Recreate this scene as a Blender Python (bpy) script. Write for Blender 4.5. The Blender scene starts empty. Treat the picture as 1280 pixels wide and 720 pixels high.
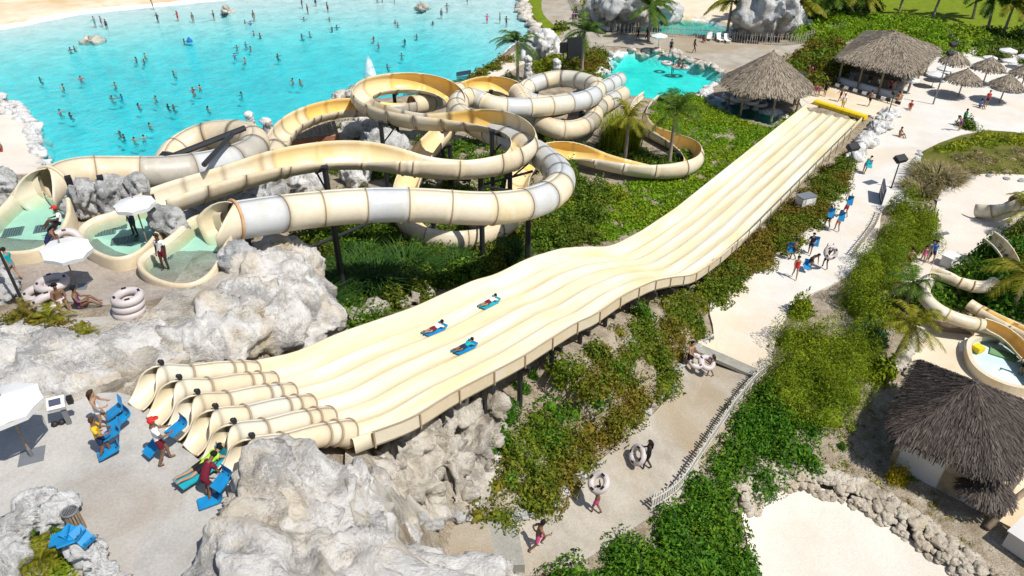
import bpy, bmesh, math, random
import numpy as np
from math import sin, cos, pi, radians, sqrt, atan2, tan
from mathutils import Vector, Matrix, noise as mnoise
from mathutils.geometry import delaunay_2d_cdt
random.seed(7); RNG = np.random.default_rng(7)
SC = bpy.context.scene
COL = SC.collection
# ------------------------------------------------------------------ camera (a drone 27 m up looking down 34 deg)
PITCH = radians(34); FOC = 900.0; CAM = np.array([0, 0, 27.0])
FW = np.array([0, cos(PITCH), -sin(PITCH)]); UPV = np.array([0, sin(PITCH), cos(PITCH)]); RT = np.array([1.0, 0, 0])
def ray(u, v): return FW + (u - 640) / FOC * RT - (v - 360) / FOC * UPV
def at(u, v, z):
    d = ray(u, v); return CAM + d * ((z - CAM[2]) / d[2])
# ------------------------------------------------------------------ object helpers
def tag(o, label=None, cat=None, group=None, kind=None):
    if label: o['label'] = label
    if cat: o['category'] = cat
    if group: o['group'] = group
    if kind: o['kind'] = kind
    return o
def thing(name, loc, label, cat, group=None, rz=0.0):
    o = bpy.data.objects.new(name, None); o.empty_display_size = .3
    COL.objects.link(o); o.location = Vector(loc); o.rotation_euler = (0, 0, rz)
    return tag(o, label, cat, group)
def link(name, me, mats=None, parent=None, loc=None):
    o = bpy.data.objects.new(name, me)
    if mats is not None:
        for m in (mats if isinstance(mats, (list, tuple)) else [mats]): me.materials.append(m)
    COL.objects.link(o)
    if parent is not None: o.parent = parent
    if loc is not None: o.location = Vector(loc)
    return o
def mesh(name, V, Fs, mi=None, smooth=False):
    V = np.asarray(V, dtype=np.float32).reshape(-1, 3)
    me = bpy.data.meshes.new(name)
    if isinstance(Fs, np.ndarray):
        n, k = Fs.shape
        me.vertices.add(len(V)); me.vertices.foreach_set('co', V.ravel())
        me.loops.add(n * k); me.loops.foreach_set('vertex_index', Fs.astype(np.int32).ravel())
        me.polygons.add(n); me.polygons.foreach_set('loop_start', np.arange(0, n * k, k, dtype=np.int32))
        me.update(calc_edges=True)
    else:
        me.from_pydata([tuple(map(float, p)) for p in V], [], [tuple(f) for f in Fs]); me.update()
    if mi is not None: me.polygons.foreach_set('material_index', np.asarray(mi, dtype=np.int32))
    if smooth: me.polygons.foreach_set('use_smooth', np.ones(len(me.polygons), dtype=bool))
    me.update(); return me
class MB:
    """collects primitives that end up in ONE mesh"""
    def __init__(s): s.v = []; s.f = []; s.m = []
    def add(s, V, Fs, m=0):
        b = len(s.v); s.v += [tuple(map(float, p)) for p in V]; s.f += [tuple(int(i) + b for i in f) for f in Fs]; s.m += [m] * len(Fs); return s
    def box(s, c, size, rz=0.0, m=0, tilt=0.0):
        x, y, z = [q / 2 for q in size]; P = []
        for dz in (-z, z):
            for dx, dy in ((-x, -y), (x, -y), (x, y), (-x, y)):
                a, b, d = dx, dy, dz
                if tilt: b, d = b * cos(tilt) - d * sin(tilt), b * sin(tilt) + d * cos(tilt)
                P.append((c[0] + a * cos(rz) - b * sin(rz), c[1] + a * sin(rz) + b * cos(rz), c[2] + d))
        return s.add(P, [(3, 2, 1, 0), (4, 5, 6, 7), (0, 1, 5, 4), (1, 2, 6, 5), (2, 3, 7, 6), (3, 0, 4, 7)], m)
    def tube(s, pts, rad, n=8, m=0, cap=True):
        pts = [Vector(p) for p in pts]; k = len(pts)
        rad = rad if isinstance(rad, (list, tuple)) else [rad] * k
        P = []; up = Vector((0, 0, 1)); prev = None
        for i, p in enumerate(pts):
            t = (pts[min(i + 1, k - 1)] - pts[max(i - 1, 0)]).normalized()
            if prev is None:
                a = t.cross(up if abs(t.z) < .95 else Vector((1, 0, 0))).normalized()
            else: a = (prev - t * prev.dot(t)).normalized()
            prev = a; b = t.cross(a)
            for j in range(n):
                q = 2 * pi * j / n; P.append(p + (a * cos(q) + b * sin(q)) * rad[i])
        Fs = [(i * n + j, i * n + (j + 1) % n, (i + 1) * n + (j + 1) % n, (i + 1) * n + j) for i in range(k - 1) for j in range(n)]
        if cap: Fs += [tuple(range(n))[::-1], tuple((k - 1) * n + j for j in range(n))]
        return s.add(P, Fs, m)
    def lathe(s, c, prof, n=16, m=0):
        P = [(c[0] + r * cos(2 * pi * j / n), c[1] + r * sin(2 * pi * j / n), c[2] + z) for r, z in prof for j in range(n)]
        Fs = [(i * n + j, i * n + (j + 1) % n, (i + 1) * n + (j + 1) % n, (i + 1) * n + j) for i in range(len(prof) - 1) for j in range(n)]
        if prof[0][0] > 1e-3: Fs.append(tuple(range(n))[::-1])
        if prof[-1][0] > 1e-3: Fs.append(tuple((len(prof) - 1) * n + j for j in range(n)))
        return s.add(P, Fs, m)
    def torus(s, c, R, r, n=28, k=12, m=0, axis=(0, 0, 1)):
        q = Vector((0, 0, 1)).rotation_difference(Vector(axis))
        P = []
        for i in range(n):
            a = 2 * pi * i / n
            for j in range(k):
                b = 2 * pi * j / k
                P.append(Vector(c) + q @ Vector(((R + r * cos(b)) * cos(a), (R + r * cos(b)) * sin(a), r * sin(b))))
        Fs = [(i * k + j, ((i + 1) % n) * k + j, ((i + 1) % n) * k + (j + 1) % k, i * k + (j + 1) % k) for i in range(n) for j in range(k)]
        return s.add(P, Fs, m)
    def ball(s, c, r, n=10, k=7, m=0, sq=(1, 1, 1)):
        return s.lathe(c, [(max(r * sin(pi * i / k), 1e-4), -r * sq[2] * cos(pi * i / k)) for i in range(k + 1)], n, m)
    def build(s, name, mats, parent=None, smooth=False, loc=None, org=None):
        V = np.array(s.v, dtype=np.float64)
        if org is not None: V = V - np.array(org, dtype=np.float64)
        me = mesh(name, V, s.f, s.m, smooth)
        return link(name, me, mats, parent, loc)
def smooth_poly(P, per=5, closed=True):
    P = np.asarray(P, dtype=float); n = len(P); out = []
    for i in range(n if closed else n - 1):
        if closed: p0, p1, p2, p3 = P[i - 1], P[i], P[(i + 1) % n], P[(i + 2) % n]
        else: p0, p1, p2, p3 = P[max(i - 1, 0)], P[i], P[i + 1], P[min(i + 2, n - 1)]
        for k in range(per):
            t = k / per
            out.append(.5 * ((2 * p1) + (-p0 + p2) * t + (2 * p0 - 5 * p1 + 4 * p2 - p3) * t * t + (-p0 + 3 * p1 - 3 * p2 + p3) * t ** 3))
    if not closed: out.append(P[-1])
    return np.array(out)
def inside(P, X, Y):
    r = np.zeros(np.shape(X), dtype=bool); n = len(P); j = n - 1
    for i in range(n):
        xi, yi, xj, yj = P[i][0], P[i][1], P[j][0], P[j][1]
        if yi != yj:
            c = ((yi > Y) != (yj > Y)) & (X < (xj - xi) * (Y - yi) / (yj - yi) + xi); r ^= c
        j = i
    return r
def poly_dist(P, X, Y):
    d = np.full(np.shape(X), 1e9); n = len(P)
    for i in range(n):
        a = P[i][:2]; b = P[(i + 1) % n][:2]; e = b - a; L = e @ e + 1e-12
        t = np.clip(((X - a[0]) * e[0] + (Y - a[1]) * e[1]) / L, 0, 1)
        d = np.minimum(d, np.hypot(X - a[0] - t * e[0], Y - a[1] - t * e[1]))
    return d
# ------------------------------------------------------------------ terrain
CTRL = [(0,0,.9),(100,-20,.9),(-200,60,.9),(0,28,.15),(150,0,.15),(300,-20,.15),(420,-40,.2),(540,-55,.3),(650,-55,.3),(-300,160,.8),(10,160,.9),(0,135,.5),(40,200,.6),(-60,230,2),
 (660,30,.4),(690,10,.6),(600,90,.6),(640,70,.7),(700,60,.8),(720,30,.6),(760,50,.5),(820,50,.5),(900,60,.5),(1000,60,.5),(820,85,.3),
 (1000,20,.6),(1100,20,.6),(1250,20,.6),(1280,-60,.8),(1000,-100,1),(700,-100,1),(1500,-60,1),(1500,100,.6),
 (1020,100,.4),(1100,140,.4),(1200,130,.4),(1270,140,.4),(1150,180,.5),(1100,190,.45),(900,160,.3),(940,190,.4),(800,180,.4),(850,230,.4),
 (760,230,.5),(700,260,.7),(640,320,1.2),(700,200,.6),(600,330,1.6),(560,340,2),(450,330,2.5),(400,360,3.5),(430,400,4.5),(520,360,3),
 (400,190,.8),(480,170,.8),(560,180,.8),(350,190,.7),(330,270,2.5),(300,230,1),(250,200,.5),(560,260,1),(480,240,1),(620,200,.8),
 (570,668,6.0),(640,665,5.1),(668,690,4.7),(700,650,4.3),(748,640,3.8),(810,580,3),(880,480,1.9),(900,450,1.35),(920,400,.9),(1000,300,.6),(1060,250,.5),
 (640,520,5.6),(600,480,6.6),(560,530,7.0),(680,480,5.0),(740,430,4.2),(800,385,3.0),(850,370,2),(900,340,1.2),(760,520,3.7),(820,440,2.6),
 (700,580,4.6),(640,620,5.6),(500,600,7.6),(500,675,6.8),(950,480,1.6),(1000,400,1),(1060,300,.6),(1120,260,.5),(900,600,2.2),(820,680,3),
 (750,720,3.6),(980,560,1.5),(1040,520,1.2),(1100,440,.9),(1150,330,.5),(1200,260,.5),(1280,260,.6),(1240,350,.7),(1160,430,.7),(1240,440,.7),
 (1280,520,.7),(1180,600,.7),(1080,560,.9),(940,650,.5),(1050,660,.4),(1200,720,.4),(1280,690,.5),(925,720,.9),(1000,590,.9),(1200,200,1.2),
 (1150,210,.9),(1280,190,1),(1400,600,.6),(1400,300,.6),(800,900,2),(1100,900,.5),(640,800,4.5)]
CP = np.array([at(u, v, z) for u, v, z in CTRL]); 
def rbf_fit(P, z, s=.4):
    D = np.hypot(P[:, None, 0] - P[None, :, 0], P[:, None, 1] - P[None, :, 1]); n = len(P)
    A = np.zeros((n + 1, n + 1)); A[:n, :n] = -D - s * np.eye(n) * -1; A[:n, n] = 1; A[n, :n] = 1
    return np.linalg.solve(A, np.append(z, 0))
def rbf_eval(P, w, X, Y):
    out = np.full(np.shape(X), w[-1], dtype=float)
    for p, q in zip(P, w[:-1]): out -= q * np.hypot(X - p[0], Y - p[1])
    return out
W_ = rbf_fit(CP, CP[:, 2], .3)
PLAT_PX = [(-500,235),(-100,225),(0,226),(75,240),(150,262),(200,285),(285,300),(325,330),(345,380),(330,430),(318,452),(415,535),(450,575),(462,640),(520,705),(650,730),(690,800),(690,1000),(-900,1000)]
PLAT = np.array([at(u, v, 11.6)[:2] for u, v in PLAT_PX])
PC = np.array([at(*q) for q in [(0,330,11),(150,350,11),(235,320,11),(60,300,11),(-100,330,11),(60,560,12),(200,600,12),(100,700,12),(-100,560,12),(-100,720,12),(300,600,12),(280,420,12),(60,430,12.2),(200,420,12)]])
WP = rbf_fit(PC, PC[:, 2], .2)
LAKE_PX = [(-700,300),(-300,100),(0,33),(100,13),(200,3),(280,-3),(400,-25),(520,-42),(640,-48),(668,-42),(655,-8),(655,14),(668,40),(640,58),(612,84),(575,108),(530,118),(470,124),(440,126),(408,134),(350,165),(322,198),(260,222),(150,226),(72,216),(54,204),(46,168),(22,138),(0,120),(-100,112),(-300,180),(-500,330)]
LAKE = smooth_poly([at(u, v, 0)[:2] for u, v in LAKE_PX], 4)
DEP = np.array([at(u, v, d) for u, v, d in [(0,38,.03),(100,18,.03),(200,8,.03),(300,-2,.03),(400,-18,.03),(520,-36,.04),(640,-44,.06),(50,60,.36),(150,45,.32),(300,38,.34),(450,28,.28),(560,30,.22),(630,30,.14),(640,52,.22),
  (600,80,.5),(100,80,1.15),(220,75,1.4),(330,70,1.35),(450,70,1.3),(540,65,1.05),(60,110,1.35),(150,120,1.35),(280,120,1.5),(400,110,1.4),(480,100,1.1),(560,95,.7),(100,170,1.6),(200,180,1.8),(330,160,1.7),(150,215,1.9),(-200,120,.5),(-300,250,1.5)]])
WD = rbf_fit(DEP, DEP[:, 2], .1)
POOL_PX = [(752,92),(766,70),(792,65),(830,70),(870,80),(902,92),(898,104),(882,112),(850,122),(815,124),(775,118),(752,106)]
POOL = smooth_poly([at(u, v, .2)[:2] for u, v in POOL_PX], 4)
CHAN_PX = [(868,124),(884,118),(930,134),(975,148),(966,159),(925,148)]
CHAN = np.array([at(u, v, .1)[:2] for u, v in CHAN_PX])
LAG_PX = [(735,34),(770,24),(830,22),(880,26),(910,34),(935,45),(900,47),(850,45),(790,41),(745,40)]
LAG = smooth_poly([at(u, v, .2)[:2] for u, v in LAG_PX], 4)
def sstep(a, b, x):
    t = np.clip((x - a) / (b - a), 0, 1); return t * t * (3 - 2 * t)
GX = np.arange(-120, 120.01, .5); GY = np.arange(-6, 172.01, .5)
XX, YY = np.meshgrid(GX, GY)
def height(X, Y):
    Z = np.clip(rbf_eval(CP, W_, X, Y), .15, 9.0)
    d = poly_dist(PLAT, X, Y); ins = inside(PLAT, X, Y); d = np.where(ins, -d, d)
    Z = Z + (np.clip(rbf_eval(PC, WP, X, Y), 10.8, 12.3) - Z) * (1 - sstep(-.4, 2.6, d))
    dl = poly_dist(LAKE, X, Y); li = inside(LAKE, X, Y)
    dep = np.clip(rbf_eval(DEP, WD, X, Y), .02, 2.2)
    Z = np.where(li & (d > 3), -dep * sstep(-.4, 1.2, dl), np.where(d > 3, Z * (.25 + .75 * sstep(0, 1.5, dl)), Z))
    for P, q in ((POOL, 1.1), (CHAN, .8), (LAG, .6)):
        dp = poly_dist(P, X, Y); Z = np.where(inside(P, X, Y), .12 - q * sstep(0, .8, dp), Z)
    return Z
ZZ = height(XX, YY)
def T(x, y):
    fx = (x - GX[0]) / .5; fy = (y - GY[0]) / .5
    i = int(min(max(fx, 0), len(GX) - 2)); j = int(min(max(fy, 0), len(GY) - 2)); a = min(max(fx - i, 0), 1); b = min(max(fy - j, 0), 1)
    return float((ZZ[j, i] * (1 - a) + ZZ[j, i + 1] * a) * (1 - b) + (ZZ[j + 1, i] * (1 - a) + ZZ[j + 1, i + 1] * a) * b)
def TA(X, Y):
    fx = np.clip((X - GX[0]) / .5, 0, len(GX) - 1.001); fy = np.clip((Y - GY[0]) / .5, 0, len(GY) - 1.001)
    i = fx.astype(int); j = fy.astype(int); a = fx - i; b = fy - j
    return (ZZ[j, i] * (1 - a) + ZZ[j, i + 1] * a) * (1 - b) + (ZZ[j + 1, i] * (1 - a) + ZZ[j + 1, i + 1] * a) * b
def G(u, v, dz=0.0):
    """the spot of the ground seen at a place of the photograph"""
    d = ray(u, v); t = 8.0
    if d[2] >= -.02: d[2] = -.02
    while t < 260:
        p = CAM + d * t
        if p[2] - dz < T(p[0], p[1]):
            lo, hi = t - .25, t
            for _ in range(16):
                m = (lo + hi) / 2; p = CAM + d * m
                if p[2] - dz < T(p[0], p[1]): hi = m
                else: lo = m
            p = CAM + d * hi; return np.array([p[0], p[1], T(p[0], p[1])])
        t += .25
    p = at(u, v, 0.0); return p
SHEETS = []
def drape(name, P2, m, off=.04, step=.7, skirt=.35, zfun=None, dig=True, per=3, label=None):
    """a sheet of paving, sand or soil lying on the ground inside a closed outline"""
    P2 = np.asarray(P2, dtype=float)[:, :2]
    if per: P2 = smooth_poly(P2, per)
    n = len(P2); x0, y0 = P2.min(0); x1, y1 = P2.max(0)
    gx, gy = np.meshgrid(np.arange(x0, x1, step), np.arange(y0, y1, step))
    gx = gx + (np.arange(gx.shape[0]) % 2)[:, None] * step / 2
    k = inside(P2, gx, gy) & (poly_dist(P2, gx, gy) > step * .35)
    pts = [Vector(p) for p in P2] + [Vector((a, b)) for a, b in zip(gx[k], gy[k])]
    vs, es, fs, *_ = delaunay_2d_cdt(pts, [(i, (i + 1) % n) for i in range(n)], [list(range(n))], 1, 1e-4)
    A = np.array([[v.x, v.y] for v in vs]); Z = (TA(A[:, 0], A[:, 1]) if zfun is None else zfun(A[:, 0], A[:, 1])) + off
    V = np.column_stack([A, Z]); Fs = [tuple(f) for f in fs]
    Fs = [f if sum((A[f[i]][0] * A[f[(i + 1) % 3]][1] - A[f[(i + 1) % 3]][0] * A[f[i]][1]) for i in range(3)) > 0 else f[::-1] for f in Fs]
    if skirt:
        cnt = {}
        for f in Fs:
            for i in range(3): cnt[(f[i], f[(i + 1) % 3])] = 1
        V = list(map(tuple, V)); low = {}
        for (a, b) in [e for e in cnt if (e[1], e[0]) not in cnt]:
            for q in (a, b):
                if q not in low: low[q] = len(V); V.append((V[q][0], V[q][1], V[q][2] - skirt))
            Fs.append((a, low[a], low[b], b))
        V = np.array(V)
    if dig: SHEETS.append(P2)
    me = mesh(name, V, Fs, smooth=False)
    o = link(name, me, m); o['kind'] = 'structure'
    return o
def px(L, dz=0.0): return np.array([G(u, v, dz)[:2] for u, v in L])
# ------------------------------------------------------------------ plan and long profile of the wide mat slide
MS_Z0 = 11.2
MS_L0 = at(320, 447, MS_Z0); MS_L1 = at(1012, 128, .9); MS_R0 = at(440, 552, MS_Z0); MS_R1 = at(1075, 149, .9)
_c0 = (MS_L0 + MS_R0) / 2; _c1 = (MS_L1 + MS_R1) / 2; MS_D = (_c1 - _c0)[:2] / np.linalg.norm((_c1 - _c0)[:2]); MS_N = np.array([-MS_D[1], MS_D[0]])   # N points left
MS_W = abs((MS_L0 - MS_R0)[:2] @ MS_N); MS_LEN = (_c1 - _c0)[:2] @ MS_D; MS_O = np.array([_c0[0], _c0[1], 0.0])
def ms_plane(u, v, w):
    """where the sight line meets the upright plane w metres left of the slide's axis: (distance along, height)"""
    d = ray(u, v); n = np.array([MS_N[0], MS_N[1], 0]); t = (w - (CAM - MS_O) @ n) / (d @ n); p = CAM + d * t
    return (p - MS_O)[:2] @ MS_D, p[2]
_pl = [ms_plane(u, v, MS_W / 2) for u, v in [(420,410),(520,375),(600,345),(660,320),(700,308),(740,308),(775,305),(800,290),(860,250),(930,190)]]
_pr = [ms_plane(u, v, -MS_W / 2) for u, v in [(500,530),(560,500),(650,455),(740,400),(800,362),(860,347),(900,320),(960,270),(1010,215)]]
_all = sorted(_pl + _pr); _as = np.array([a for a, b in _all]); _az = np.array([b for a, b in _all])
_S = np.arange(-3, MS_LEN + 3, .25); _Zs = np.zeros_like(_S)
for _i, _s in enumerate(_S):
    _w = np.exp(-((_as - _s) / 2.2) ** 2) + 1e-9
    _A = np.column_stack([np.ones_like(_as), _as - _s]); _q = np.linalg.solve(_A.T @ (_A * _w[:, None]) + np.eye(2) * 1e-6, _A.T @ (_az * _w)); _Zs[_i] = _q[0]
_Zs = np.where(_S < 2.0, MS_Z0 + (np.interp(2.0, _S, _Zs) - MS_Z0) * np.clip(_S, -3, 2) / 2.0, _Zs)
_Zs = np.where(_S > 30.5, np.interp(_S, [30.5, 36, MS_LEN + 3], [np.interp(30.5, _S, _Zs), np.interp(30.5, _S, _Zs) - .55, .85]), _Zs)
for _ in range(6): _Zs[1:-1] = (_Zs[:-2] + 2 * _Zs[1:-1] + _Zs[2:]) / 4
def ms_z(s): return float(np.interp(s, _S, _Zs))
def ms_at(s, w, dz=0.0): q = MS_O[:2] + MS_D * s + MS_N * w; return np.array([q[0], q[1], ms_z(s) + dz])
_sx = (XX - MS_O[0]) * MS_D[0] + (YY - MS_O[1]) * MS_D[1]; _wx = (XX - MS_O[0]) * MS_N[0] + (YY - MS_O[1]) * MS_N[1]
_k = (_sx > -1.5) & (_sx < MS_LEN + .5) & (abs(_wx) < MS_W / 2 + 1.2)
ZZ = np.where(_k, np.minimum(ZZ, np.maximum(np.interp(_sx, _S, _Zs) - .95, .02)), ZZ)
_g = np.interp(_sx, _S, _Zs) - 1.75 - .75 * np.maximum(abs(_wx) - MS_W / 2 - .3, 0)
_k2 = (_sx > 11) & (_sx < 34)
ZZ = np.where(_k2, np.maximum(ZZ, np.where(_g > .3, _g, -9)), ZZ)
# ------------------------------------------------------------------ materials
def newmat(name):
    m = bpy.data.materials.new(name); m.use_nodes = True; nt = m.node_tree; nt.nodes.clear()
    out = nt.nodes.new('ShaderNodeOutputMaterial'); return m, nt, out
def nd(nt, t, **kw):
    n = nt.nodes.new(t)
    for k, v in kw.items():
        if k.startswith('i_'): n.inputs[k[2:].replace('_', ' ')].default_value = v
        else: setattr(n, k, v)
    return n
def c4(c): return (c[0], c[1], c[2], 1.0)
def ramp(nt, stops, fac):
    r = nt.nodes.new('ShaderNodeValToRGB'); e = r.color_ramp.elements
    while len(e) < len(stops): e.new(.5)
    for q, (p, c) in zip(e, stops): q.position = p; q.color = c4(c)
    nt.links.new(fac, r.inputs['Fac']); return r.outputs['Color']
def surf(name, cols, scale=1.0, rough=.8, bump=.3, bscale=8.0, spec=.3, fine=0.0, stain=None, stain_scale=.15, dist=.05, metallic=0.0, coat=0.0, detail=6.0):
    """colour wandering between cols by noise, optional broad stains, fine speckle and bump; coordinates in metres"""
    m, nt, out = newmat(name); L = nt.links.new
    geo = nd(nt, 'ShaderNodeTexCoord'); co = geo.outputs['Object']
    n1 = nd(nt, 'ShaderNodeTexNoise', i_Scale=scale, i_Detail=detail, i_Roughness=.62); L(co, n1.inputs['Vector'])
    k = len(cols); st = [(.3 + .4 * i / max(k - 1, 1), c) for i, c in enumerate(cols)]
    col = ramp(nt, st, n1.outputs['Fac'])
    if stain:
        n2 = nd(nt, 'ShaderNodeTexNoise', i_Scale=stain_scale, i_Detail=5.0, i_Roughness=.6, i_Distortion=.6); L(co, n2.inputs['Vector'])
        r2 = ramp(nt, [(.48, (0, 0, 0)), (.66, (1, 1, 1))], n2.outputs['Fac'])
        mx = nd(nt, 'ShaderNodeMix', data_type='RGBA'); L(r2, mx.inputs[0]); L(col, mx.inputs[6]); mx.inputs[7].default_value = c4(stain); col = mx.outputs[2]
    if fine:
        n3 = nd(nt, 'ShaderNodeTexNoise', i_Scale=bscale * 1.7, i_Detail=3.0); L(co, n3.inputs['Vector'])
        r3 = ramp(nt, [(.35, (1 - fine,) * 3), (.65, (1, 1, 1))], n3.outputs['Fac'])
        mx = nd(nt, 'ShaderNodeMix', data_type='RGBA', blend_type='MULTIPLY'); mx.inputs[0].default_value = 1.0; L(col, mx.inputs[6]); L(r3, mx.inputs[7]); col = mx.outputs[2]
    b = nd(nt, 'ShaderNodeBsdfPrincipled', i_Roughness=rough, i_Metallic=metallic)
    b.inputs['Specular IOR Level'].default_value = spec; b.inputs['Coat Weight'].default_value = coat
    L(col, b.inputs['Base Color'])
    if bump:
        n4 = nd(nt, 'ShaderNodeTexNoise', i_Scale=bscale, i_Detail=8.0, i_Roughness=.6); L(co, n4.inputs['Vector'])
        bp = nd(nt, 'ShaderNodeBump', i_Strength=bump, i_Distance=dist); L(n4.outputs['Fac'], bp.inputs['Height']); L(bp.outputs['Normal'], b.inputs['Normal'])
    L(b.outputs['BSDF'], out.inputs['Surface']); return m
def plain(name, c, rough=.6, spec=.4, metallic=0.0, var=.12):
    d = tuple(q * (1 - var) for q in c); return surf(name, [d, c], 2.5, rough, .0, 8, spec, metallic=metallic)
def leafmat(name, cols, big=None, trans=.3, bigscale=.25):
    m, nt, out = newmat(name); L = nt.links.new
    g = nd(nt, 'ShaderNodeNewGeometry'); k = len(cols)
    col = ramp(nt, [(i / max(k - 1, 1), c) for i, c in enumerate(cols)], g.outputs['Random Per Island'])
    if big:
        n2 = nd(nt, 'ShaderNodeTexNoise', i_Scale=bigscale, i_Detail=3.0); L(g.outputs['Position'], n2.inputs['Vector'])
        r2 = ramp(nt, [(.42, (0, 0, 0)), (.62, (1, 1, 1))], n2.outputs['Fac'])
        mt = nd(nt, 'ShaderNodeMath', operation='MULTIPLY'); L(r2, mt.inputs[0]); mt.inputs[1].default_value = .75
        mx = nd(nt, 'ShaderNodeMix', data_type='RGBA'); L(mt.outputs[0], mx.inputs[0]); L(col, mx.inputs[6])
        c2 = ramp(nt, [(i / max(len(big) - 1, 1), c) for i, c in enumerate(big)], g.outputs['Random Per Island']); L(c2, mx.inputs[7]); col = mx.outputs[2]
    b = nd(nt, 'ShaderNodeBsdfPrincipled', i_Roughness=.6); b.inputs['Specular IOR Level'].default_value = .15; L(col, b.inputs['Base Color'])
    t = nd(nt, 'ShaderNodeBsdfTranslucent'); L(col, t.inputs['Color'])
    s = nd(nt, 'ShaderNodeMixShader'); s.inputs[0].default_value = trans; L(b.outputs[0], s.inputs[1]); L(t.outputs[0], s.inputs[2]); L(s.outputs[0], out.inputs['Surface'])
    return m
def rockmat(name, cols, dark, warm, rim=(.07, .065, .06)):
    """pitted white-washed artificial rock: pale ground, ochre stains, dark pits"""
    m, nt, out = newmat(name); L = nt.links.new
    co = nd(nt, 'ShaderNodeTexCoord').outputs['Object']
    n1 = nd(nt, 'ShaderNodeTexNoise', i_Scale=1.1, i_Detail=12.0, i_Roughness=.74); L(co, n1.inputs['Vector'])
    col = ramp(nt, [(.3, cols[0]), (.5, cols[1]), (.7, cols[2])], n1.outputs['Fac'])
    n2 = nd(nt, 'ShaderNodeTexNoise', i_Scale=.33, i_Detail=6.0, i_Roughness=.6, i_Distortion=.8); L(co, n2.inputs['Vector'])
    f2 = ramp(nt, [(.50, (0, 0, 0)), (.70, (.85, .85, .85))], n2.outputs['Fac'])
    mx = nd(nt, 'ShaderNodeMix', data_type='RGBA'); L(f2, mx.inputs[0]); L(col, mx.inputs[6]); mx.inputs[7].default_value = c4(warm)
    n3 = nd(nt, 'ShaderNodeTexNoise', i_Scale=6.0, i_Detail=8.0, i_Roughness=.82, i_Distortion=1.5); L(co, n3.inputs['Vector'])
    n3b = nd(nt, 'ShaderNodeTexNoise', i_Scale=.8, i_Detail=3.0); L(co, n3b.inputs['Vector'])
    ad = nd(nt, 'ShaderNodeMath', operation='ADD'); L(n3.outputs['Fac'], ad.inputs[0]); L(n3b.outputs['Fac'], ad.inputs[1])
    f3 = ramp(nt, [(.42, (1, 1, 1)), (.49, (0, 0, 0))], nd(nt, 'ShaderNodeMath', operation='MULTIPLY').outputs[0])
    mh = f3.node.inputs['Fac'].links[0].from_node; L(ad.outputs[0], mh.inputs[0]); mh.inputs[1].default_value = .5
    mq = nd(nt, 'ShaderNodeMath', operation='MULTIPLY'); L(f3, mq.inputs[0]); mq.inputs[1].default_value = .62
    mx2 = nd(nt, 'ShaderNodeMix', data_type='RGBA'); L(mq.outputs[0], mx2.inputs[0]); L(mx.outputs[2], mx2.inputs[6]); mx2.inputs[7].default_value = c4(dark)
    b = nd(nt, 'ShaderNodeBsdfPrincipled', i_Roughness=.9); b.inputs['Specular IOR Level'].default_value = .15; L(mx2.outputs[2], b.inputs['Base Color'])
    n4 = nd(nt, 'ShaderNodeTexNoise', i_Scale=5.0, i_Detail=9.0, i_Roughness=.72); L(co, n4.inputs['Vector'])
    bp = nd(nt, 'ShaderNodeBump', i_Strength=1.0, i_Distance=.2); L(n4.outputs['Fac'], bp.inputs['Height']); L(bp.outputs['Normal'], b.inputs['Normal'])
    L(b.outputs[0], out.inputs['Surface']); return m
def watermat(name, absorb, dens, bump=.25, bscale=1.6, spec_mix=1.0, milk=None):
    """clear water: the colour comes from absorption over the depth of the closed body of water"""
    m, nt, out = newmat(name); L = nt.links.new
    co = nd(nt, 'ShaderNodeTexCoord').outputs['Object']
    n = nd(nt, 'ShaderNodeTexNoise', i_Scale=bscale, i_Detail=6.0, i_Roughness=.62, i_Distortion=1.1); L(co, n.inputs['Vector'])
    bp = nd(nt, 'ShaderNodeBump', i_Strength=bump, i_Distance=.25); L(n.outputs['Fac'], bp.inputs['Height'])
    fr = nd(nt, 'ShaderNodeFresnel', i_IOR=1.33); L(bp.outputs['Normal'], fr.inputs['Normal'])
    gl = nd(nt, 'ShaderNodeBsdfGlossy', i_Roughness=.08); L(bp.outputs['Normal'], gl.inputs['Normal'])
    tr = nd(nt, 'ShaderNodeBsdfTransparent')
    mm = nd(nt, 'ShaderNodeMath', operation='MULTIPLY'); L(fr.outputs[0], mm.inputs[0]); mm.inputs[1].default_value = spec_mix
    base = tr.outputs[0]
    if milk:
        df = nd(nt, 'ShaderNodeBsdfDiffuse'); df.inputs['Color'].default_value = c4(milk[1]); mk = nd(nt, 'ShaderNodeMixShader'); mk.inputs[0].default_value = milk[0]; L(tr.outputs[0], mk.inputs[1]); L(df.outputs[0], mk.inputs[2]); base = mk.outputs[0]
    s = nd(nt, 'ShaderNodeMixShader'); L(mm.outputs[0], s.inputs[0]); L(base, s.inputs[1]); L(gl.outputs[0], s.inputs[2]); L(s.outputs[0], out.inputs['Surface'])
    va = nd(nt, 'ShaderNodeVolumeAbsorption', i_Density=dens); va.inputs['Color'].default_value = c4(absorb); L(va.outputs[0], out.inputs['Volume'])
    return m
M = {}
M['soil'] = surf('sandy_soil', [(.23, .18, .12), (.36, .30, .22), (.48, .42, .33)], 1.4, .95, .9, 9, .1, fine=.45, dist=.08)
M['lawn'] = surf('lawn', [(.13, .19, .010), (.22, .28, .018)], 1.2, .95, .6, 25, .1, fine=.4)
M['rough_grass'] = surf('rough_grass', [(.06, .09, .01), (.16, .16, .03), (.22, .18, .06)], .5, .95, .9, 12, .1, fine=.5)
M['sand'] = surf('pale_sand', [(.60, .50, .36), (.70, .61, .47)], .5, .95, .35, 12, .1, fine=.10, stain=(.55, .40, .22), stain_scale=.12)
M['sandw'] = surf('white_sand', [(.60, .53, .45), (.70, .63, .55)], .35, .95, .3, 10, .1, fine=.16)
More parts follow.
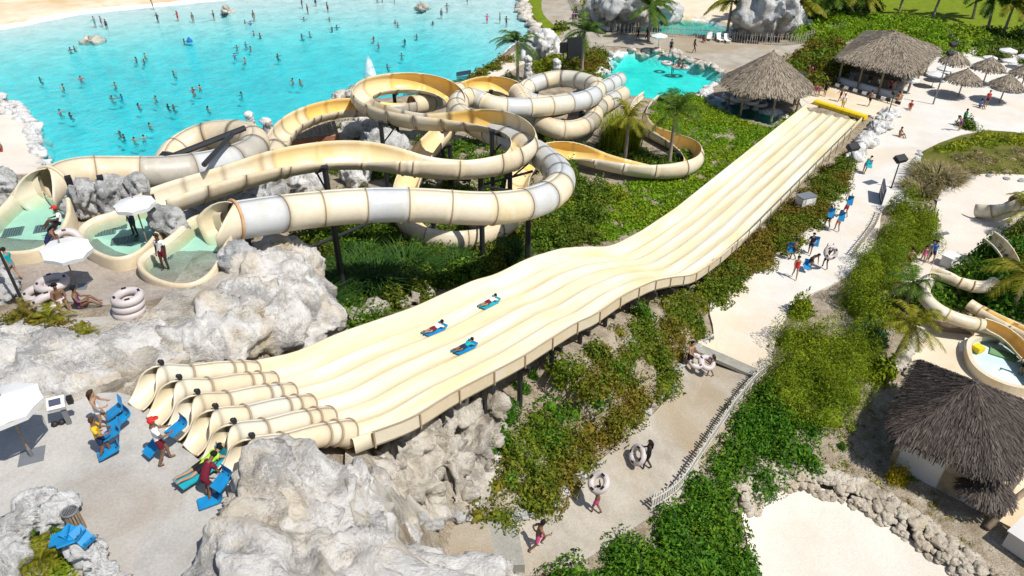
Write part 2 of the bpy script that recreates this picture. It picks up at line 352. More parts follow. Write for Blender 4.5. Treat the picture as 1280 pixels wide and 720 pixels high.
M['bed'] = surf('light_mottled_lining', [(.52, .60, .62), (.74, .77, .76), (.88, .88, .86)], .42, .9, .0, 4, .1)  # pale and dim blotches paint the water's rippling light onto the lining
M['path'] = surf('stamped_concrete', [(.29, .255, .205), (.38, .34, .28), (.45, .41, .345)], .6, .9, .25, 9, .2, fine=.18, stain=(.33, .265, .18), stain_scale=.13)
M['plazaw'] = surf('bleached_concrete', [(.58, .545, .49), (.68, .645, .59)], .5, .9, .2, 9, .2, fine=.12, stain=(.62, .52, .39), stain_scale=.1)
M['deck'] = surf('wet_concrete', [(.28, .235, .195), (.37, .315, .265), (.44, .39, .33)], .7, .75, .25, 7, .35, fine=.24, stain=(.21, .175, .15), stain_scale=.3)
M['deckp'] = surf('worn_concrete', [(.32, .30, .275), (.42, .40, .37), (.48, .455, .425)], .5, .8, .3, 8, .3, fine=.14, stain=(.33, .285, .235), stain_scale=.3)
M['step'] = surf('grey_step', [(.27, .26, .225), (.35, .34, .30)], 1.5, .85, .2, 9, .2, fine=.2)
M['rock'] = rockmat('pale_rock', [(.50, .475, .435), (.70, .67, .63), (.82, .80, .77)], (.20, .19, .18), (.50, .39, .22))
M['rockt'] = rockmat('tan_rock', [(.42, .37, .30), (.58, .53, .45), (.70, .66, .60)], (.15, .13, .11), (.36, .30, .20))
M['rubble'] = rockmat('rubble_stone', [(.40, .34, .26), (.56, .49, .39), (.68, .63, .55)], (.2, .17, .13), (.44, .34, .2))
M['rockw'] = rockmat('white_rock', [(.58, .56, .54), (.72, .71, .69), (.80, .79, .78)], (.24, .23, .22), (.56, .50, .40))
M['rockg'] = rockmat('grey_rock', [(.38, .38, .37), (.53, .53, .52), (.66, .66, .65)], (.14, .14, .14), (.34, .30, .24))
M['cream'] = surf('cream_gelcoat', [(.62, .54, .40), (.68, .605, .47)], .8, .38, .04, 3, .5, fine=.05, stain=(.62, .50, .30), stain_scale=.5)
M['creamd'] = surf('aged_gelcoat', [(.58, .47, .31), (.66, .56, .40)], .8, .42, .04, 3, .5, fine=.08)
M['pale'] = surf('bleached_gelcoat', [(.56, .52, .42), (.63, .59, .48)], .8, .35, .04, 3, .5, fine=.05)
M['palew'] = surf('white_gelcoat', [(.46, .47, .47), (.55, .555, .54)], .7, .36, .04, 3, .5, fine=.05, stain=(.50, .47, .40), stain_scale=.5)
M['basinf'] = surf('basin_floor', [(.55, .62, .52), (.66, .70, .58)], .9, .6, .0, 4, .3, stain=(.50, .58, .50), stain_scale=.5)
M['ochre'] = surf('ochre_gelcoat', [(.66, .43, .11), (.72, .50, .16)], .7, .35, .03, 3, .5, stain=(.70, .52, .20), stain_scale=.35)
M['ochrep'] = surf('pale_ochre_gelcoat', [(.67, .51, .25), (.71, .58, .34)], .7, .35, .03, 3, .5, stain=(.72, .62, .42), stain_scale=.3)
def lanemat():
    m, nt, out = newmat('mat_slide_gelcoat'); L = nt.links.new
    co = nd(nt, 'ShaderNodeTexCoord').outputs['Object']
    mp = nd(nt, 'ShaderNodeMapping'); mp.inputs['Scale'].default_value = (.12, 1.6, .12); L(co, mp.inputs['Vector'])
    n = nd(nt, 'ShaderNodeTexNoise', i_Scale=1.0, i_Detail=4.0, i_Roughness=.6); L(mp.outputs[0], n.inputs['Vector'])
    col = ramp(nt, [(.28, (.60, .46, .22)), (.47, (.67, .58, .38)), (.68, (.74, .69, .56))], n.outputs['Fac'])
    b = nd(nt, 'ShaderNodeBsdfPrincipled', i_Roughness=.3); b.inputs['Specular IOR Level'].default_value = .5; L(col, b.inputs['Base Color'])
    L(b.outputs[0], out.inputs['Surface']); return m
M['lane'] = lanemat()
M['seam'] = plain('seam_strip', (.34, .26, .17), .7)
M['tan'] = surf('weathered_gelcoat', [(.38, .35, .29), (.47, .43, .36)], .8, .45, .04, 3, .45, fine=.08, stain=(.33, .28, .20), stain_scale=.6)
M['rust'] = surf('rust_stain', [(.42, .20, .09), (.60, .40, .22)], 2.0, .7, .1)
M['steel'] = plain('black_steel', (.02, .021, .024), .45, .5)
M['gsteel'] = plain('grey_steel', (.16, .17, .18), .5, .5)
M['wood'] = surf('weathered_wood', [(.20, .15, .10), (.34, .27, .19)], 3.0, .9, .3, 14, .1)
M['pwood'] = surf('bleached_wood', [(.40, .37, .32), (.60, .57, .51)], 3.0, .9, .3, 14, .1)
M['red'] = surf('red_brown_board', [(.26, .09, .05), (.36, .15, .08)], 2.0, .8, .1)
M['white'] = plain('white_canvas', (.62, .62, .61), .75, .2, var=.08)
M['wplast'] = plain('white_plastic', (.74, .73, .70), .45, .4, var=.05)
M['mat'] = surf('blue_foam_mat', [(.005, .17, .40), (.008, .24, .50)], 2.5, .55, .1, 10, .4)
M['matt'] = surf('turquoise_foam_mat', [(.01, .28, .36), (.02, .36, .44)], 2.5, .55, .1, 10, .4)
M['ring'] = surf('grey_rubber_ring', [(.42, .37, .35), (.52, .46, .44)], 2.0, .5, .05, 6, .4)
M['yellow'] = surf('yellow_foam', [(.70, .48, .01), (.78, .56, .02)], 2.0, .5, .05, 8, .4)
M['black'] = plain('black_rubber', (.015, .015, .017), .6)
M['navy'] = plain('navy_board', (.05, .06, .10), .5)
M['thatch'] = leafmat('thatch_grey', [(.12, .095, .068), (.25, .205, .15), (.38, .32, .245)], None, .0)
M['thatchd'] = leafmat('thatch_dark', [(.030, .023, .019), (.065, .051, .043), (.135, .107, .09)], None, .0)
M['thatchb'] = plain('thatch_base', (.09, .075, .06), .95, .1)
M['wall'] = surf('pale_render', [(.50, .48, .45), (.58, .56, .53)], .8, .9, .1)
M['trunk'] = surf('palm_trunk', [(.22, .18, .14), (.36, .31, .25)], 4.0, .95, .5, 14, .1)
M['twig'] = surf('twig_bark', [(.06, .045, .03), (.12, .09, .06)], 4.0, .95, .4, 14, .1)
GREEN = [(.03, .075, .006), (.08, .165, .012), (.15, .25, .018)]
M['lf_green'] = leafmat('leaf_green', GREEN, [(.05, .07, .008), (.11, .13, .012), (.17, .17, .02)])
M['lf_cover'] = leafmat('leaf_cover', [(.08, .17, .006), (.17, .32, .012), (.27, .41, .02)], [(.13, .20, .008), (.25, .34, .014), (.36, .40, .03)], .4, .18)
M['lf_red'] = leafmat('leaf_redgreen', [(.04, .085, .006), (.11, .17, .012), (.21, .24, .018)], [(.10, .07, .012), (.21, .14, .018), (.33, .17, .03)], .35, .32)
M['lf_dark'] = leafmat('leaf_glossy', [(.016, .07, .005), (.045, .145, .008), (.11, .24, .012)], [(.03, .09, .006), (.08, .18, .01), (.17, .26, .014)])
M['lf_hedge'] = leafmat('leaf_hedge', [(.07, .115, .004), (.18, .24, .008), (.32, .36, .016)], [(.05, .10, .004), (.11, .18, .008), (.21, .28, .012)], .3, .3)
M['lf_yel'] = leafmat('leaf_yellow', [(.11, .16, .008), (.26, .29, .014), (.42, .38, .02)], [(.07, .14, .008), (.14, .22, .012), (.23, .29, .02)], .35, .6)
M['lf_gold'] = leafmat('leaf_gold', [(.16, .14, .008), (.32, .26, .012), (.48, .36, .02)], None, .35)
M['lf_grass'] = leafmat('leaf_grass', [(.012, .045, .010), (.035, .09, .014), (.07, .14, .022)], None, .25)
M['lf_dry'] = leafmat('leaf_dry', [(.16, .12, .05), (.27, .22, .10), (.38, .32, .17)], [(.10, .10, .03), (.16, .15, .04), (.2, .2, .06)], .2, .5)
M['lf_palm'] = leafmat('leaf_palm', [(.025, .06, .006), (.06, .12, .010), (.12, .18, .016)], None, .3)
M['lf_palmy'] = leafmat('leaf_palm_yellow', [(.08, .10, .008), (.18, .19, .012), (.32, .27, .02)], None, .35)
M['lf_blue'] = leafmat('leaf_bluegreen', [(.02, .07, .03), (.04, .12, .06), (.07, .17, .09)], None, .25)
M['lf_purple'] = leafmat('leaf_purple', [(.04, .03, .03), (.08, .06, .045), (.14, .12, .06)], None, .25)
def solid(name, c, rough=.7): 
    if name in M: return M[name]
    M[name] = plain(name, c, rough, .25); return M[name]
# ------------------------------------------------------------------ ground, paving, sand, water
def W(L, z): return np.array([at(u, v, z)[:2] for u, v in L])
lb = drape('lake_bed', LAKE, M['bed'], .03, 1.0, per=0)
drape('beach', W([(-900,60),(-600,270),(-300,100),(0,33),(100,13),(200,3),(280,-3),(400,-25),(520,-42),(640,-48),(668,-42),(690,-60),(640,-70),(0,-70),(-900,-70)], .1), M['sand'], .03, 2.0)
drape('bank_sand', W([(-200,150),(-60,112),(0,121),(22,140),(44,170),(52,204),(60,226),(-200,232)], .5), M['sandw'], .05, .7)
drape('shore_path', px([(560,112),(600,92),(625,78),(645,64),(668,58),(672,68),(650,82),(620,98),(590,110)]), M['sandw'], .06, .8, .2)
drape('walkway', px([(684,-10),(677,12),(690,30),(705,42),(694,62),(712,64),(745,58),(790,60),(830,66),(880,76),(906,92),(925,84),(960,74),(1000,64),(1032,50),(985,55),(930,55),(870,48),(800,45),(745,40),(722,24),(724,-10)]), M['path'], .06, .8, .2)
drape('lawn', px([(662,-6),(692,-6),(678,12),(690,28),(702,40),(690,44),(674,30),(662,12)]), M['lawn'], .05, .7)
drape('lagoon_beach', px([(840,-20),(960,-20),(935,20),(938,45),(915,38),(885,29),(845,22)]), M['sand'], .05, .9)
drape('plaza', px([(1002,134),(1004,108),(1030,92),(1058,88),(1120,106),(1170,66),(1230,64),(1330,80),(1330,165),(1230,163),(1152,190),(1136,238),(1104,262),(1096,300),(1060,345),(1002,374),(980,402),(968,432),(954,464),(872,429),(892,418),(888,380),(925,345),(992,303),(1030,262),(1052,210),(1060,188),(1080,168),(1092,148),(1084,143),(1040,132)]), M['plazaw'], .06, .7, .25)
drape('queue_area', px([(1003,114),(1030,97),(1118,126),(1104,150),(1084,145),(1040,131),(1010,130)]), M['sand'], .09, .5, .1, dig=False)
drape('step_edge', px([(872,430),(955,466),(948,474),(864,437)]), M['step'], .075, .5, .2, per=0)
drape('path', px([(862,439),(946,477),(915,520),(880,580),(845,625),(800,655),(750,690),(690,716),(640,716),(636,662),(690,640),(722,606),(762,566),(802,530),(845,482)]), M['path'], .05, .6, .25)
# stairs on the way up behind the front rock
def stair_run(u0, u1, v0, v1, n, zs, ze, name):
    b = MB()
    for i in range(n):
        ua, ub = u0 + (u1 - u0) * i / n, u0 + (u1 - u0) * (i + 1) / n; z = zs + (ze - zs) * (i + 1) / n
        Q = [at(ua, v0, z), at(ub, v0, z), at(ub + 10, v1, z), at(ua + 10, v1, z)]
        V = [tuple(q) for q in Q] + [(q[0], q[1], z - .8) for q in Q]
        b.add(V, [(0, 1, 2, 3)[::-1], (4, 5, 6, 7), (0, 1, 5, 4), (1, 2, 6, 5), (2, 3, 7, 6), (3, 0, 4, 7)])
    o = b.build(name, M['step']); o['kind'] = 'structure'; return o
stair_run(646, 606, 652, 706, 4, 5.0, 6.0, 'lower_stairs')
stair_run(536, 466, 655, 712, 7, 6.0, 7.6, 'upper_stairs')
drape('landing', W([(532,652),(611,652),(622,712),(545,712)], 6.01), M['path'], 0, .5, .3, per=0, zfun=lambda x, y: np.full(np.shape(x), 6.01))
drape('upper_deck', W([(-200,300),(-60,290),(30,300),(110,300),(180,290),(285,310),(240,372),(200,392),(150,398),(118,396),(60,384),(0,384),(-200,390)], 11), M['deck'], .05, .6)
drape('lower_deck', W([(-200,525),(0,522),(40,510),(112,497),(170,500),(230,560),(290,610),(330,640),(330,900),(-250,900)], 12), M['deckp'], .06, .6)
drape('rock_ground', px([(-60,400),(60,400),(150,396),(200,380),(345,335),(400,372),(425,412),(330,446),(200,455),(112,498),(-60,525)]), M['rockt'], .07, .5)
drape('rock_ground', px([(432,560),(470,556),(560,520),(625,490),(634,540),(604,640),(540,652),(466,658),(440,640)]), M['rockt'], .07, .5)
drape('rock_ground', W([(440,600),(470,640),(520,700),(600,726),(680,730),(700,900),(400,900),(400,640)], 11.0), M['rock'], .07, .5)
drape('sand_pit', px([(926,636),(934,612),(958,600),(1010,606),(1070,629),(1120,663),(1180,703),(1225,745),(1225,830),(950,830),(936,690)]), M['sandw'], .05, .7)
drape('play_sand', px([(1124,348),(1148,318),(1165,290),(1172,250),(1188,224),(1230,218),(1330,226),(1330,275),(1250,300),(1225,330),(1185,336),(1160,350),(1136,356)]), M['sandw'], .05, .7)
drape('play_pool_sand', px([(1140,425),(1165,398),(1200,384),(1280,394),(1340,400),(1340,570),(1290,660),(1230,640),(1180,600),(1135,540),(1136,460)]), M['sand'], .05, .7)
drape('rough_grass', px([(1152,190),(1230,164),(1340,166),(1340,224),(1230,217),(1188,222),(1170,248),(1130,242)]), M['rough_grass'], .03, .8)
drape('back_lawn', px([(1080,-40),(1340,-40),(1340,60),(1250,62),(1180,40),(1100,24)]), M['lawn'], .03, 1.2)
def water(name, P2, z, depth, m, root=None, org=(0, 0, 0)):
    n = len(P2); A = np.asarray(P2)[:, :2]
    vs, es, fs, *_ = delaunay_2d_cdt([Vector(p) for p in A], [(i, (i + 1) % n) for i in range(n)], [list(range(n))], 1, 1e-4)
    B = [(v.x, v.y) for v in vs]; k = len(B); V = [(x, y, z) for x, y in B] + [(x, y, z - depth) for x, y in B]; Fs = []; cnt = set()
    for f in fs:
        f = tuple(f); ar = sum(B[f[i]][0] * B[f[(i + 1) % 3]][1] - B[f[(i + 1) % 3]][0] * B[f[i]][1] for i in range(3))
        if ar < 0: f = f[::-1]
        Fs.append(f); Fs.append(tuple(q + k for q in f[::-1]))
        for i in range(3): cnt.add((f[i], f[(i + 1) % 3]))
    for a, b in cnt:
        if (b, a) not in cnt: Fs.append((a, a + k, b + k, b))
    o = link(name, mesh(name, np.array(V) - np.array(org), Fs), m, root)
    if root is None: o['kind'] = 'structure'
    return o
M['lakew'] = watermat('lake_water', (.0, .93, .96), .72, .9, .9, 1.0, milk=(.16, (.03, .80, .88)))
M['poolw'] = watermat('pool_water', (.0, .955, .93), .8, .3, 1.6, 1.0)
M['chanw'] = watermat('channel_water', (.05, .80, .74), 1.2, .15, 1.6, 1.0)
M['basinw'] = watermat('basin_water', (.46, .93, .86), .60, .15, 2.5, 1.0)
water('lake_water', LAKE, 0.0, 3.2, M['lakew'])
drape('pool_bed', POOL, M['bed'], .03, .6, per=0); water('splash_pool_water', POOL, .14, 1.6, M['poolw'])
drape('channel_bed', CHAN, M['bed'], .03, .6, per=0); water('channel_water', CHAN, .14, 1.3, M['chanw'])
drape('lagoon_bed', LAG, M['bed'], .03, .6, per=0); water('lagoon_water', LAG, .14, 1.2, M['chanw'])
def finish_ground():
    H = ZZ.copy()
    for P in SHEETS:
        x0, y0 = P.min(0); x1, y1 = P.max(0)
        k = (XX > x0) & (XX < x1) & (YY > y0) & (YY < y1)
        if not k.any(): continue
        ins = inside(P, XX[k], YY[k]); h = H[k]; h[ins] -= .18; H[k] = h
    # small unevenness away from the water
    ex = np.array([-1500, -600, -300, -180.]); gx = np.concatenate([ex, GX, -ex[::-1]]); gy = np.concatenate([[-1500, -400, -60.], GY, [230, 400, 800, 2500.]])
    Hf = np.full((len(gy), len(gx)), .4); Hf[3:-4, 4:-4] = H
    Hf[3:-4, :4] = .3; Hf[:3, 4:-4] = 3
    X2, Y2 = np.meshgrid(gx, gy); V = np.column_stack([X2.ravel(), Y2.ravel(), Hf.ravel()])
    w = len(gx); i = np.arange((len(gy) - 1) * w).reshape(-1, w)[:, :-1].ravel()
    Fq = np.column_stack([i, i + 1, i + 1 + w, i + w])
    o = link('ground', mesh('ground', V, Fq, smooth=True), M['soil']); o['kind'] = 'structure'
# ------------------------------------------------------------------ plants
def leaf_quads(C, D, ln, wd, rng, spread=.8):
    """C centres, D outward directions -> pointed leaf faces"""
    n = len(C); Nn = D + rng.normal(0, spread, (n, 3)); Nn /= np.linalg.norm(Nn, axis=1)[:, None]
    A = rng.normal(0, 1, (n, 3)); A -= Nn * np.sum(A * Nn, axis=1)[:, None]; A /= np.linalg.norm(A, axis=1)[:, None]; Bv = np.cross(Nn, A)
    l = (ln * rng.uniform(.6, 1.3, n))[:, None]; w = (wd * rng.uniform(.7, 1.3, n))[:, None]
    return np.stack([C - A * l / 2, C + Bv * w / 2 + A * l * .05, C + A * l / 2 - Nn * l * .12, C - Bv * w / 2 + A * l * .05], axis=1).reshape(-1, 3)
_ic = bmesh.new(); bmesh.ops.create_icosphere(_ic, subdivisions=2, radius=1); ICO_V = np.array([v.co[:] for v in _ic.verts]); ICO_F = np.array([[v.index for v in f.verts] for f in _ic.faces]); _ic.free()
def canopy(cx, cy, cz, rr, hh, ln, wd, dens, rng, core=True, lump=.25):
    VV = []; FF = []; base = 0
    for x, y, z, r, h in zip(cx, cy, cz, rr, hh):
        ls = rng.uniform(.75, 1.35); n = max(12, int(dens * 3.6 * r * max(r, h) / ls ** 1.6))
        d = rng.normal(0, 1, (n, 3)); d[:, 2] = np.abs(d[:, 2]) * 1.05 - .22; d /= np.linalg.norm(d, axis=1)[:, None]
        ph = rng.uniform(0, 6.28, 4); az = np.arctan2(d[:, 1], d[:, 0])
        lum = 1 + lump * (np.sin(az * 2 + ph[0]) * .4 + np.sin(az * 3 + d[:, 2] * 4 + ph[1]) * .4 + np.sin(d[:, 2] * 6 + az + ph[2]) * .3)
        k = lum * (1 - .45 * rng.random(n) ** 2.0)
        C = np.column_stack([x + d[:, 0] * r * k, y + d[:, 1] * r * k, z + np.maximum(d[:, 2] * h * k, -.05)])
        V = leaf_quads(C, d + np.array([0, 0, .25]), ln * ls, wd * ls, rng); VV.append(V); FF.append(np.arange(len(V)).reshape(-1, 4) + base); base += len(V)
        if core:
            iv = ICO_V * np.array([r, r, h]) * (.46 + .05 * np.sin(ICO_V[:, :1] * 5 + ph[3])) + np.array([x, y, z]); VV.append(iv)
            tri = np.column_stack([ICO_F, ICO_F[:, 2]]) + base; FF.append(tri); base += len(iv)
    return np.vstack(VV), np.vstack(FF)
def quadmesh(name, V, Fq):
    me = bpy.data.meshes.new(name); V = np.asarray(V, dtype=np.float32)
    tri = Fq[:, 2] == Fq[:, 3]; ln = np.where(tri, 3, 4); st = np.concatenate([[0], np.cumsum(ln)[:-1]]).astype(np.int32)
    keep = np.ones(Fq.shape, dtype=bool); keep[tri, 3] = False
    me.vertices.add(len(V)); me.vertices.foreach_set('co', V.ravel()); me.loops.add(int(ln.sum())); me.loops.foreach_set('vertex_index', Fq[keep].astype(np.int32))
    me.polygons.add(len(Fq)); me.polygons.foreach_set('loop_start', st); me.update(calc_edges=True); return me
VEG_N = [0]
def thicket(name, label, poly, m, r=(.6, 1.1), h=(.5, .9), sp=.9, ln=.2, wd=.09, dens=70, holes=(), seed=1, world=False, edge=.3, cat='shrubs', keep=1.0):
    rng = np.random.default_rng(seed); P = np.asarray(poly)[:, :2] if world else px(poly, (h[0] + h[1]) / 2 * .6)
    x0, y0 = P.min(0) - 1; x1, y1 = P.max(0) + 1; n = int((x1 - x0) * (y1 - y0) / sp ** 2 * 1.3)
    X = rng.uniform(x0, x1, n); Y = rng.uniform(y0, y1, n); sd = poly_dist(P, X, Y); sd = np.where(inside(P, X, Y), sd, -sd); k = (sd > edge) & (rng.random(n) < keep)
    for hp in holes: k &= ~inside(px(hp), X, Y)
    X, Y = X[k], Y[k]; R = rng.uniform(*r, len(X)); H = rng.uniform(*h, len(X)); Z = TA(X, Y) - .05
    V, Fq = canopy(X, Y, Z, R, H, ln, wd, dens, rng); VEG_N[0] += len(Fq)
    o = link(name, quadmesh(name, V, Fq), m); return tag(o, label, cat, kind='stuff')
thicket('slope_thicket', 'mixed green and rusty red thicket on the slope between mat slide and footpath', [(1046,205),(1052,222),(1026,268),(985,302),(922,342),(886,376),(888,412),(858,436),(842,480),(800,525),(758,562),(716,604),(690,634),(640,650),(600,648),(575,640),(596,600),(630,560),(622,520),(640,480),(690,462),(716,432),(748,420),(772,398),(808,378),(832,366),(880,352),(930,318),(985,270),(1030,226)],
        M['lf_red'], (.45, .85), (.4, .95), .62, .17, .08, 110, holes=[[(770,375),(830,375),(815,412),(790,408),(770,392)],[(612,470),(660,455),(690,470),(672,520),(640,545),(618,540)],[(745,420),(790,425),(785,445),(755,440)]], seed=2, keep=.92, edge=.25)
thicket('slope_undergrowth', 'fresh green shrubs growing among the rusty ones below the mat slide', [(690,470),(720,440),(790,405),(815,420),(800,480),(760,520),(700,560),(650,600),(600,640),(580,620),(630,570),(650,520)], M['lf_dark'], (.4, .8), (.5, 1.0), 1.2, .17, .08, 110, seed=5, keep=.8)
thicket('upper_strip_thicket', 'rusty and yellow shrubs in the strip between upper mat slide and pale path', [(1062,188),(1054,225),(1030,262),(990,302),(930,340),(890,376),(882,352),(930,314),(985,264),(1030,218)], M['lf_red'], (.5, .9), (.4, .9), .62, .2, .09, 95, seed=3, edge=-.35)
thicket('hedge', 'tall feathery olive green hedge along the right side of the pale path', [(1128,242),(1172,262),(1176,285),(1142,312),(1118,338),(1104,356),(1114,400),(1098,440),(1092,500),(1040,520),(1000,512),(962,472),(972,440),(984,402),(1004,376),(1058,348),(1094,300),(1106,262)], M['lf_hedge'], (.8, 1.5), (1.5, 2.7), 1.25, .15, .04, 190, seed=7, edge=.2, holes=[[(1030,380),(1060,385),(1062,420),(1040,440),(1025,410)]])
thicket('ground_cover', 'glossy deep green shrubs between the picket fence and the sand pit', [(964,476),(1005,512),(1038,545),(1028,575),(985,588),(950,602),(926,632),(934,690),(946,760),(700,760),(682,718),(752,692),(808,656),(850,628),(888,580),(924,520),(948,485)], M['lf_dark'], (.55, 1.0), (.6, 1.25), .72, .19, .085, 115, seed=9, edge=-.1)
thicket('creeping_cover', 'bright low creeping plants left of the mat slide runout', [(842,112),(880,126),(925,150),(968,162),(996,140),(900,216),(840,262),(790,292),(745,294),(752,240),(800,226),(860,222),(886,204),(876,180),(840,164),(812,146)], M['lf_cover'], (.5, .95), (.22, .5), .75, .24, .12, 60, seed=11, edge=-.3)
thicket('slide_thicket', 'lush green shrubs filling the ground under the looping slides', [(436,402),(520,364),(600,334),(660,306),(700,296),(745,294),(756,236),(700,202),(690,250),(640,300),(560,312),(500,290),(480,240),(440,240),(380,290),(345,330),(372,368),(420,408)], M['lf_green'], (.55, 1.1), (.6, 1.7), .82, .24, .10, 80, seed=13, holes=[[(495,240),(645,240),(660,290),(610,322),(540,318),(500,292)]], edge=-.2)
thicket('yellow_thicket', 'yellow green shrubs between the white tube bend and the mat slide', [(620,326),(640,288),(690,262),(720,238),(760,228),(800,232),(790,252),(740,262),(700,282),(660,304)], M['lf_yel'], (.5, .9), (.5, 1.1), 1.1, .22, .11, 80, seed=15)
thicket('slide_thicket_inner', 'dark shrubs and grasses inside the slide loops', [(520,270),(530,235),(560,180),(640,160),(740,180),(860,190),(846,206),(800,204),(720,184),(670,196),(640,240),(620,262),(560,282)], M['lf_green'], (.6, 1.1), (.4, 1.0), 1.15, .26, .12, 60, seed=17, edge=-.3)
thicket('slide_shrubs', 'green shrubs around the boulders between the two long front slides', [(395,232),(430,215),(520,222),(560,200),(530,170),(490,175),(470,150),(430,150),(400,170),(380,205)], M['lf_green'], (.5, 1.0), (.4, 1.1), 1.0, .24, .11, 70, seed=51, edge=-.2, keep=.8)
thicket('shore_shrubs', 'brown green shrubs along the right shore of the wave pool', [(556,108),(600,88),(636,66),(640,72),(600,94),(566,112)], M['lf_red'], (.6, 1.0), (.6, 1.1), .9, .34, .14, 40, seed=19, edge=.0)
thicket('path_shrubs', 'olive shrubs beyond the slides below the white boulder', [(566,116),(600,104),(640,92),(652,100),(640,112),(590,116)], M['lf_red'], (.6, 1.0), (.7, 1.2), .9, .34, .14, 40, seed=21, edge=0)
thicket('garden_shrubs', 'olive and red shrubs between the white pillars and the splash pool', [(700,90),(712,66),(745,62),(762,66),(752,84),(742,104),(700,100)], M['lf_red'], (.8, 1.3), (.8, 1.5), 1.0, .34, .14, 45, seed=23, edge=.2)
thicket('garden_shrubs_green', 'green shrubs around the white boulder above the slides', [(664,86),(676,70),(700,54),(712,62),(706,72),(694,92),(676,98)], M['lf_yel'], (.8, 1.2), (.6, 1.3), 1.1, .34, .14, 45, seed=25, edge=.1)
thicket('hut_shrubs', 'dense dark green shrubs between the two big thatched huts', [(975,80),(1004,66),(1034,50),(1052,60),(1040,92),(1010,100),(985,92)], M['lf_red'], (1.0, 1.6), (1.2, 2.2), 1.2, .36, .16, 40, seed=27, edge=-.5)
thicket('back_thicket', 'bright green scrub behind the big thatched bar', [(990,42),(1045,44),(1060,38),(1100,38),(1160,50),(1190,64),(1230,60),(1222,40),(1150,22),(1060,20),(1000,24)], M['lf_cover'], (1.0, 1.7), (1.0, 2.0), 1.4, .40, .18, 34, seed=29, edge=-.5)
thicket('back_thicket_dark', 'darker green scrub under the palms at the top edge', [(985,20),(1100,12),(1090,-14),(1000,-14)], M['lf_green'], (1.1, 1.9), (1.2, 2.6), 1.8, .44, .19, 28, seed=30, edge=.3)
thicket('palm_scrub', 'green scrub under the far right palms', [(1200,30),(1330,40),(1330,88),(1262,66),(1226,62)], M['lf_green'], (1.0, 1.7), (.8, 1.8), 1.6, .40, .18, 34, seed=31, edge=.3)
thicket('field_cover', 'olive scrub along the plaza edge behind the reed mound', [(1156,190),(1228,166),(1330,168),(1330,185),(1270,178),(1210,186)], M['lf_yel'], (.6, 1.1), (.3, .6), 1.0, .26, .12, 55, seed=33, edge=.2)
thicket('dry_cover', 'dry brown grass and weeds above the white sand', [(1165,240),(1200,216),(1280,218),(1330,222),(1330,184),(1270,180),(1200,190)], M['lf_dry'], (.5, 1.0), (.2, .5), 1.2, .30, .06, 50, seed=35, edge=.2)
thicket('play_scrub', 'dark green shrubs in the middle of the play area', [(1192,340),(1225,326),(1262,300),(1330,290),(1330,388),(1240,386),(1200,378),(1160,385),(1150,372),(1176,352)], M['lf_dark'], (.8, 1.5), (1.0, 2.2), 1.2, .24, .12, 80, seed=37, edge=.3)
thicket('play_scrub_edge', 'yellow green plants beside the play slides', [(1140,356),(1160,352),(1172,372),(1150,400),(1128,420),(1112,400),(1114,370)], M['lf_yel'], (.6, 1.0), (.6, 1.3), 1.1, .22, .11, 80, seed=39, edge=.2)
thicket('pit_weeds', 'sparse weeds on the stony bank above the sand pit', [(1000,580),(1050,520),(1095,500),(1110,560),(1150,600),(1120,640),(1060,612)], M['lf_yel'], (.2, .45), (.12, .35), 1.5, .14, .07, 110, seed=41, edge=.1)
thicket('bank_grass', 'dry straw grass on the stony bank beside the dark hut', [(1000,580),(1050,525),(1095,500),(1110,560),(1180,620),(1240,680),(1200,690),(1120,645),(1060,612)], M['lf_dry'], (.15, .35), (.1, .28), .6, .16, .025, 120, seed=47, edge=.1)
thicket('planter_plants', 'low green and ochre plants in the rock planter by the start pools', [(-20,392),(40,384),(70,396),(100,402),(140,404),(142,424),(100,420),(60,415),(0,408)], M['lf_red'], (.22, .4), (.2, .4), .5, .14, .06, 220, seed=43, edge=.05)
thicket('corner_planter_plants', 'yellow green succulents in the lower left rock planter', [(36,668),(66,650),(78,680),(92,720),(100,760),(10,760),(20,700)], M['lf_yel'], (.2, .36), (.22, .42), .42, .15, .07, 260, seed=45, edge=.05)
# ---- single plants
def bush_mesh(name, seed, r=1.0, h=1.0, ln=.2, wd=.09, dens=120, lobes=5):
    rng = np.random.default_rng(seed); a = rng.uniform(0, 6.28, lobes); q = rng.uniform(.25, .55, lobes) * r
    cx = np.append(np.cos(a) * q, 0); cy = np.append(np.sin(a) * q, 0); R = np.append(rng.uniform(.45, .65, lobes) * r, .7 * r); H = np.append(rng.uniform(.5, .85, lobes) * h, h)
    V, Fq = canopy(cx, cy, cx * 0, R, H, ln, wd, dens, rng); return quadmesh(name, V, Fq)
BUSH = [bush_mesh('shrub_leaves', s) for s in (1, 2, 3, 4)]
BUSHB = [bush_mesh('shrub_leaves', s + 10, ln=.32, wd=.14, dens=50) for s in (1, 2)]
TWIG = MB()
for q in range(5): TWIG.tube([(0, 0, -.3), (.2 * cos(q * 1.3), .2 * sin(q * 1.3), .3), (.4 * cos(q * 1.3), .4 * sin(q * 1.3), .7)], [.05, .04, .015], 5)
TWIGM = mesh('shrub_stems', TWIG.v, TWIG.f, smooth=True)
SHRUB_N = [0]
def shrub(u, v, r, h, m, label, group=None, far=False, name='shrub'):
    p = G(u, v); t = thing(name, p - np.array([0, 0, .05]), label, 'shrub', group); i = SHRUB_N[0]; SHRUB_N[0] += 1
    o = link('foliage', (BUSHB if far else BUSH)[i % (2 if far else 4)].copy(), m, t); o.scale = (r, r, h); o.rotation_euler.z = i * 1.7
    o = link('stem', TWIGM, None, t); o.scale = (r, r, h)
    if not len(TWIGM.materials): TWIGM.materials.append(M['twig'])
    return t
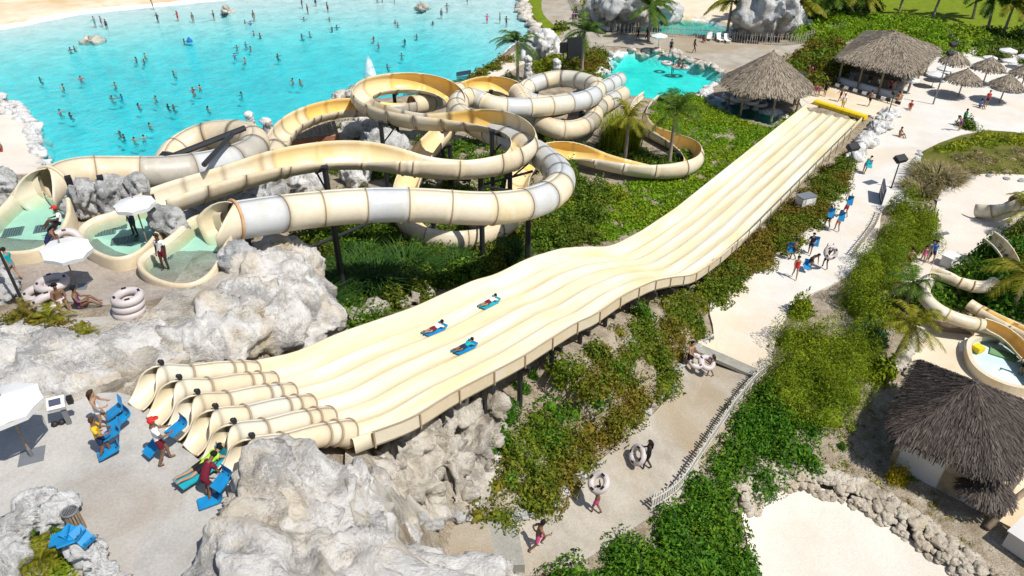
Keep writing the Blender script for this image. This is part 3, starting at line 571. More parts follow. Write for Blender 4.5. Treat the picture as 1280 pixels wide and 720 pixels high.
for a in [(650,486,.5,.7,'lf_dark','small round green bush on bare earth close under the mat slide fascia'),(668,470,.35,.5,'lf_dark','smallest green bush on bare earth below the mat slide'),(634,520,.7,1.0,'lf_dark','dark green bush hugging the tan cliff beside the bare bank'),
          (802,396,.8,1.1,'lf_dark','leafy green bush against the bare patch below the slide hump'),(742,444,.8,1.0,'lf_green','bright green bush on the bare bank right of the slide supports'),(622,556,.8,1.0,'lf_dark','dark green bush at the foot of the tan cliff'),
          (870,408,.7,1.0,'lf_red','reddish bush at the left end of the grey path step'),(1085,425,1.1,1.5,'lf_blue','blue green spiky bush in front of the hedge'),(1098,470,1.2,1.7,'lf_hedge','round olive bush at the lower corner of the hedge near the dark hut'),
          (1000,392,1.0,1.7,'lf_hedge','olive bush leaning over the pale path at the bend'),(1150,282,1.3,2.2,'lf_hedge','rounded end of the hedge next to the white play sand'),(1120,600,.55,1.15,'lf_gold','upright golden croton bush in front of the dark thatched hut'),
          (1052,560,.3,.4,'lf_dark','small dark sapling on the bare stony bank beside the hut shadow'),(1230,330,1.4,2.4,'lf_dark','tall dark green bush beside the white play sand'),(1208,344,1.1,1.6,'lf_green','mid green bush next to the upper play slide'),
          (1268,300,1.2,1.8,'lf_green','green bush under the yellow palm at the right edge'),(560,235,.8,1.0,'lf_green','green bush between the white tube and the lower flume'),(640,300,1.0,1.3,'lf_yel','yellow green bush under the bend of the white tube'),
          (690,290,1.0,1.2,'lf_yel','yellow green bush above the hump of the mat slide'),(600,345,.8,.8,'lf_gold','golden bush touching the left wall of the mat slide'),(485,180,.8,1,'lf_green','green bush among grey boulders inside the slide loops'),
          (412,176,.7,1.0,'lf_yel','yellow green bush next to the brown plank hut'),(520,118,1.3,1.6,'lf_green','green bush seen through the upper slide loop'),(1208,160,1.2,1.2,'lf_green','green bush with a rock at the edge of the plaza')]:
    shrub(a[0], a[1], a[2], a[3], M[a[4]], a[5])
for a in [(722,60,1.6,2.0,'lf_dark','round dark green bush beside the black screen'),(700,66,1.3,1.4,'lf_yel','yellow green bush right of the white boulder'),(700,38,1.5,1.4,'lf_red','brown green bush at the tip of the lawn'),(735,14,2.4,1.8,'lf_yel','yellow green bush behind the stake fence by the waterfall'),
          (1018,82,1.8,2.2,'lf_green','bright green bush between the thatched huts'),(990,92,1.6,1.8,'lf_red','brownish bush beside the round thatched hut'),(748,100,1.0,.9,'lf_cover','small bright bush at the corner of the splash pool')]:
    shrub(a[0], a[1], a[2], a[3], M[a[4]], a[5], far=True)
def grass_mesh(name, seed, n=420, h=1.9, r=.5, lean=1.4, w=.035):
    rng = np.random.default_rng(seed); V = []; Fq = []
    for i in range(n):
        a = rng.uniform(0, 6.28); b = a + rng.normal(0, .5); q = r * sqrt(rng.random()); L = h * rng.uniform(.6, 1.1); ln = lean * rng.uniform(.3, 1.1)
        base = np.array([cos(a) * q, sin(a) * q, 0]); side = np.array([-sin(b), cos(b), 0]) * w; k = len(V)
        for j in range(5):
            t = j / 4; c = base + np.array([cos(b), sin(b), 0]) * ln * t ** 1.7 + np.array([0, 0, L * (t * 1.25 - .55 * t ** 2.6)]); s_ = side * (1 - t * .85); V += [c - s_, c + s_]
        Fq += [(k + 2 * j, k + 2 * j + 1, k + 2 * j + 3, k + 2 * j + 2) for j in range(4)]
    return mesh(name, V, np.array(Fq))
GRM = [grass_mesh('grass_blades', s) for s in (1, 2, 3)]; GRM2 = [grass_mesh('reed_blades', s, 260, 2.6, .55, .7, .03) for s in (7, 8)]
for i, (u, v, s, lab) in enumerate([(400,395,1.25,'leftmost fountain grass clump, beside the big rock'),(432,372,1.5,'fountain grass clump right of the tall black post'),(470,372,1.6,'largest dark fountain grass clump under the white tube'),(505,350,1.5,'fountain grass clump under the lowest flume bend'),(455,345,1.3,'fountain grass clump in the shade under the white tube'),(570,345,1.1,'fountain grass clump below the lowest point of the open flume'),(640,330,1.1,'fountain grass clump between open flume and mat slide hump'),(530,352,1.1,'fountain grass clump closest to the mat slide wall'),(425,402,.9,'small grass clump squeezed between big rock and mat slide')]):
    t = link('fountain_grass', GRM[i % 3].copy() if i < 3 else GRM[i % 3], None, None, G(u, v) - np.array([0, 0, .1]))
    if not len(t.data.materials): t.data.materials.append(M['lf_grass'])
    t.scale = (s, s, s * .95); t.rotation_euler.z = i; tag(t, lab, 'grass', 'fountain grasses under the slides')
t = link('purple_grass', GRM[1].copy(), M['lf_purple'], None, G(530,312)); t.scale = (1, 1, .8); tag(t, 'purple grass clump in front of the lowest flume bend', 'grass')
t = link('purple_grass', GRM[2].copy(), M['lf_purple'], None, G(560,340)); t.scale = (1.2, 1.2, .8); tag(t, 'faded purple grass clump on the dark slope above the mat slide', 'grass')
for i, (u, v, s, lab) in enumerate([(762,186,1.5,'left clump of yellow bamboo under the short palm'),(776,190,1.7,'middle clump of yellow bamboo under the short palm'),(790,188,1.5,'right clump of yellow bamboo beside the palm trunk'),(770,176,1.5,'rear clump of yellow bamboo behind the others')]):
    t = link('bamboo', GRM2[i % 2] if i > 1 else GRM2[i].copy(), None, None, G(u, v)); 
    if not len(t.data.materials): t.data.materials.append(M['lf_yel'])
    t.scale = (s, s, s); t.rotation_euler.z = i; tag(t, lab, 'bamboo', 'yellow bamboo beside the slide')
t = link('reed_mound', grass_mesh('reed_blades', 31, 900, .9, 2.0, 1.2, .05), M['lf_dry'], None, G(1172,222)); tag(t, 'mound of dry straw coloured reeds between hedge and white sand', 'grass')
t = link('reed_mound', grass_mesh('reed_blades', 32, 500, .8, 1.3, 1.0, .05), M['lf_dry'], None, G(1150,238)); tag(t, 'smaller mound of dry reeds touching the path edge', 'grass')
def palm_crown(name, seed, nf=17, L=2.6, droop=1.0, leaf=.62, lw=.045):
    rng = np.random.default_rng(seed); V = []; Fq = []
    for i in range(nf):
        a = i * 2.399 + rng.normal(0, .15); el = radians(rng.uniform(-18, 72)); l = L * rng.uniform(.8, 1.1); prev = None; c = np.zeros(3); dirv = np.array([cos(a) * cos(el), sin(a) * cos(el), sin(el)]); n = 13
        for j in range(n):
            t = j / (n - 1); d = dirv - np.array([0, 0, droop * (t ** 1.4) * 1.15]); d /= np.linalg.norm(d); c = c + d * l / n; side = np.cross(d, [0, 0, 1]); side /= np.linalg.norm(side) + 1e-9; upv = np.cross(side, d)
            k = len(V); w = .03 * (1 - t * .8)
            V += [c - d * l / n - side * w, c - d * l / n + side * w, c + side * w * .9, c - side * w * .9]; Fq.append((k, k + 1, k + 2, k + 3))
            if j < 1: continue
            ll = leaf * (sin(pi * (.12 + .8 * t)) ** .7) * rng.uniform(.85, 1.1)
            for sg in (-1, 1):
                for q in (0, .5):
                    p = c - d * l / n * q; td = side * sg * .8 + d * .55 - np.array([0, 0, .35 + .3 * rng.random()]) + upv * .15; td /= np.linalg.norm(td); wv = d * lw; k = len(V)
                    V += [p - wv, p + wv, p + td * ll + wv * .2, p + td * ll - wv * .2]; Fq.append((k, k + 1, k + 2, k + 3))
    return mesh(name, V, np.array(Fq))
PALM = [palm_crown('palm_fronds', s) for s in (1, 2, 3)]; PALMB = [palm_crown('palm_fronds', s, 15, 2.8, 1.0, .7, .09) for s in (5, 6, 7)]
PN = [0]
def palm(u, v, h, sc, label, m='lf_palm', lean=(0, 0), far=False, group='coconut palms', base_dz=0):
    p = G(u, v); i = PN[0]; PN[0] += 1; t = thing('palm_tree', p - np.array([0, 0, .1]), label, 'palm tree', group)
    top = np.array([lean[0], lean[1], h]); b = MB(); pts = [np.array([top[0] * f ** 1.8, top[1] * f ** 1.8, h * f]) for f in np.linspace(0, 1, 9)]
    b.tube(pts, [.17 * sc ** .5 * (1.35 if f == 0 else 1.05 - .4 * f) for f in np.linspace(0, 1, 9)], 9)
    b.build('trunk', M['trunk'], t, True)
    S = PALMB if far else PALM; o = link('crown', S[i % 3].copy(), M[m], t); o.location = Vector(top); o.scale = (sc, sc, sc); o.rotation_euler.z = i * 1.1
    b = MB()
    for q in range(5): b.ball((top[0] + .16 * cos(q * 1.3), top[1] + .16 * sin(q * 1.3), h - .12), .10, 7, 5)
    b.build('coconuts', M['wood'], t, True)
    return t
palm(836,207,5.0,1.15,'tall green palm right of the yellow bamboo, inside the flume bend')
palm(781,203,4.3,.95,'shorter green and gold palm rising from the yellow bamboo','lf_palmy')
palm(647,112,5.2,1.25,'palm with gold lower fronds on the shore above the slides','lf_palm')
palm(727,98,5.4,1.2,'dark palm standing between the pillars and the splash pool')
palm(810,52,4.6,1.3,'palm in front of the turquoise lagoon by the stake fence',far=True)
palm(908,46,4.8,1.4,'palm with gold fronds in front of the shaded lagoon rock','lf_palmy',far=True)
palm(960,46,6.5,1.3,'slim tall palm beside the grey lagoon rock',far=True)
palm(940,28,6.0,1.2,'palm at the foot of the shaded lagoon rock',far=True,lean=(.6,0))
for i, (u, v, h, s, m, lab) in enumerate([(1005,36,3.6,1.5,'lf_palmy','low yellow green palm right of the grey lagoon rock'),(1030,30,4.2,1.5,'lf_palm','palm behind the stake fence end'),(1060,26,4.2,1.5,'lf_palmy','palm behind the left end of the big thatched bar'),(1088,22,5,1.4,'lf_palm','palm behind the roof peak of the big thatched bar'),(1122,22,5.4,1.4,'lf_palm','palm with two leaning trunks behind the bar roof'),(1166,22,6,1.3,'lf_palm','lone palm on the bright lawn'),
       (1232,44,5,1.4,'lf_palm','left palm of the far right row'),(1252,48,5,1.4,'lf_palmy','middle palm of the far right row'),(1274,52,5,1.4,'lf_palm','right palm of the far right row'),(1215,24,4.5,1.4,'lf_palm','palm at the far corner of the lawn'),(1050,4,5,1.5,'lf_palm','palm cut off by the top edge above the bar'),(1000,8,5,1.5,'lf_palmy','palm cut off by the top edge beside the rock')]):
    palm(u, v, h, s, lab, m, far=True, lean=((i % 3 - 1) * .7, 0))
palm(1128,392,2.4,.85,'young palm beside the lower play slide','lf_palm')
palm(1116,455,2.8,.8,'yellow green palm beside the dark hut roof','lf_palmy',lean=(.3,0))
palm(1262,392,3.0,1.15,'gold fronded palm at the right edge over the play area','lf_palmy')
palm(1275,292,2.0,.9,'low palm behind the upper play slide','lf_palmy')
for i, (u, v, s, m, lab) in enumerate([(64,402,.34,'lf_palmy','bright yellow green fan palm in the planter by the start pools'),(30,398,.3,'lf_red','reddish fan plant in the planter by the start pools'),(105,424,.25,'lf_palmy','small yellow rosette at the right end of the planter'),(55,704,.3,'lf_palmy','yellow rosette in the lower left planter'),(60,668,.3,'lf_palm','green rosette against the blue mats on the rock'),(920,348,.5,'lf_palm','green rosette at the top of the path slope')]):
    t = link('fan_plant', PALM[i % 3].copy(), M[m], None, G(u, v) + np.array([0, 0, .15])); t.scale = (s, s, s); tag(t, lab, 'plant')
# ------------------------------------------------------------------ rocks
_tex = {}
def tex(kind, size, **kw):
    k = (kind, size)
    if k not in _tex:
        t = bpy.data.textures.new('rock_relief', kind); t.noise_scale = size
        for a, b in kw.items(): setattr(t, a, b)
        _tex[k] = t
    return _tex[k]
def rock_from(name, blobs, label, m, vox=.16, amp=.35, size=1.2, fine=.10, fsize=.35, sq=.85, cat='rock', group=None, seed=0, world=False):
    bm = bmesh.new()
    for i, (u, v, z, r) in enumerate(blobs):
        c = np.array([u, v, z]) if world else at(u, v, z)
        q = Matrix.Translation(Vector(c)) @ Matrix.Rotation(i * 1.3 + seed, 4, 'Z') @ Matrix.Diagonal((r * (1 + .2 * sin(i * 2.1)), r * (1 - .15 * sin(i * 1.7)), r * sq, 1))
        bmesh.ops.create_icosphere(bm, subdivisions=3, radius=1, matrix=q)
    me = bpy.data.meshes.new(name); bm.to_mesh(me); bm.free()
    o = link(name, me)
    a = o.modifiers.new('r', 'REMESH'); a.mode = 'VOXEL'; a.voxel_size = vox
    s = o.modifiers.new('s', 'SMOOTH'); s.factor = .5; s.iterations = max(2, int(7 * .13 / vox))
    dg = bpy.context.evaluated_depsgraph_get(); m2 = bpy.data.meshes.new_from_object(o.evaluated_get(dg)); o.modifiers.clear(); o.data = m2; bpy.data.meshes.remove(me)
    V = np.zeros(len(m2.vertices) * 3, dtype=np.float32); m2.vertices.foreach_get('co', V); V = V.reshape(-1, 3).astype(np.float64)
    Nn = np.array([q.vector[:] for q in m2.vertex_normals]); off = Vector((seed * 3.1 + len(blobs) * 1.7, 0, 0)); f0 = .55 / size; D_ = np.zeros(len(V))
    for i in range(len(V)):
        p = Vector(V[i]) + off; w = mnoise.noise(p * (f0 * 1.1)) * 1.6; q = Vector((p.x + w, p.y - w, p.z * .55))
        D_[i] = amp * (.75 * mnoise.noise(q * (f0 * 1.4)) + .72 * (.55 - abs(mnoise.noise(q * (f0 * 2.4))) * 2.6) + .27 * (.5 - abs(mnoise.noise(q * (f0 * 6.5))) * 2.2) + .10 * (.4 - abs(mnoise.noise(p * (f0 * 15))) * 2) - .05) + fine * .5 * (mnoise.noise(p * (1.1 / fsize)) + .6 * mnoise.noise(p * (2.4 / fsize)))
    V = V + Nn * D_[:, None]
    org = np.array([V[:, 0].mean(), V[:, 1].mean(), V[:, 2].min()]); m2.vertices.foreach_set('co', (V - org).ravel()); m2.update(); o.location = Vector(org)
    m2.polygons.foreach_set('use_smooth', np.ones(len(m2.polygons), dtype=bool)); m2.materials.clear(); m2.materials.append(m)
    return tag(o, label, cat, group)
rock_from('rock_outcrop', [(320,340,11.2,1.0),(346,356,10.6,1.4),(372,388,9.6,1.5),(308,380,11.2,1.2),(270,400,11.4,1.0),(230,422,11.5,.9),(330,400,10.7,1.5),(392,402,9.0,1.2),(398,418,8.6,.9),(362,424,9.4,1.1),(292,414,11.3,1.2),(252,430,11.6,1.0),(205,428,11.8,.9),(350,380,8.5,2.2),(330,420,9.5,1.2),(380,410,7,1.8),(300,440,11,.7),(355,350,8,2.4),(400,425,7,1.2)],
          'big pale rock outcrop with ochre stains between the start pools and the mat slide', M['rock'], .13, .5, 1.5)
rock_from('rock_bank', [(20,432,12.0,1.0),(70,442,12.1,1.1),(120,440,12.1,1.0),(162,428,12.0,1.0),(40,472,12.2,1.0),(92,474,12.2,.8),(-30,452,12.2,1.2),(148,462,12.0,.8),(0,492,12.1,.7),(182,452,11.9,.7),(-80,480,12.2,1.2),(120,478,12.0,.6),(170,480,11.8,.5),(160,402,11.5,.7),(190,405,11.6,.7),(205,452,11.9,.6),(185,425,11.9,.9)],
          'speckled whitish rock bank above the lower deck and its white umbrella', M['rock'], .12, .35, 1.2, sq=.6)
rock_from('rock_crag', [(342,592,12.7,.9),(318,622,12.6,.9),(312,668,12.6,1.1),(312,722,12.4,1.3),(372,606,12.3,.9),(402,628,11.8,1.0),(446,600,11.5,.65),(440,630,11.3,.85),(400,682,11.7,1.2),(452,682,10.9,1.0),(446,655,11.1,.8),(500,722,10.4,.9),(560,730,10.0,.8),(610,732,9.6,.7),(650,745,9.2,.6),(520,750,10.2,1.2),(400,760,11.6,1.5),(420,700,9.5,1.8),(480,760,9,1.8),(600,790,8.5,1.6),(466,604,10.6,.6),(456,640,10.2,.6),(470,704,9.8,.6),(456,668,10,.6),(515,730,9.3,.5),(455,620,9,1.2),(470,690,8.5,1.4),(442,640,11.5,.6),(446,680,11.4,.7),(466,715,11.0,.6),(500,740,10.7,.6),(440,700,11.8,1),(470,745,11.5,1),(468,672,10.7,.5),(488,706,10.2,.5),(525,736,10.0,.5),(560,748,9.8,.5)],
          'big whitish crag at the bottom hiding the foot of the stairs', M['rock'], .12, .45, 1.2)
rock_from('rock_cliff', [(500,566,7.9,.9),(540,536,8.0,.9),(580,512,7.4,.8),(608,508,6.8,.75),(522,600,7.4,.85),(560,574,7.2,1.0),(598,550,6.5,.85),(488,622,7.6,.8),(538,636,6.7,.55),(576,622,6.3,.6),(500,645,7.4,.5),(606,592,6.0,.55),(470,600,8.6,.7),(480,575,8.4,.8)],
          'tan rock cliff with hollows under the near edge of the mat slide', M['rockt'], .11, .55, 1.0)
rock_from('planter_rock', [(46,632,12.35,.5),(75,640,12.4,.48),(22,660,12.3,.5),(8,702,12.2,.6),(112,688,12.4,.42),(130,718,12.2,.42),(98,690,12.3,.35),(60,640,12.3,.5),(145,735,12.1,.4),(-30,690,12.2,.6),(120,745,12.1,.5)],
          'whitish rock ring of the planter in the lower left corner', M['rockw'], .07, .22, .6, .06, .2)
rock_from('planter_rock', [(112,398,11.35,.32),(128,398,11.35,.35),(146,408,11.4,.4),(88,400,11.3,.3),(146,425,11.6,.35),(30,412,11.6,.4),(75,420,11.7,.4),(110,428,11.8,.35),(-10,412,11.5,.5)], 'low whitish rock rim of the planter beside the start pools', M['rockw'], .07, .2, .6, .06, .2)
for i, (bl, lab) in enumerate([([(108,246,11.9,.75),(96,256,11.4,.6),(104,258,11.6,.5)],'grey rock right of the leftmost start pool'),([(138,240,12.0,.7),(146,250,11.5,.75),(130,252,11.6,.5)],'grey rock between the left and middle start pools'),([(170,230,12.2,.5),(168,240,11.8,.5)],'pointed grey rock under the left tube'),([(208,276,11.9,.6),(220,284,11.5,.6),(202,284,11.5,.5)],'grey rock between the middle and right start pools'),
       ([(288,318,11.7,.45),(294,332,11.4,.6),(304,324,11.5,.6)],'dark grey rock at the mouth of the right tube'),([(2,236,11.7,.9),(-10,246,11.5,1.0),(8,256,11,.6)],'grey rock at the left edge behind the start pools'),([(-10,345,11.6,.7),(0,360,11.5,.6),(5,372,11.4,.5)],'grey boulder at the left edge beside the lamp post')]):
    rock_from('boulder', bl, lab, M['rockg'], .09, .32, .8, .08, .25, sq=1.15, cat='rock', group='boulders round the start pools')
for i, (bl, m, lab) in enumerate([([(440,172,1.2,1.6),(428,180,1,1.4)],'rockt','tan boulder right of the brown plank hut'),([(475,182,1.5,2.0),(490,190,1.2,1.8)],'rockg','large grey boulder under the left side of the slide loop'),([(460,150,1.5,1.5),(470,160,1.2,1.5)],'rockt','tan boulder behind the grey one under the loop'),([(446,120,.8,1.3),(425,124,.5,1.2)],'rockt','low tan rock on the lake shore behind the slides'),([(382,226,3,1.2),(392,222,2.8,1.1)],'rockw','white boulder under the middle flume'),
       ([(436,216,2,1.0),(446,222,1.8,1.1)],'rockw','white boulder between the two long front slides'),([(330,240,5,1.6),(300,250,6,1.8),(270,260,7,1.6)],'rockg','dark grey rocks under the middle flume near the pools'),([(560,262,2,.8),(575,330,2.2,.5)],'rockt','tan stone beside the lowest flume'),([(440,398,5.2,.8),(470,388,5,.7),(455,394,5,.8)],'rockt','tan stones between the grass and the mat slide wall'),([(508,378,4.4,.5),(520,372,4.2,.6),(532,368,4.0,.6)],'rockt','pale stone lip above the mat slide wall')]):
    rock_from('boulder', bl, lab, M[m], .14, .5, 1.2, .12, .35, group='boulders under the slides')
rock_from('rock_island', [(118,53,-.15,1.1),(109,54,-.25,.8),(126,53,-.25,.8),(116,51,.15,.5)], 'low tan rock island in the left of the wave pool', M['rockt'], .16, .5, 1.0)
rock_from('rock_island', [(528,12,.0,1.0),(529,9,.8,.7),(524,13,-.3,.8),(533,13,-.3,.8)], 'pointed tan rock island near the top of the wave pool', M['rockt'], .16, .6, 1.0)
rock_from('rock_island', [(283,16,.0,.9),(282,12,.8,.6),(280,9,1.5,.4),(288,17,-.2,.7)], 'rock island with a thin spire at the shallow end', M['rockt'], .16, .5, 1.0)
rock_from('white_boulder', [(672,66,1,2.0),(676,58,2.2,1.8),(682,52,3,1.5),(668,72,.8,1.6),(686,60,1.5,1.6),(680,44,3.8,.8)], 'tall white boulder beside the wave pool shore', M['rockw'], .2, .9, 1.6, .2, .6)
rock_from('waterfall_rock', [(770,16,2,3),(800,12,2.5,3.2),(820,6,3,3),(790,4,4,3),(765,6,4,2.4),(835,16,1,2.2),(750,12,1.5,2.2)], 'dark mossy rock with the waterfall at the top', M['rockg'], .3, 1.4, 2.4, .3, .8)
rock_from('lagoon_rock', [(950,28,2,3.2),(970,22,3,3.2),(945,14,4,3),(985,30,1.5,2.6),(965,6,5,3),(940,34,1,2.2)], 'tall grey rock at the right end of the lagoon', M['rockg'], .3, 1.4, 2.4, .3, .8)
rock_from('rock_wall', [(1066+i*4.6,199-i*5.6,.55,.75+.15*sin(i*2)) for i in range(11)], 'long whitish rock along the right edge of the mat slide end', M['rockw'], .13, .5, 1.0)
for u, v, h, lab in [(318,174,3.2,'stacked white stone pillar beside the left tube loop'),(337,176,2.6,'shorter white stone pillar touching the ochre flume'),(660,100,3.2,'white stone pillar above the slides near the shore palm'),(695,104,3.2,'grey white stone pillar closest to the splash pool')]:
    p = at(u, v, .6); n = int(h / .55)
    rock_from('stone_pillar', [(p[0] + .06 * sin(i * 3), p[1], p[2] + .2 + i * .55, .62 - .06 * i + (.1 if i == n - 1 else 0)) for i in range(n)], lab, M['rockw'], .1, .14, .6, .05, .3, sq=.8, cat='pillar', world=True, group='white stone pillars')
ROCKM = []
for s_ in range(5):
    bm = bmesh.new(); bmesh.ops.create_icosphere(bm, subdivisions=3, radius=1)
    for v in bm.verts:
        n_ = mnoise.noise(v.co * 1.3 + Vector((s_ * 7, 0, 0))) * .45 + mnoise.noise(v.co * 3.1 + Vector((0, s_ * 5, 0))) * .18; v.co *= 1 + n_; v.co.z *= .75
    me = bpy.data.meshes.new('stone'); bm.to_mesh(me); bm.free(); me.polygons.foreach_set('use_smooth', np.ones(len(me.polygons), dtype=bool)); ROCKM.append(me)
RM = {}
def stone_mesh(i, m):
    k = (i % 5, m)
    if k not in RM: RM[k] = ROCKM[i % 5].copy(); RM[k].materials.append(M[m])
    return RM[k]
def stone_row(pts, sp, r, m, label, group, seed=0, jit=.25, dz=0, world=False):
    rnd = random.Random(seed); P = smooth_poly(np.asarray(pts, dtype=float) if world else px(pts), 6, closed=False); L = np.concatenate([[0], np.cumsum(np.linalg.norm(np.diff(P, axis=0), axis=1))]); d = 0; i = seed
    while d < L[-1]:
        x = np.interp(d, L, P[:, 0]) + rnd.uniform(-jit, jit); y = np.interp(d, L, P[:, 1]) + rnd.uniform(-jit, jit); q = r * rnd.uniform(.65, 1.35)
        o = link('edge_stone', stone_mesh(i, m), None, None, (x, y, T(x, y) + q * .2 + dz)); o.scale = (q * rnd.uniform(.8, 1.3), q, q * rnd.uniform(.7, 1.1)); o.rotation_euler.z = rnd.uniform(0, 6); tag(o, label, 'stone', group); d += sp * rnd.uniform(.7, 1.3); i += 1
stone_row([(654,0),(657,18),(668,36),(684,52),(694,62)], 1.0, .8, 'rockt', 'pale stone in the row edging the lawn along the wave pool', 'stones along the lawn shore', 1, .5)
stone_row([(738,108),(748,98),(754,88),(764,74),(776,66)], .8, .55, 'rockw', 'white stone on the left rim of the splash pool', 'stones round the splash pool', 2, .3)
stone_row([(792,64),(820,66),(850,72),(880,80),(900,88)], .75, .55, 'rockt', 'tan stone on the far rim of the splash pool', 'stones on the far pool rim', 3, .35)
stone_row([(900,100),(886,112),(872,122),(880,118),(920,132),(965,146),(985,150)], .9, .5, 'rockw', 'white stone between splash pool, channel and mat slide', 'stones round the channel', 4, .3)
stone_row([(640,652),(680,636),(716,600),(730,590)], .55, .22, 'rockw', 'pale kerb stone on the left edge of the lower footpath', 'kerb stones of the footpath', 5, .12)
stone_row([(800,520),(842,478),(858,440),(892,418)], .7, .2, 'rockw', 'pale kerb stone on the left edge of the upper footpath', 'kerb stones of the upper footpath', 6, .1)
stone_row([(528,652),(560,650),(600,650)], .4, .22, 'rockw', 'pale stone beside the stair landing under the cliff', 'stones beside the landing', 7, .1, dz=.0)
stone_row([(1152,190),(1140,215),(1132,240),(1112,262)], .7, .3, 'rockw', 'white stone along the right edge of the plaza path', 'stones of the plaza edge', 8, .15)
stone_row([(1172,250),(1188,226),(1230,220),(1278,226)], .9, .25, 'rockg', 'dark stone on the upper rim of the white play sand', 'stones round the play sand', 9, .3)
stone_row([(1206,370),(1235,366),(1280,372)], .6, .35, 'rockt', 'tan stone in the row above the play pool', 'stones above the play pool', 10, .2)
stone_row([(1248,322),(1254,300),(1250,286)], .5, .35, 'rockw', 'white stone in the row under the upper play slide', 'stones under the upper play slide', 11, .15)
stone_row([(60,215),(50,196),(40,172),(20,146),(2,128)], .9, .6, 'rockw', 'pale stone on the sandy left bank of the wave pool', 'stones on the left bank', 12, .7)
stone_row([(0,122),(26,142),(46,168),(56,200)], 1.1, .6, 'rockw', 'pale stone at the waterline of the left bank', 'stones at the left waterline', 13, .4)
# rubble walls: one wall each, its stones are the wall's pattern
def rubble(pts, width, h, sp, label, seed=0, m='rockw', r=.26):
    rnd = random.Random(seed); P = smooth_poly(px(pts), 6, closed=False); L = np.concatenate([[0], np.cumsum(np.linalg.norm(np.diff(P, axis=0), axis=1))]); VV = []; FF = []; base = 0
    sv = []
    for me in ROCKM[:5]:
        v = np.zeros(len(me.vertices) * 3); me.vertices.foreach_get('co', v); sv.append(v.reshape(-1, 3))
    fv = np.array([list(p.vertices) for p in ROCKM[0].polygons])
    n = int(L[-1] * width / sp ** 2)
    for i in range(n):
        d = rnd.uniform(0, L[-1]); x, y = np.interp(d, L, P[:, 0]), np.interp(d, L, P[:, 1]); x2, y2 = np.interp(min(d + .3, L[-1]), L, P[:, 0]), np.interp(min(d + .3, L[-1]), L, P[:, 1]); tx, ty = (x2 - x), (y2 - y); q = sqrt(tx * tx + ty * ty) + 1e-6
        w = rnd.uniform(-.5, .5) * width; x -= ty / q * w; y += tx / q * w; hh = h * (1 - (2 * w / width) ** 2); rr = r * rnd.uniform(.6, 1.3); a = rnd.uniform(0, 6)
        v = sv[i % 5] * np.array([rr * rnd.uniform(.8, 1.2), rr, rr * .9]); v = np.column_stack([v[:, 0] * cos(a) - v[:, 1] * sin(a) + x, v[:, 0] * sin(a) + v[:, 1] * cos(a) + y, v[:, 2] + T(x, y) + hh + rr * .1])
        VV.append(v); FF.append(fv + base); base += len(v)
    V = np.vstack(VV); org = np.array([V[:, 0].mean(), V[:, 1].mean(), V[:, 2].min()]); o = link('rubble_wall', mesh('rubble_wall', V - org, np.vstack(FF), smooth=True), M[m], None, org)
    return tag(o, label, 'wall')
rubble([(920,624),(945,600),(985,592),(1030,604),(1076,620),(1122,648),(1172,684),(1222,722),(1260,750)], 1.6, .42, .21, 'broad rubble wall of pale limestone curving above the sand pit', 1, 'rubble', .21)
rubble([(938,640),(944,612),(962,598)], .6, .25, .25, 'short rubble edge at the left end of the sand pit', 2, 'rubble', .2)
rubble([(1122,470),(1150,410),(1170,398)], .8, .3, .3, 'rubble edge between the play pool and the palms', 3, 'rockt')
# ------------------------------------------------------------------ water slides
def path3(C, ds=.35):
    """C: (u, v, z, kind); a smooth 3-D centre line at equal steps"""
    P = np.array([at(u, v, z) for u, v, z, *_ in C]); Q = smooth_poly(P, 14, closed=False)
    tt = np.array([i / 14 for i in range(len(Q))]); L = np.concatenate([[0], np.cumsum(np.linalg.norm(np.diff(Q, axis=0), axis=1))])
    s = np.arange(0, L[-1], ds); out = np.column_stack([np.interp(s, L, Q[:, k]) for k in range(3)]); ti = np.interp(s, L, tt)
    for _ in range(8): out[1:-1] = (out[:-2] + 2 * out[1:-1] + out[2:]) / 4
    return out, s, ti
def frames(P):
    Tn = np.gradient(P, axis=0); Tn /= np.linalg.norm(Tn, axis=1)[:, None]
    N = np.column_stack([-Tn[:, 1], Tn[:, 0], np.zeros(len(P))]); N /= np.linalg.norm(N, axis=1)[:, None]
    B = np.cross(Tn, N); return Tn, N, np.where(B[:, 2:] < 0, -B, B)
def sweep(P, N, B, prof, mid, roll, name, mats, parent, org, closed=True, caps=True):
    """prof: list of (angle from straight down, radius); mid: material of each profile edge"""
    V = []; k = len(prof)
    for p, n, b, r in zip(P, N, B, roll):
        for a, q in prof: V.append(p + (n * sin(a + r) - b * cos(a + r)) * q - org)
    Fs = []; mi = []; m = k if closed else k - 1
    for i in range(len(P) - 1):
        for j in range(m):
            Fs.append((i * k + j, i * k + (j + 1) % k, (i + 1) * k + (j + 1) % k, (i + 1) * k + j)); mi.append(mid[j])
    if caps and closed:
        h = k // 2
        for e in (0, len(P) - 1):
            for j in range(h - 1): Fs.append((e * k + j, e * k + j + 1, e * k + k - 2 - j, e * k + k - 1 - j)); mi.append(0)
    o = link(name, mesh(name, V, Fs, mi, smooth=True), mats, parent)
    return o
def prof_tube(r, n=22, th=.05):
    a = np.linspace(-pi, pi, n); return [(x, r) for x in a] + [(x, r - th) for x in a[::-1]], [0] * (n - 1) + [0] + [1] * (n - 1) + [0]
def prof_flume(r, lo, hi, n=18, th=.06, ext=.28):
    a = np.linspace(-pi / 2, pi / 2, n)
    def half(q):
        e = [(s_ * (pi / 2 + math.atan2(ext, q)), sqrt(q * q + ext * ext)) for s_ in (-1, 1)]; return [e[0]] + [(x, q) for x in a] + [e[1]]
    return half(r) + half(r - th)[::-1], [0] * (n + 1) + [0] + [1] * (n + 1) + [0]
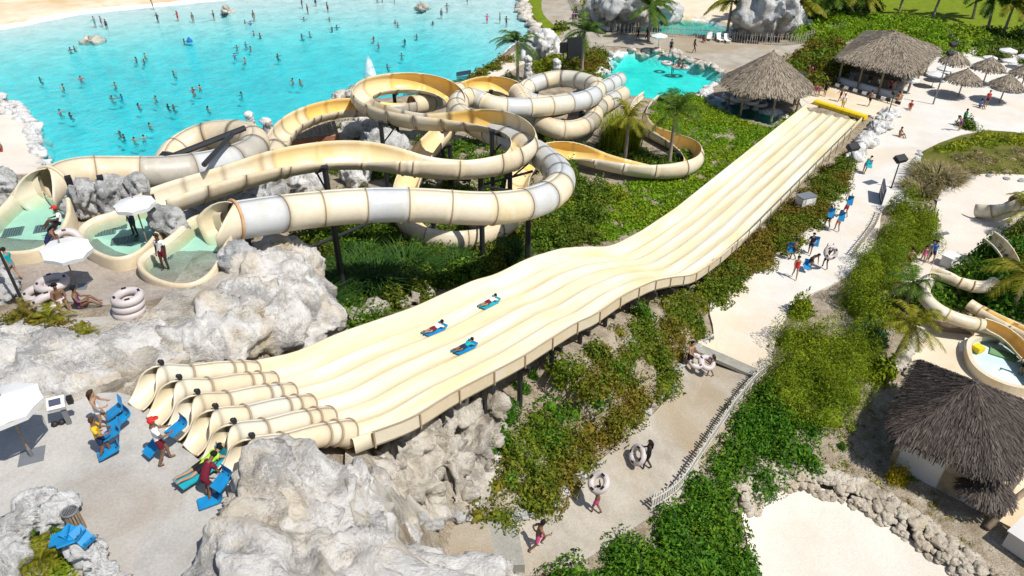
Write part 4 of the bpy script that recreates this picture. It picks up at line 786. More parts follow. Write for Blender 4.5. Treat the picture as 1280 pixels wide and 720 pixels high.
def build_slide(name, C, label, r=.86, seg=2.6, inner=None, seed=1, pal=('cream', 'cream', 'creamd'), white=.0, posts=(), post_r=.17):
    rnd = random.Random(seed); P, s, ti = path3(C); Tn, N, B = frames(P)
    org = np.array([P[0][0], P[0][1], T(P[0][0], P[0][1])]); root = thing(name, org, label, 'water slide', 'raft slides of the tower')
    ang = np.unwrap(np.arctan2(Tn[:, 1], Tn[:, 0])); curv = np.gradient(ang, s); kk = np.ones(9) / 9
    curv = np.convolve(np.pad(curv, 4, mode='edge'), kk, 'valid'); curv = np.convolve(np.pad(curv, 4, mode='edge'), kk, 'valid'); roll = np.clip(-curv * 2.6, -.66, .66)
    kinds = [C[min(int(t), len(C) - 1)][3] for t in ti]
    # cut into sections at seams and where the kind changes
    cuts = [0]; last = 0
    for i in range(1, len(P)):
        if kinds[i] != kinds[i - 1] or s[i] - s[last] >= seg: cuts.append(i); last = i
    if len(P) - 1 - cuts[-1] < 3: cuts[-1] = len(P) - 1
    else: cuts.append(len(P) - 1)
    for a, b in zip(cuts[:-1], cuts[1:]):
        sl = slice(a, b + 1); kd = kinds[a]; rr = roll[sl]
        if kd == 't':
            pf, mid = prof_tube(r); q = rnd.random(); out = M['palew'] if q < white else M[pal[int(rnd.random() * 2.999)]]
            sweep(P[sl], N[sl], B[sl], pf, mid, rr * 0, 'tube_section', [out, M['creamd']], root, org)
            fp, fm = prof_tube(r + .03, th=.04)
        else:
            hi = radians(97); pf, mid = prof_flume(r, -hi, hi)
            inn = {'f': M['cream'], 'o': M['ochre'], 'p': M['ochrep']}[kd]
            sweep(P[sl], N[sl], B[sl], pf, mid, rr, 'flume_section', [M[pal[int(rnd.random() * 2.999)]], inn], root, org)
            fp, fm = prof_flume(r + .06, -hi, hi, th=.05)
        if b < len(P) - 1 and b - a > 1:
            h = Tn[b] * .028; PP = np.array([P[b] - h, P[b] + h])
            rb = [0, 0] if kd == 't' else [roll[b]] * 2
            sweep(PP, np.array([N[b]] * 2), np.array([B[b]] * 2), fp, [0] * len(fm), rb, 'flange', [M['seam']], root, org)
    for d, side in posts:
        i = int(np.argmin(abs(s - d))); p = P[i]; q = p + N[i] * side; z0 = T(q[0], q[1])
        b = MB(); b.tube([(q[0], q[1], z0 - .4), (q[0], q[1], p[2] - .2)], post_r, 12)
        b.lathe((q[0], q[1], p[2] - .22), [(post_r + .05, 0), (post_r + .06, .12), (.01, .16)], 12); b.lathe((q[0], q[1], z0 - .02), [(post_r + .18, 0), (post_r + .18, .08)], 12)
        if abs(side) > .1:
            b.tube([q + np.array([0, 0, p[2] - .25 - q[2]]), p - B[i] * (r + .1)], .09, 8)
            b.tube([(q[0], q[1], p[2] - 1.9), tuple(p - B[i] * (r + .08) + N[i] * side * .1)], .06, 8)
        b.build('support_post', M['steel'], root, org=org)
    return root, P, s
def basin(root, org, rimpx, zr, zth, wat_z, fl_z, dk_z, inner, drains, label_side=None):
    """start pool: an open rim curve from one side of the throat round the front to the other"""
    n0 = len(rimpx); th = [max(0, 1 - i / 2.6) for i in range(n0)]; zz = [zr + (zth - zr) * max(th[i], th[n0 - 1 - i]) ** 1.4 for i in range(n0)]
    R = smooth_poly(np.array([at(u, v, z) for (u, v), z in zip(rimpx, zz)]), 5, closed=False); n = len(R)
    c = R.mean(0); Tn = np.gradient(R, axis=0)[:, :2]; Tn /= np.linalg.norm(Tn, axis=1)[:, None]; Nn = np.column_stack([-Tn[:, 1], Tn[:, 0]])
    if np.mean(np.sum((R[:, :2] - c[:2]) * Nn, axis=1)) < 0: Nn = -Nn   # outwards
    prof = []
    for i in range(n):
        hz = R[i][2] - fl_z
        rows = [(.13, dk_z - .5 - R[i][2]), (.16, -.12), (.12, -.02), (.06, 0), (0, -.02), (-.06, -.10), (-.12, -hz * .4), (-.18, -hz * .7), (-.22, -hz - .05)]
        prof.append([np.array([R[i][0] + Nn[i][0] * o, R[i][1] + Nn[i][1] * o, R[i][2] + z]) - org for o, z in rows])
    k = len(prof[0]); V = [q for pr in prof for q in pr]; Fs = []; mi = []
    for i in range(n - 1):
        for j in range(k - 1): Fs.append((i * k + j, (i + 1) * k + j, (i + 1) * k + j + 1, i * k + j + 1)); mi.append(0 if j < 4 else 1)
    link('start_basin', mesh('start_basin', V, Fs, mi, smooth=True), [M['creamd'], inner], root)
    Wp = [R[i][:2] - Nn[i] * .10 for i in range(n)]
    water('basin_water', Wp, wat_z, wat_z - fl_z + .02, M['basinw'], root, org)
    water('basin_floor', [R[i][:2] - Nn[i] * .02 for i in range(n)], fl_z, .3, M['basinf'], root, org)
    for (u, v, w, d) in drains:
        p = at(u, v, fl_z + .03); b = MB(); b.box((0, 0, 0), (w, d, .05), .35)
        for q in range(7): b.box(((q - 3) * w / 8 * cos(.35), (q - 3) * w / 8 * sin(.35), .03), (.025, d * .9, .02), .35, 1)
        o = b.build('drain_grate', [M['gsteel'], M['steel']], root); o.location = Vector(p - org)
SA = [(66,231,11.85,'t'),(84,220,11.8,'t'),(112,216,11.6,'t'),(150,216,11.4,'t'),(200,216,11.15,'t'),(250,211,10.9,'t'),(290,202,10.6,'t'),(316,189,10.3,'t'),(318,175,10,'t'),(298,167,9.7,'t'),(265,168,9.4,'t'),(236,178,9.1,'t'),(214,195,8.8,'t'),(208,215,8.4,'t'),(225,232,8,'t'),(265,236,7.5,'t'),(305,224,7,'t'),(332,206,6.7,'t'),
      (344,189,6.5,'f'),(350,172,6.3,'f'),(364,156,6.1,'p'),(388,143,5.9,'o'),(420,135,5.6,'o'),(450,133,5.3,'o'),(480,134,5.0,'o'),(515,132,4.7,'t'),(550,124,4.4,'t'),(574,114,4.2,'o'),(595,108,4,'o'),(622,106,3.8,'o'),(645,114,3.6,'t'),(655,128,3.3,'t'),(668,148,2.9,'t'),(690,161,2.6,'t'),(714,163,2.4,'t'),(735,156,2.2,'t'),(743,147,2.1,'t'),(743,139,1.95,'t'),(752,132,1.75,'t'),(765,125,1.3,'t'),(779,117,.75,'t')]
SB = [(192,252,11.5,'f'),(230,238,11.3,'f'),(270,226,11,'f'),(310,214,10.7,'f'),(350,203,10.4,'p'),(400,195,10.1,'p'),(440,193,9.9,'p'),(480,196,9.7,'p'),(520,203,9.5,'f'),(560,206,9.3,'f'),(600,205,9.1,'f'),(638,197,8.9,'p'),(656,182,8.6,'p'),(650,165,8.3,'p'),(626,153,8.1,'o'),(592,149,7.9,'o'),(560,149,7.7,'p'),(525,148,7.5,'f'),(490,142,7.3,'f'),(462,132,7.1,'f'),(451,121,6.9,'f'),(462,110,6.7,'p'),(490,104,6.5,'o'),(525,104,6.3,'o'),(555,111,6.1,'o'),(572,125,5.8,'o'),(570,143,5.5,'p'),(553,165,5.1,'p'),(530,190,4.7,'p'),(515,215,4.3,'p'),(505,245,3.9,'p'),(508,272,3.5,'p'),(530,290,3.2,'p'),(565,297,3,'p'),(605,292,2.8,'p'),(635,275,2.6,'p'),(645,250,2.4,'p'),(648,225,2.2,'p'),(660,203,2.1,'o'),(690,190,2.0,'o'),(720,191,1.95,'o'),(755,200,1.8,'o'),(800,209,1.6,'o'),(840,211,1.5,'o'),(866,202,1.4,'o'),(864,187,1.3,'o'),(835,172,1.2,'o'),(808,158,1.1,'p'),(797,143,1.0,'f'),(802,129,.85,'f'),(815,118,.7,'f')]
SCc = [(294,276,11.9,'t'),(330,270,11.7,'t'),(375,264,11.2,'t'),(420,259,11,'t'),(480,256,10.7,'t'),(540,257,10.4,'t'),(600,261,10,'t'),(650,257,9.5,'t'),(688,244,9,'t'),(702,226,8.6,'t'),(692,208,8.1,'t'),(670,191,7.5,'t'),(642,177,7,'t'),(612,165,6.6,'t'),(586,152,6.2,'t'),(571,138,5.8,'t'),(576,124,5.5,'t'),(592,121,5.2,'t'),(614,132,4.9,'t'),(650,135,4.6,'t'),(700,131,4.3,'t'),(734,124,4,'t'),(747,112,3.7,'t'),(734,103,3.5,'t'),(700,98,3.2,'t'),(665,106,2.9,'t'),(652,119,2.6,'t'),(672,130,2.2,'t'),(710,127,1.7,'t'),(745,114,1.2,'t'),(763,106,.9,'t'),(776,99,.7,'t')]
slA, pA, sA = build_slide('tube_slide', SA, 'cream tube slide starting at the leftmost pool, looping at once beside the lake', seg=2.1, seed=3, pal=('tan', 'creamd', 'creamd'), white=.12, posts=[(12, 1.5), (22, -1.4), (34, 0), (52, 1.3), (64, -1.3), (84, 1.2), (96, 1.2), (112, 1.2), (128, 0)])
slB, pB, sB = build_slide('open_slide', SB, 'open half-pipe raft slide with ochre inside, starting at the middle pool', r=.88, seg=2.2, seed=5, posts=[(10, -1.3), (20, 0), (30, 1.3), (40, 1.5), (52, 1.5), (66, 1.3), (78, 1.4), (90, 1.4), (100, 1.2), (116, 1.2), (134, 1.0), (150, -1), (168, 1)])
slC, pC, sC = build_slide('tube_slide', SCc, 'cream and white tube slide from the right start pool, nearest to the big rock', seg=1.95, seed=8, pal=('cream', 'cream', 'pale'), white=.45, posts=[(5, 1.7), (18, 1.5), (28, 1.5), (40, 1.6), (50, 1.4), (62, 1.4), (74, 1.2), (90, 1.2), (104, 1.1)], post_r=.17)
oA, oB, oC = [np.array(x.location) for x in (slA, slB, slC)]
basin(slC, oC, [(276,266),(258,267),(240,272),(220,290),(202,303),(186,313),(175,324),(180,336),(197,347),(220,353),(242,351),(260,340),(272,322),(280,304),(288,293)], 11.7, 12.25, 11.5, 11.0, 11, M['cream'], [(205,322,.75,.75), (232,337,.95,.6)])
basin(slB, oB, [(177,241),(162,250),(142,264),(118,272),(102,284),(103,299),(120,312),(142,320),(162,317),(181,305),(194,288),(199,270),(208,259)], 11.7, 12.2, 11.5, 11.0, 11, M['cream'], [(131,290,.9,.6), (156,300,1.1,.6), (150,283,.6,.5)])
basin(slA, oA, [(47,220),(27,229),(11,249),(-3,264),(-18,282),(-22,298),(-8,311),(20,313),(46,309),(64,298),(76,282),(83,264),(82,247)], 11.7, 12.3, 11.5, 11.0, 11, M['cream'], [(16,290,.8,.8), (57,285,.9,.7)])
# flared collars where the tubes open into the pools
def collar(root, org, P, r, m2, L_=1.3):
    t0 = P[0] - P[3]; t0 /= np.linalg.norm(t0); n = 7; pts = np.array([P[0] + t0 * L_ * i / (n - 1) + np.array([0, 0, -.12 * (i / (n - 1)) ** 2]) for i in range(n)]); Tn, N, B = frames(pts); m = 23; V = []
    for j in range(n):
        f = j / (n - 1); cv = pi * (1 - .50 * f ** .8); q = r * (1 + .28 * f)
        for sg, rr in ((1, q), (-1, q - .05)):
            for a in np.linspace(-cv, cv, m)[::sg]: V.append(pts[j] + (N[j] * sin(a) - B[j] * cos(a)) * rr - org)
    k = 2 * m; Fs = [(x * k + y, x * k + (y + 1) % k, (x + 1) * k + (y + 1) % k, (x + 1) * k + y) for x in range(n - 1) for y in range(k)] + [((n - 1) * k + y, (n - 1) * k + y + 1, n * k - 2 - y, n * k - 1 - y) for y in range(m - 1)]
    link('mouth_collar', mesh('mouth_collar', V, Fs, smooth=True), M['cream'], root)
    b = MB(); b.torus((0, 0, 0), r + .05, .07, 28, 8); o = b.build('mouth_flange', m2, root, True); o.rotation_mode = 'QUATERNION'; o.rotation_quaternion = Vector((0, 0, 1)).rotation_difference(Vector(t0)); o.location = Vector(P[0] - org)
collar(slA, oA, pA, .86, M['creamd']); collar(slC, oC, pC, .86, M['rust'])
# tan rust stain round the mouth of the right tube and the long black braces over the left loop
b = MB()
for (u0, v0, z0, u1, v1, z1, r) in [(206,199,11.6,306,160,12.0,.17), (255,206,11.9,290,168,12.1,.14), (206,199,11.6,214,201,11.6,.45)]: b.tube([at(u0, v0, z0), at(u1, v1, z1)], r, 8)
b.build('support_beam', M['steel'], slA, org=oA)
for u0, v0, z0, u1, v1, z1, r in [(382,312,6.6,470,275,7.6,.10),(420,250,6.4,372,245,9.2,.09),(600,232,6,666,214,7.2,.09),(600,232,6,655,241,8,.09),(520,219,8.0,588,226,8.0,.09)]:
    MB().tube([at(u0, v0, z0), at(u1, v1, z1)], r, 8).build('brace', M['steel'], slC, org=oC)

# ------------------------------------------------------------------ the six-lane mat slide
msr = thing('mat_slide', (MS_O[0], MS_O[1], T(MS_O[0], MS_O[1])), 'wide cream six lane mat slide running from the rock terrace down to the plaza', 'water slide', rz=atan2(MS_D[1], MS_D[0]))
MZ0 = msr.location.z; RDG = lambda s: .18 - .11 * sstep(22, 38, s); HW = MS_W / 2; LW = MS_W / 6
def ms_cross(s=0.0):
    pts = [(HW + .16, -.75), (HW + .13, 0.0), (HW + .06, .03), (HW - .02, 0.0)]
    ws = np.linspace(HW - .02, -HW + .02, 97)[1:-1]
    for w in ws:
        f = ((w + HW) / LW) % 1.0; edge = min(f, 1 - f) * LW
        z = -.56 + RDG(s) * math.exp(-(edge / .19) ** 2) + .06 * (1 - sin(pi * f))
        dl = HW - w; dr = w + HW
        if dl < .62: z = max(z, -.56 + .56 * ((.62 - dl) / .60) ** 2.2)
        if dr < .34: z = max(z, -.56 + .50 * ((.34 - dr) / .32) ** 2.0)
        pts.append((w, min(z, 0)))
    pts += [(-HW + .02, -.05), (-HW - .04, -.03), (-HW - .08, -.06), (-HW - .10, -.62), (-HW + .3, -.8), (HW - .3, -.8)]
    return pts
CR = ms_cross(); S_ = np.arange(-.4, MS_LEN + .1, .5); k = len(CR)
V = [(s, w, ms_z(s) + z - MZ0) for s in S_ for w, z in ms_cross(s)]
Fs = [(i * k + j, (i + 1) * k + j, (i + 1) * k + (j + 1) % k, i * k + (j + 1) % k) for i in range(len(S_) - 1) for j in range(k)]
link('lanes', mesh('lanes', V, Fs, smooth=True), M['lane'], msr)
# outside fascia panels, rail and posts along the near edge
s = .3; pan = 0
while s < 33:
    L_ = 2.0; b = MB(); n = 5; V = []
    for i in range(n + 1):
        q = s + .03 + (L_ - .06) * i / n; z = ms_z(q) - MZ0
        V += [(q, -HW - .13, z + .02), (q, -HW - .13, z - .50), (q, -HW - .16, z - .50), (q, -HW - .16, z + .02)]
    Fs = [(i * 4 + j, i * 4 + (j + 1) % 4, (i + 1) * 4 + (j + 1) % 4, (i + 1) * 4 + j) for i in range(n) for j in range(4)] + [(0, 1, 2, 3), tuple(n * 4 + j for j in (3, 2, 1, 0))]
    b.add(V, Fs); b.build('side_panel', M['creamd'] if pan % 3 else M['cream'], msr)
    z = ms_z(s) - MZ0; MB().box((s, -HW - .19, z - .26), (.06, .05, .66)).build('panel_post', M['seam'], msr)
    s += L_; pan += 1
MB().tube([(q, -HW - .17, ms_z(q) - MZ0 + .08) for q in np.arange(.3, 33, .6)], .028, 6).build('top_rail', M['seam'], msr)
MB().tube([(q, -HW - .25, ms_z(q) - MZ0 + .35) for q in np.arange(33, MS_LEN - 4, .8)], .03, 6).build('hand_rail', M['gsteel'], msr)
for q in np.arange(33, MS_LEN - 4, 2.2): MB().tube([(q, -HW - .25, ms_z(q) - MZ0 - .9), (q, -HW - .25, ms_z(q) - MZ0 + .35)], .03, 6).build('rail_post', M['gsteel'], msr)
for q in np.arange(1.5, 31, 2.4):
    b = MB(); z = ms_z(q) - MZ0; b.box((q, 0, z - .93), (.16, MS_W + .3, .26)); b.build('cross_beam', M['steel'], msr)
    for w in (-HW + .35, HW - .35):
        p = MS_O[:2] + MS_D * q + MS_N * w; zb = T(p[0], p[1]) - MZ0
        MB().box((q, w, (zb - .3 + z - 1.0) / 2), (.17, .17, max(z - 1.0 - zb + .3, .1))).build('support_post', M['steel'], msr)
# entry tubes with flared hoods
RI = Matrix.Rotation(-atan2(MS_D[1], MS_D[0]), 4, 'Z')
def loc_ms(p): return np.array(RI @ (Vector(p) - msr.location))
for i in range(6):
    f = i / 5; ku, kv = 197 + (310 - 197) * f, 457 + (549 - 457) * f
    K = loc_ms(at(ku, kv, 13.05)); wl = HW - LW * (i + .5)
    E_ = np.array([-.15, wl, ms_z(0) - MZ0 - .12]); K0 = K - np.array([0, 0, .40])
    dirv = (E_ - K0); dirv[2] = 0; dirv /= np.linalg.norm(dirv)
    fl = np.array([cos(2.6), sin(2.6), 0])                       # mouth splays towards the terrace
    mth = loc_ms(at(ku - 27, kv + 56, 12.1)) + np.array([0, 0, .44])
    C5 = [mth, mth * .55 + K0 * .45 + np.array([0, 0, .0]), K0, K0 * .72 + E_ * .28 - np.array([0, 0, .02]), K0 * .4 + E_ * .6 + np.array([0, 0, .10]), E_ * .85 + K0 * .15 + np.array([0, 0, .10]), E_]
    Q = smooth_poly(np.array(C5), 6, closed=False); n = len(Q); Tn, N, B = frames(Q)
    cover = []; rad = []
    for j in range(n):
        t = j / (n - 1) * 6
        cover.append(radians(50 + 130 * np.clip(t / 1.97, 0, 1) ** 1.9) if t < 2 else pi); rad.append(.47 - .11 * sstep(.2, 2, t) + .07 * sstep(4.6, 5.6, t))
    m = 21
    cuts = [12, 18, 27, 30, n - 1]; V = []
    for j in range(n):
        for q in np.linspace(-cover[j], cover[j], m): V.append(Q[j] + (N[j] * sin(q) - B[j] * cos(q)) * rad[j])
        for q in np.linspace(cover[j], -cover[j], m): V.append(Q[j] + (N[j] * sin(q) - B[j] * cos(q)) * (rad[j] - .045))
    V = np.array(V); kk = 2 * m
    def part(a, e, nm, mt):
        A = V[a * kk:(e + 1) * kk]; F_ = [(x * kk + y, x * kk + (y + 1) % kk, (x + 1) * kk + (y + 1) % kk, (x + 1) * kk + y) for x in range(e - a) for y in range(kk)]
        for z in (0, e - a): F_ += [(z * kk + y, z * kk + y + 1, z * kk + kk - 2 - y, z * kk + kk - 1 - y) for y in range(m - 1)]
        link(nm, mesh(nm, A, F_, smooth=True), mt, msr)
    part(0, 12, 'entry_hood', M['cream'])
    prev = 12
    for ci, e in enumerate(cuts[1:]):
        part(prev, e, 'entry_tube', [M['pale'], M['cream'], M['creamd'], M['cream']][(ci + i) % 4] if ci < 3 else M['creamd'])
        if e < n - 1 or True:
            b = MB(); b.torus((0, 0, 0), rad[e] + .015, .03, 24, 6); o = b.build('flange', M['seam'], msr, True)
            tq = Vector(Q[min(e + 1, n - 1)] - Q[e - 1]).normalized(); o.rotation_mode = 'QUATERNION'; o.rotation_quaternion = Vector((0, 0, 1)).rotation_difference(tq); o.location = Vector(Q[e])
        prev = e
    b = MB(); b.box((0, 0, 0), (.12, .09, .12)); b.ball((-.04, 0, .06), .065, 10, 7); b.box((.02, 0, -.08), (.05, .05, .10)); o = b.build('start_lamp', M['black'], msr); o.location = Vector(Q[12] + B[12] * (rad[12] + .10))
# ------------------------------------------------------------------ huts, umbrellas, fences and furniture
def thatch_roof(root, org, eave, apex, m, ln=.75, wd=.07, dens=26, seed=1, fringe=.5, th=.16):
    """a thatched roof: solid base under thousands of reed bundles laid down the slope"""
    rng = np.random.default_rng(seed); E_ = [np.array(q, dtype=float) - org for q in eave]; A = np.array(apex, dtype=float) - org; n = len(E_)
    V = [q for q in E_] + [A] + [q - np.array([0, 0, th]) for q in E_] + [A - np.array([0, 0, th * 2])]
    Fs = [(i, (i + 1) % n, n) for i in range(n)] + [((i + 1) % n + n + 1, i + n + 1, 2 * n + 1) for i in range(n)] + [(i, i + n + 1, (i + 1) % n + n + 1, (i + 1) % n) for i in range(n)]
    QV = []
    cen = sum(E_) / n
    for i in range(n):
        a, b = E_[i], E_[(i + 1) % n]; nr = np.cross(b - a, A - a); area = np.linalg.norm(nr) / 2; nr /= np.linalg.norm(nr)
        if nr[2] < 0: nr = -nr
        k = int(area * dens); u = rng.random(k); v = 1 - np.sqrt(rng.random(k)); v = np.clip(v, 0, .985)
        P = (a[None] * (1 - u)[:, None] + b[None] * u[:, None]) * (1 - v)[:, None] + A[None] * v[:, None]
        kf = int(np.linalg.norm(b - a) * fringe * 30); uf = rng.random(kf); Pf = a[None] * (1 - uf)[:, None] + b[None] * uf[:, None]; P = np.vstack([P, Pf])
        e = (b - a) / np.linalg.norm(b - a); dn = np.cross(e, nr); dn = dn if dn[2] < 0 else -dn
        # reeds run from the peak outwards near hips
        rad = P - A; rad[:, 2] = 0; rl = np.linalg.norm(rad, axis=1)[:, None] + 1e-6; mix = dn[None] * .65 + (rad / rl) * .35; mix -= nr[None] * (mix @ nr)[:, None]; mix /= np.linalg.norm(mix, axis=1)[:, None]
        mix = mix + rng.normal(0, .085, P.shape); l = (ln * rng.uniform(.5, 1.25, len(P)))[:, None]; w = (wd * rng.uniform(.5, 1.4, len(P)))[:, None]
        sd = np.cross(nr[None], mix); sd /= np.linalg.norm(sd, axis=1)[:, None]; lift = rng.uniform(.01, .065, len(P))[:, None] * nr[None]
        top = P - mix * l * .5 + nr[None] * .01; tip = P + mix * l * .5 + lift; tip[len(P) - kf:, 2] -= rng.uniform(.05, .28, kf)
        QV.append(np.stack([top - sd * w * .4, top + sd * w * .4, tip + sd * w * .5, tip - sd * w * .5], axis=1).reshape(-1, 3))
    base = link('roof', mesh('roof', V, Fs), M['thatchb'], root)
    Q = np.vstack(QV); o = link('thatch', mesh('thatch', Q, np.arange(len(Q)).reshape(-1, 4)), m, base); return base
# dark hut at the right
e1 = [at(1147,449,3.1), at(1111,524,3.1), at(1121,549,3.1), at(1248,600,3.1), at(1268,598,3.1), at(1330,520,3.1)]; o1 = np.array([21.2, 24.6, T(21.2, 24.6)])
h = thing('thatched_hut', o1, 'dark brown thatched hut with pale walls beside the sand pit', 'hut')
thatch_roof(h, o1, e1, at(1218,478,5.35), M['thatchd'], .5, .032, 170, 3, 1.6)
c1 = sum(e1) / 6; b = MB(); wv = []
Wq = [c1 + (np.array(q) - c1) * .80 for q in (e1[0], (e1[1] + e1[2]) / 2, (e1[3] + e1[4]) / 2, e1[5])]
for i in range(4):
    p, q = Wq[i], Wq[(i + 1) % 4]; mid = (p + q) / 2; L_ = np.linalg.norm((q - p)[:2]); rz = atan2(q[1] - p[1], q[0] - p[0]); b.box((mid[0], mid[1], (.3 + 3.2) / 2), (L_ - .2, .2, 2.9), rz)
b.build('wall', M['wall'], h, org=o1)
b = MB()
for q in Wq: b.box((q[0], q[1], 1.75), (.28, .28, 3.1), .8)
b.build('corner_post', M['wood'], h, org=o1)
p, q = Wq[1], Wq[2]; mid = p * .32 + q * .68; rz = atan2(q[1] - p[1], q[0] - p[0]); nn = np.array([sin(rz), -cos(rz)])
MB().box((mid[0] + nn[0] * .11, mid[1] + nn[1] * .11, 1.75), (1.0, .08, 2.1), rz).build('door', M['wood'], h, org=o1)
# big bar
e2 = [at(1045,71,3.6), at(1140,94,3.6), at(1177,60,3.6), at(1083,38,3.6)]; o2 = np.array([42.6, 82.7, T(42.6, 82.7)])
h = thing('thatched_bar', o2, 'big open sided bar under a square grey thatched roof', 'hut')
ee = []
for i in range(4):
    a_, b_ = e2[i], e2[(i + 1) % 4]; ee += [a_ * .95 + b_ * .05, a_ * .5 + b_ * .5, a_ * .05 + b_ * .95]
thatch_roof(h, o2, ee, at(1119,39,6.3), M['thatch'], .8, .07, 70, 5, 1.4, .25)
c2 = sum(e2) / 4
for f, g in [(0, 0), (1, 0), (2, 0), (3, 0), (0, 1), (0, 2), (1, 1), (1, 2)]:
    q = c2 + (e2[f] * (1 - g / 3) + e2[(f + 1) % 4] * g / 3 - c2) * .84; MB().tube([(q[0], q[1], .2), (q[0], q[1], 3.9)], .12, 8).build('post', M['wood'], h, org=o2)
a_, b_ = [c2 + (q - c2) * .80 for q in (e2[2], e2[3])]; mid = (a_ + b_) / 2; rz = atan2(b_[1] - a_[1], b_[0] - a_[0])
MB().box((mid[0], mid[1], 1.8), (np.linalg.norm(a_ - b_), .2, 3.0), rz).build('back_wall', M['wood'], h, org=o2)
a_, b_ = [c2 + (q - c2) * .45 for q in (e2[0], e2[1])]; mid = (a_ + b_) / 2; rz = atan2(b_[1] - a_[1], b_[0] - a_[0])
b = MB(); b.box((mid[0], mid[1], .95), (np.linalg.norm(a_ - b_) * 1.2, .6, 1.1), rz); b.box((mid[0], mid[1], 1.53), (np.linalg.norm(a_ - b_) * 1.25, .8, .07), rz); b.build('counter', M['wood'], h, org=o2)
# round ring-store hut
o3 = np.array([26.4, 73.6, T(26.4, 73.6)]); h = thing('thatched_hut', o3, 'round grey thatched hut between splash pool and mat slide end', 'hut')
e3 = [(26.4 + 4.45 * cos(a), 73.6 + 4.3 * sin(a), 3.05 + .1 * sin(a * 3)) for a in np.linspace(0, 2 * pi, 12, endpoint=False)]
thatch_roof(h, o3, e3, (26.5, 73.9, 6.1), M['thatch'], .75, .065, 75, 7, 1.4, .22)
for a in np.linspace(.2, 2 * pi + .2, 7, endpoint=False): MB().tube([(26.4 + 3.6 * cos(a), 73.6 + 3.5 * sin(a), .1), (26.4 + 3.6 * cos(a), 73.6 + 3.5 * sin(a), 3.4)], .12, 8).build('post', M['wood'], h, org=o3)
b = MB(); b.box((26.4, 75.4, 1.5), (5, .2, 2.8)); b.build('back_wall', M['wood'], h, org=o3)
# small palapas
for i, (u, v, r, lab) in enumerate([(1186,98,1.5,'palapa sunshade farthest left, beside the white umbrellas'),(1197,122,1.65,'palapa sunshade nearest the tall grey floodlight pole'),(1228,106,1.55,'palapa sunshade in the rear of the group, between two others'),(1249,129,1.5,'palapa sunshade with people in red underneath'),(1274,114,1.5,'palapa sunshade cut by the right edge of the plaza')]):
    p = G(u, v); t = thing('palapa', p, lab, 'sunshade', 'palapa sunshades on the plaza')
    ev = [(p[0] + r * cos(a), p[1] + r * sin(a), p[2] + 2.1) for a in np.linspace(0, 2 * pi, 10, endpoint=False)]
    thatch_roof(t, p, ev, (p[0], p[1], p[2] + 3.15), M['thatch'], .6, .08, 80, 11 + i, 1.2, .1); MB().tube([p + np.array([0, 0, -.1]), p + np.array([0, 0, 2.9])], .07, 7).build('post', M['wood'], t, org=p)
p = G(1222,636); t = thing('palapa', p, 'small dark palapa leaning beside the dark hut', 'sunshade')
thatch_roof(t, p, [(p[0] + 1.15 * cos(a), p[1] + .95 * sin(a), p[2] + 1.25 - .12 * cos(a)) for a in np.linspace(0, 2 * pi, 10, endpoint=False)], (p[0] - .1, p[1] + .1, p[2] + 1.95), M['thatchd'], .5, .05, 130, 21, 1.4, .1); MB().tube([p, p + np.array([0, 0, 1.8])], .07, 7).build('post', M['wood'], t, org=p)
t = MB().tube([G(1232,662) + np.array([0, 0, .1]), G(1258,640) + np.array([0, 0, .7]), G(1300,612) + np.array([0, 0, 1.5])], [.16, .14, .1], 9).build('driftwood_trunk', M['wood'], None, True, org=G(1232,662), loc=G(1232,662)); tag(t, 'bare leaning trunk at the right edge below the dark hut', 'trunk')
p = G(1285,690); b = MB(); b.box((0, 0, .5), (1.3, 1.6, .9), .6); b.box((0, 0, .98), (1.45, 1.75, .06), .6); t = b.build('equipment_box', M['wall'], loc=p); tag(t, 'pale box cut off by the right edge beside the rubble wall', 'box')
# white canvas umbrellas
def umbrella(u, v, h, r, label, tilt=0.0, sides=8, m='white', group='white canvas umbrellas'):
    p = G(u, v); t = thing('umbrella', p, label, 'umbrella', group); pts = []
    b = MB(); ring = [(r * cos(2 * pi * i / sides + .3), r * sin(2 * pi * i / sides + .3), h - .42 * r * .8) for i in range(sides)]; top = (0, 0, h); mids = [((a[0] + c[0]) / 2 * .97, (a[1] + c[1]) / 2 * .97, (a[2] + c[2]) / 2 + .02) for a, c in zip(ring, ring[1:] + ring[:1])]
    V = ring + mids + [top]; V += [(x, y, z - .025) for x, y, z in V]; k = 2 * sides + 1
    for i in range(sides):
        j = (i + 1) % sides
        b.add([V[i], V[sides + i], V[2 * sides], V[i + k], V[sides + i + k], V[2 * sides + k]], [(0, 1, 2), (5, 4, 3), (0, 3, 4, 1)]); b.add([V[sides + i], V[j], V[2 * sides], V[sides + i + k], V[j + k], V[2 * sides + k]], [(0, 1, 2), (5, 4, 3), (0, 3, 4, 1)])
        a, c = ring[i], ring[j]; b.add([a, c, (c[0] * .99, c[1] * .99, c[2] - .14), (a[0] * .99, a[1] * .99, a[2] - .14)], [(0, 1, 2, 3)])
    cn = b.build('canopy', M[m], t); b = MB()
    for i in range(sides): b.tube([(0, 0, h - .06), (ring[i][0] * .97, ring[i][1] * .97, ring[i][2] - .04)], .015, 4)
    rb = b.build('ribs', M['wood'], t); b = MB(); b.tube([(0, 0, .03), (0, 0, h + .08)], .03, 7); pl = b.build('pole', M['wood'], t); b = MB(); b.box((0, 0, .04), (.62, .62, .07), .4); b.tube([(0, 0, .05), (0, 0, .35)], .05, 8); b.build('base', M['gsteel'], t)
    if tilt:
        for o in (cn, rb): o.rotation_euler = (tilt * .4, tilt, 0)
    return t
umbrella(41,572,2.3,.92,'white umbrella on the lower deck beside the grey control stand')
umbrella(98,362,2.2,.9,'white umbrella over the two seated people on the upper deck',.12)
umbrella(186,309,2.4,.84,'white umbrella over the guard of the middle start pool')
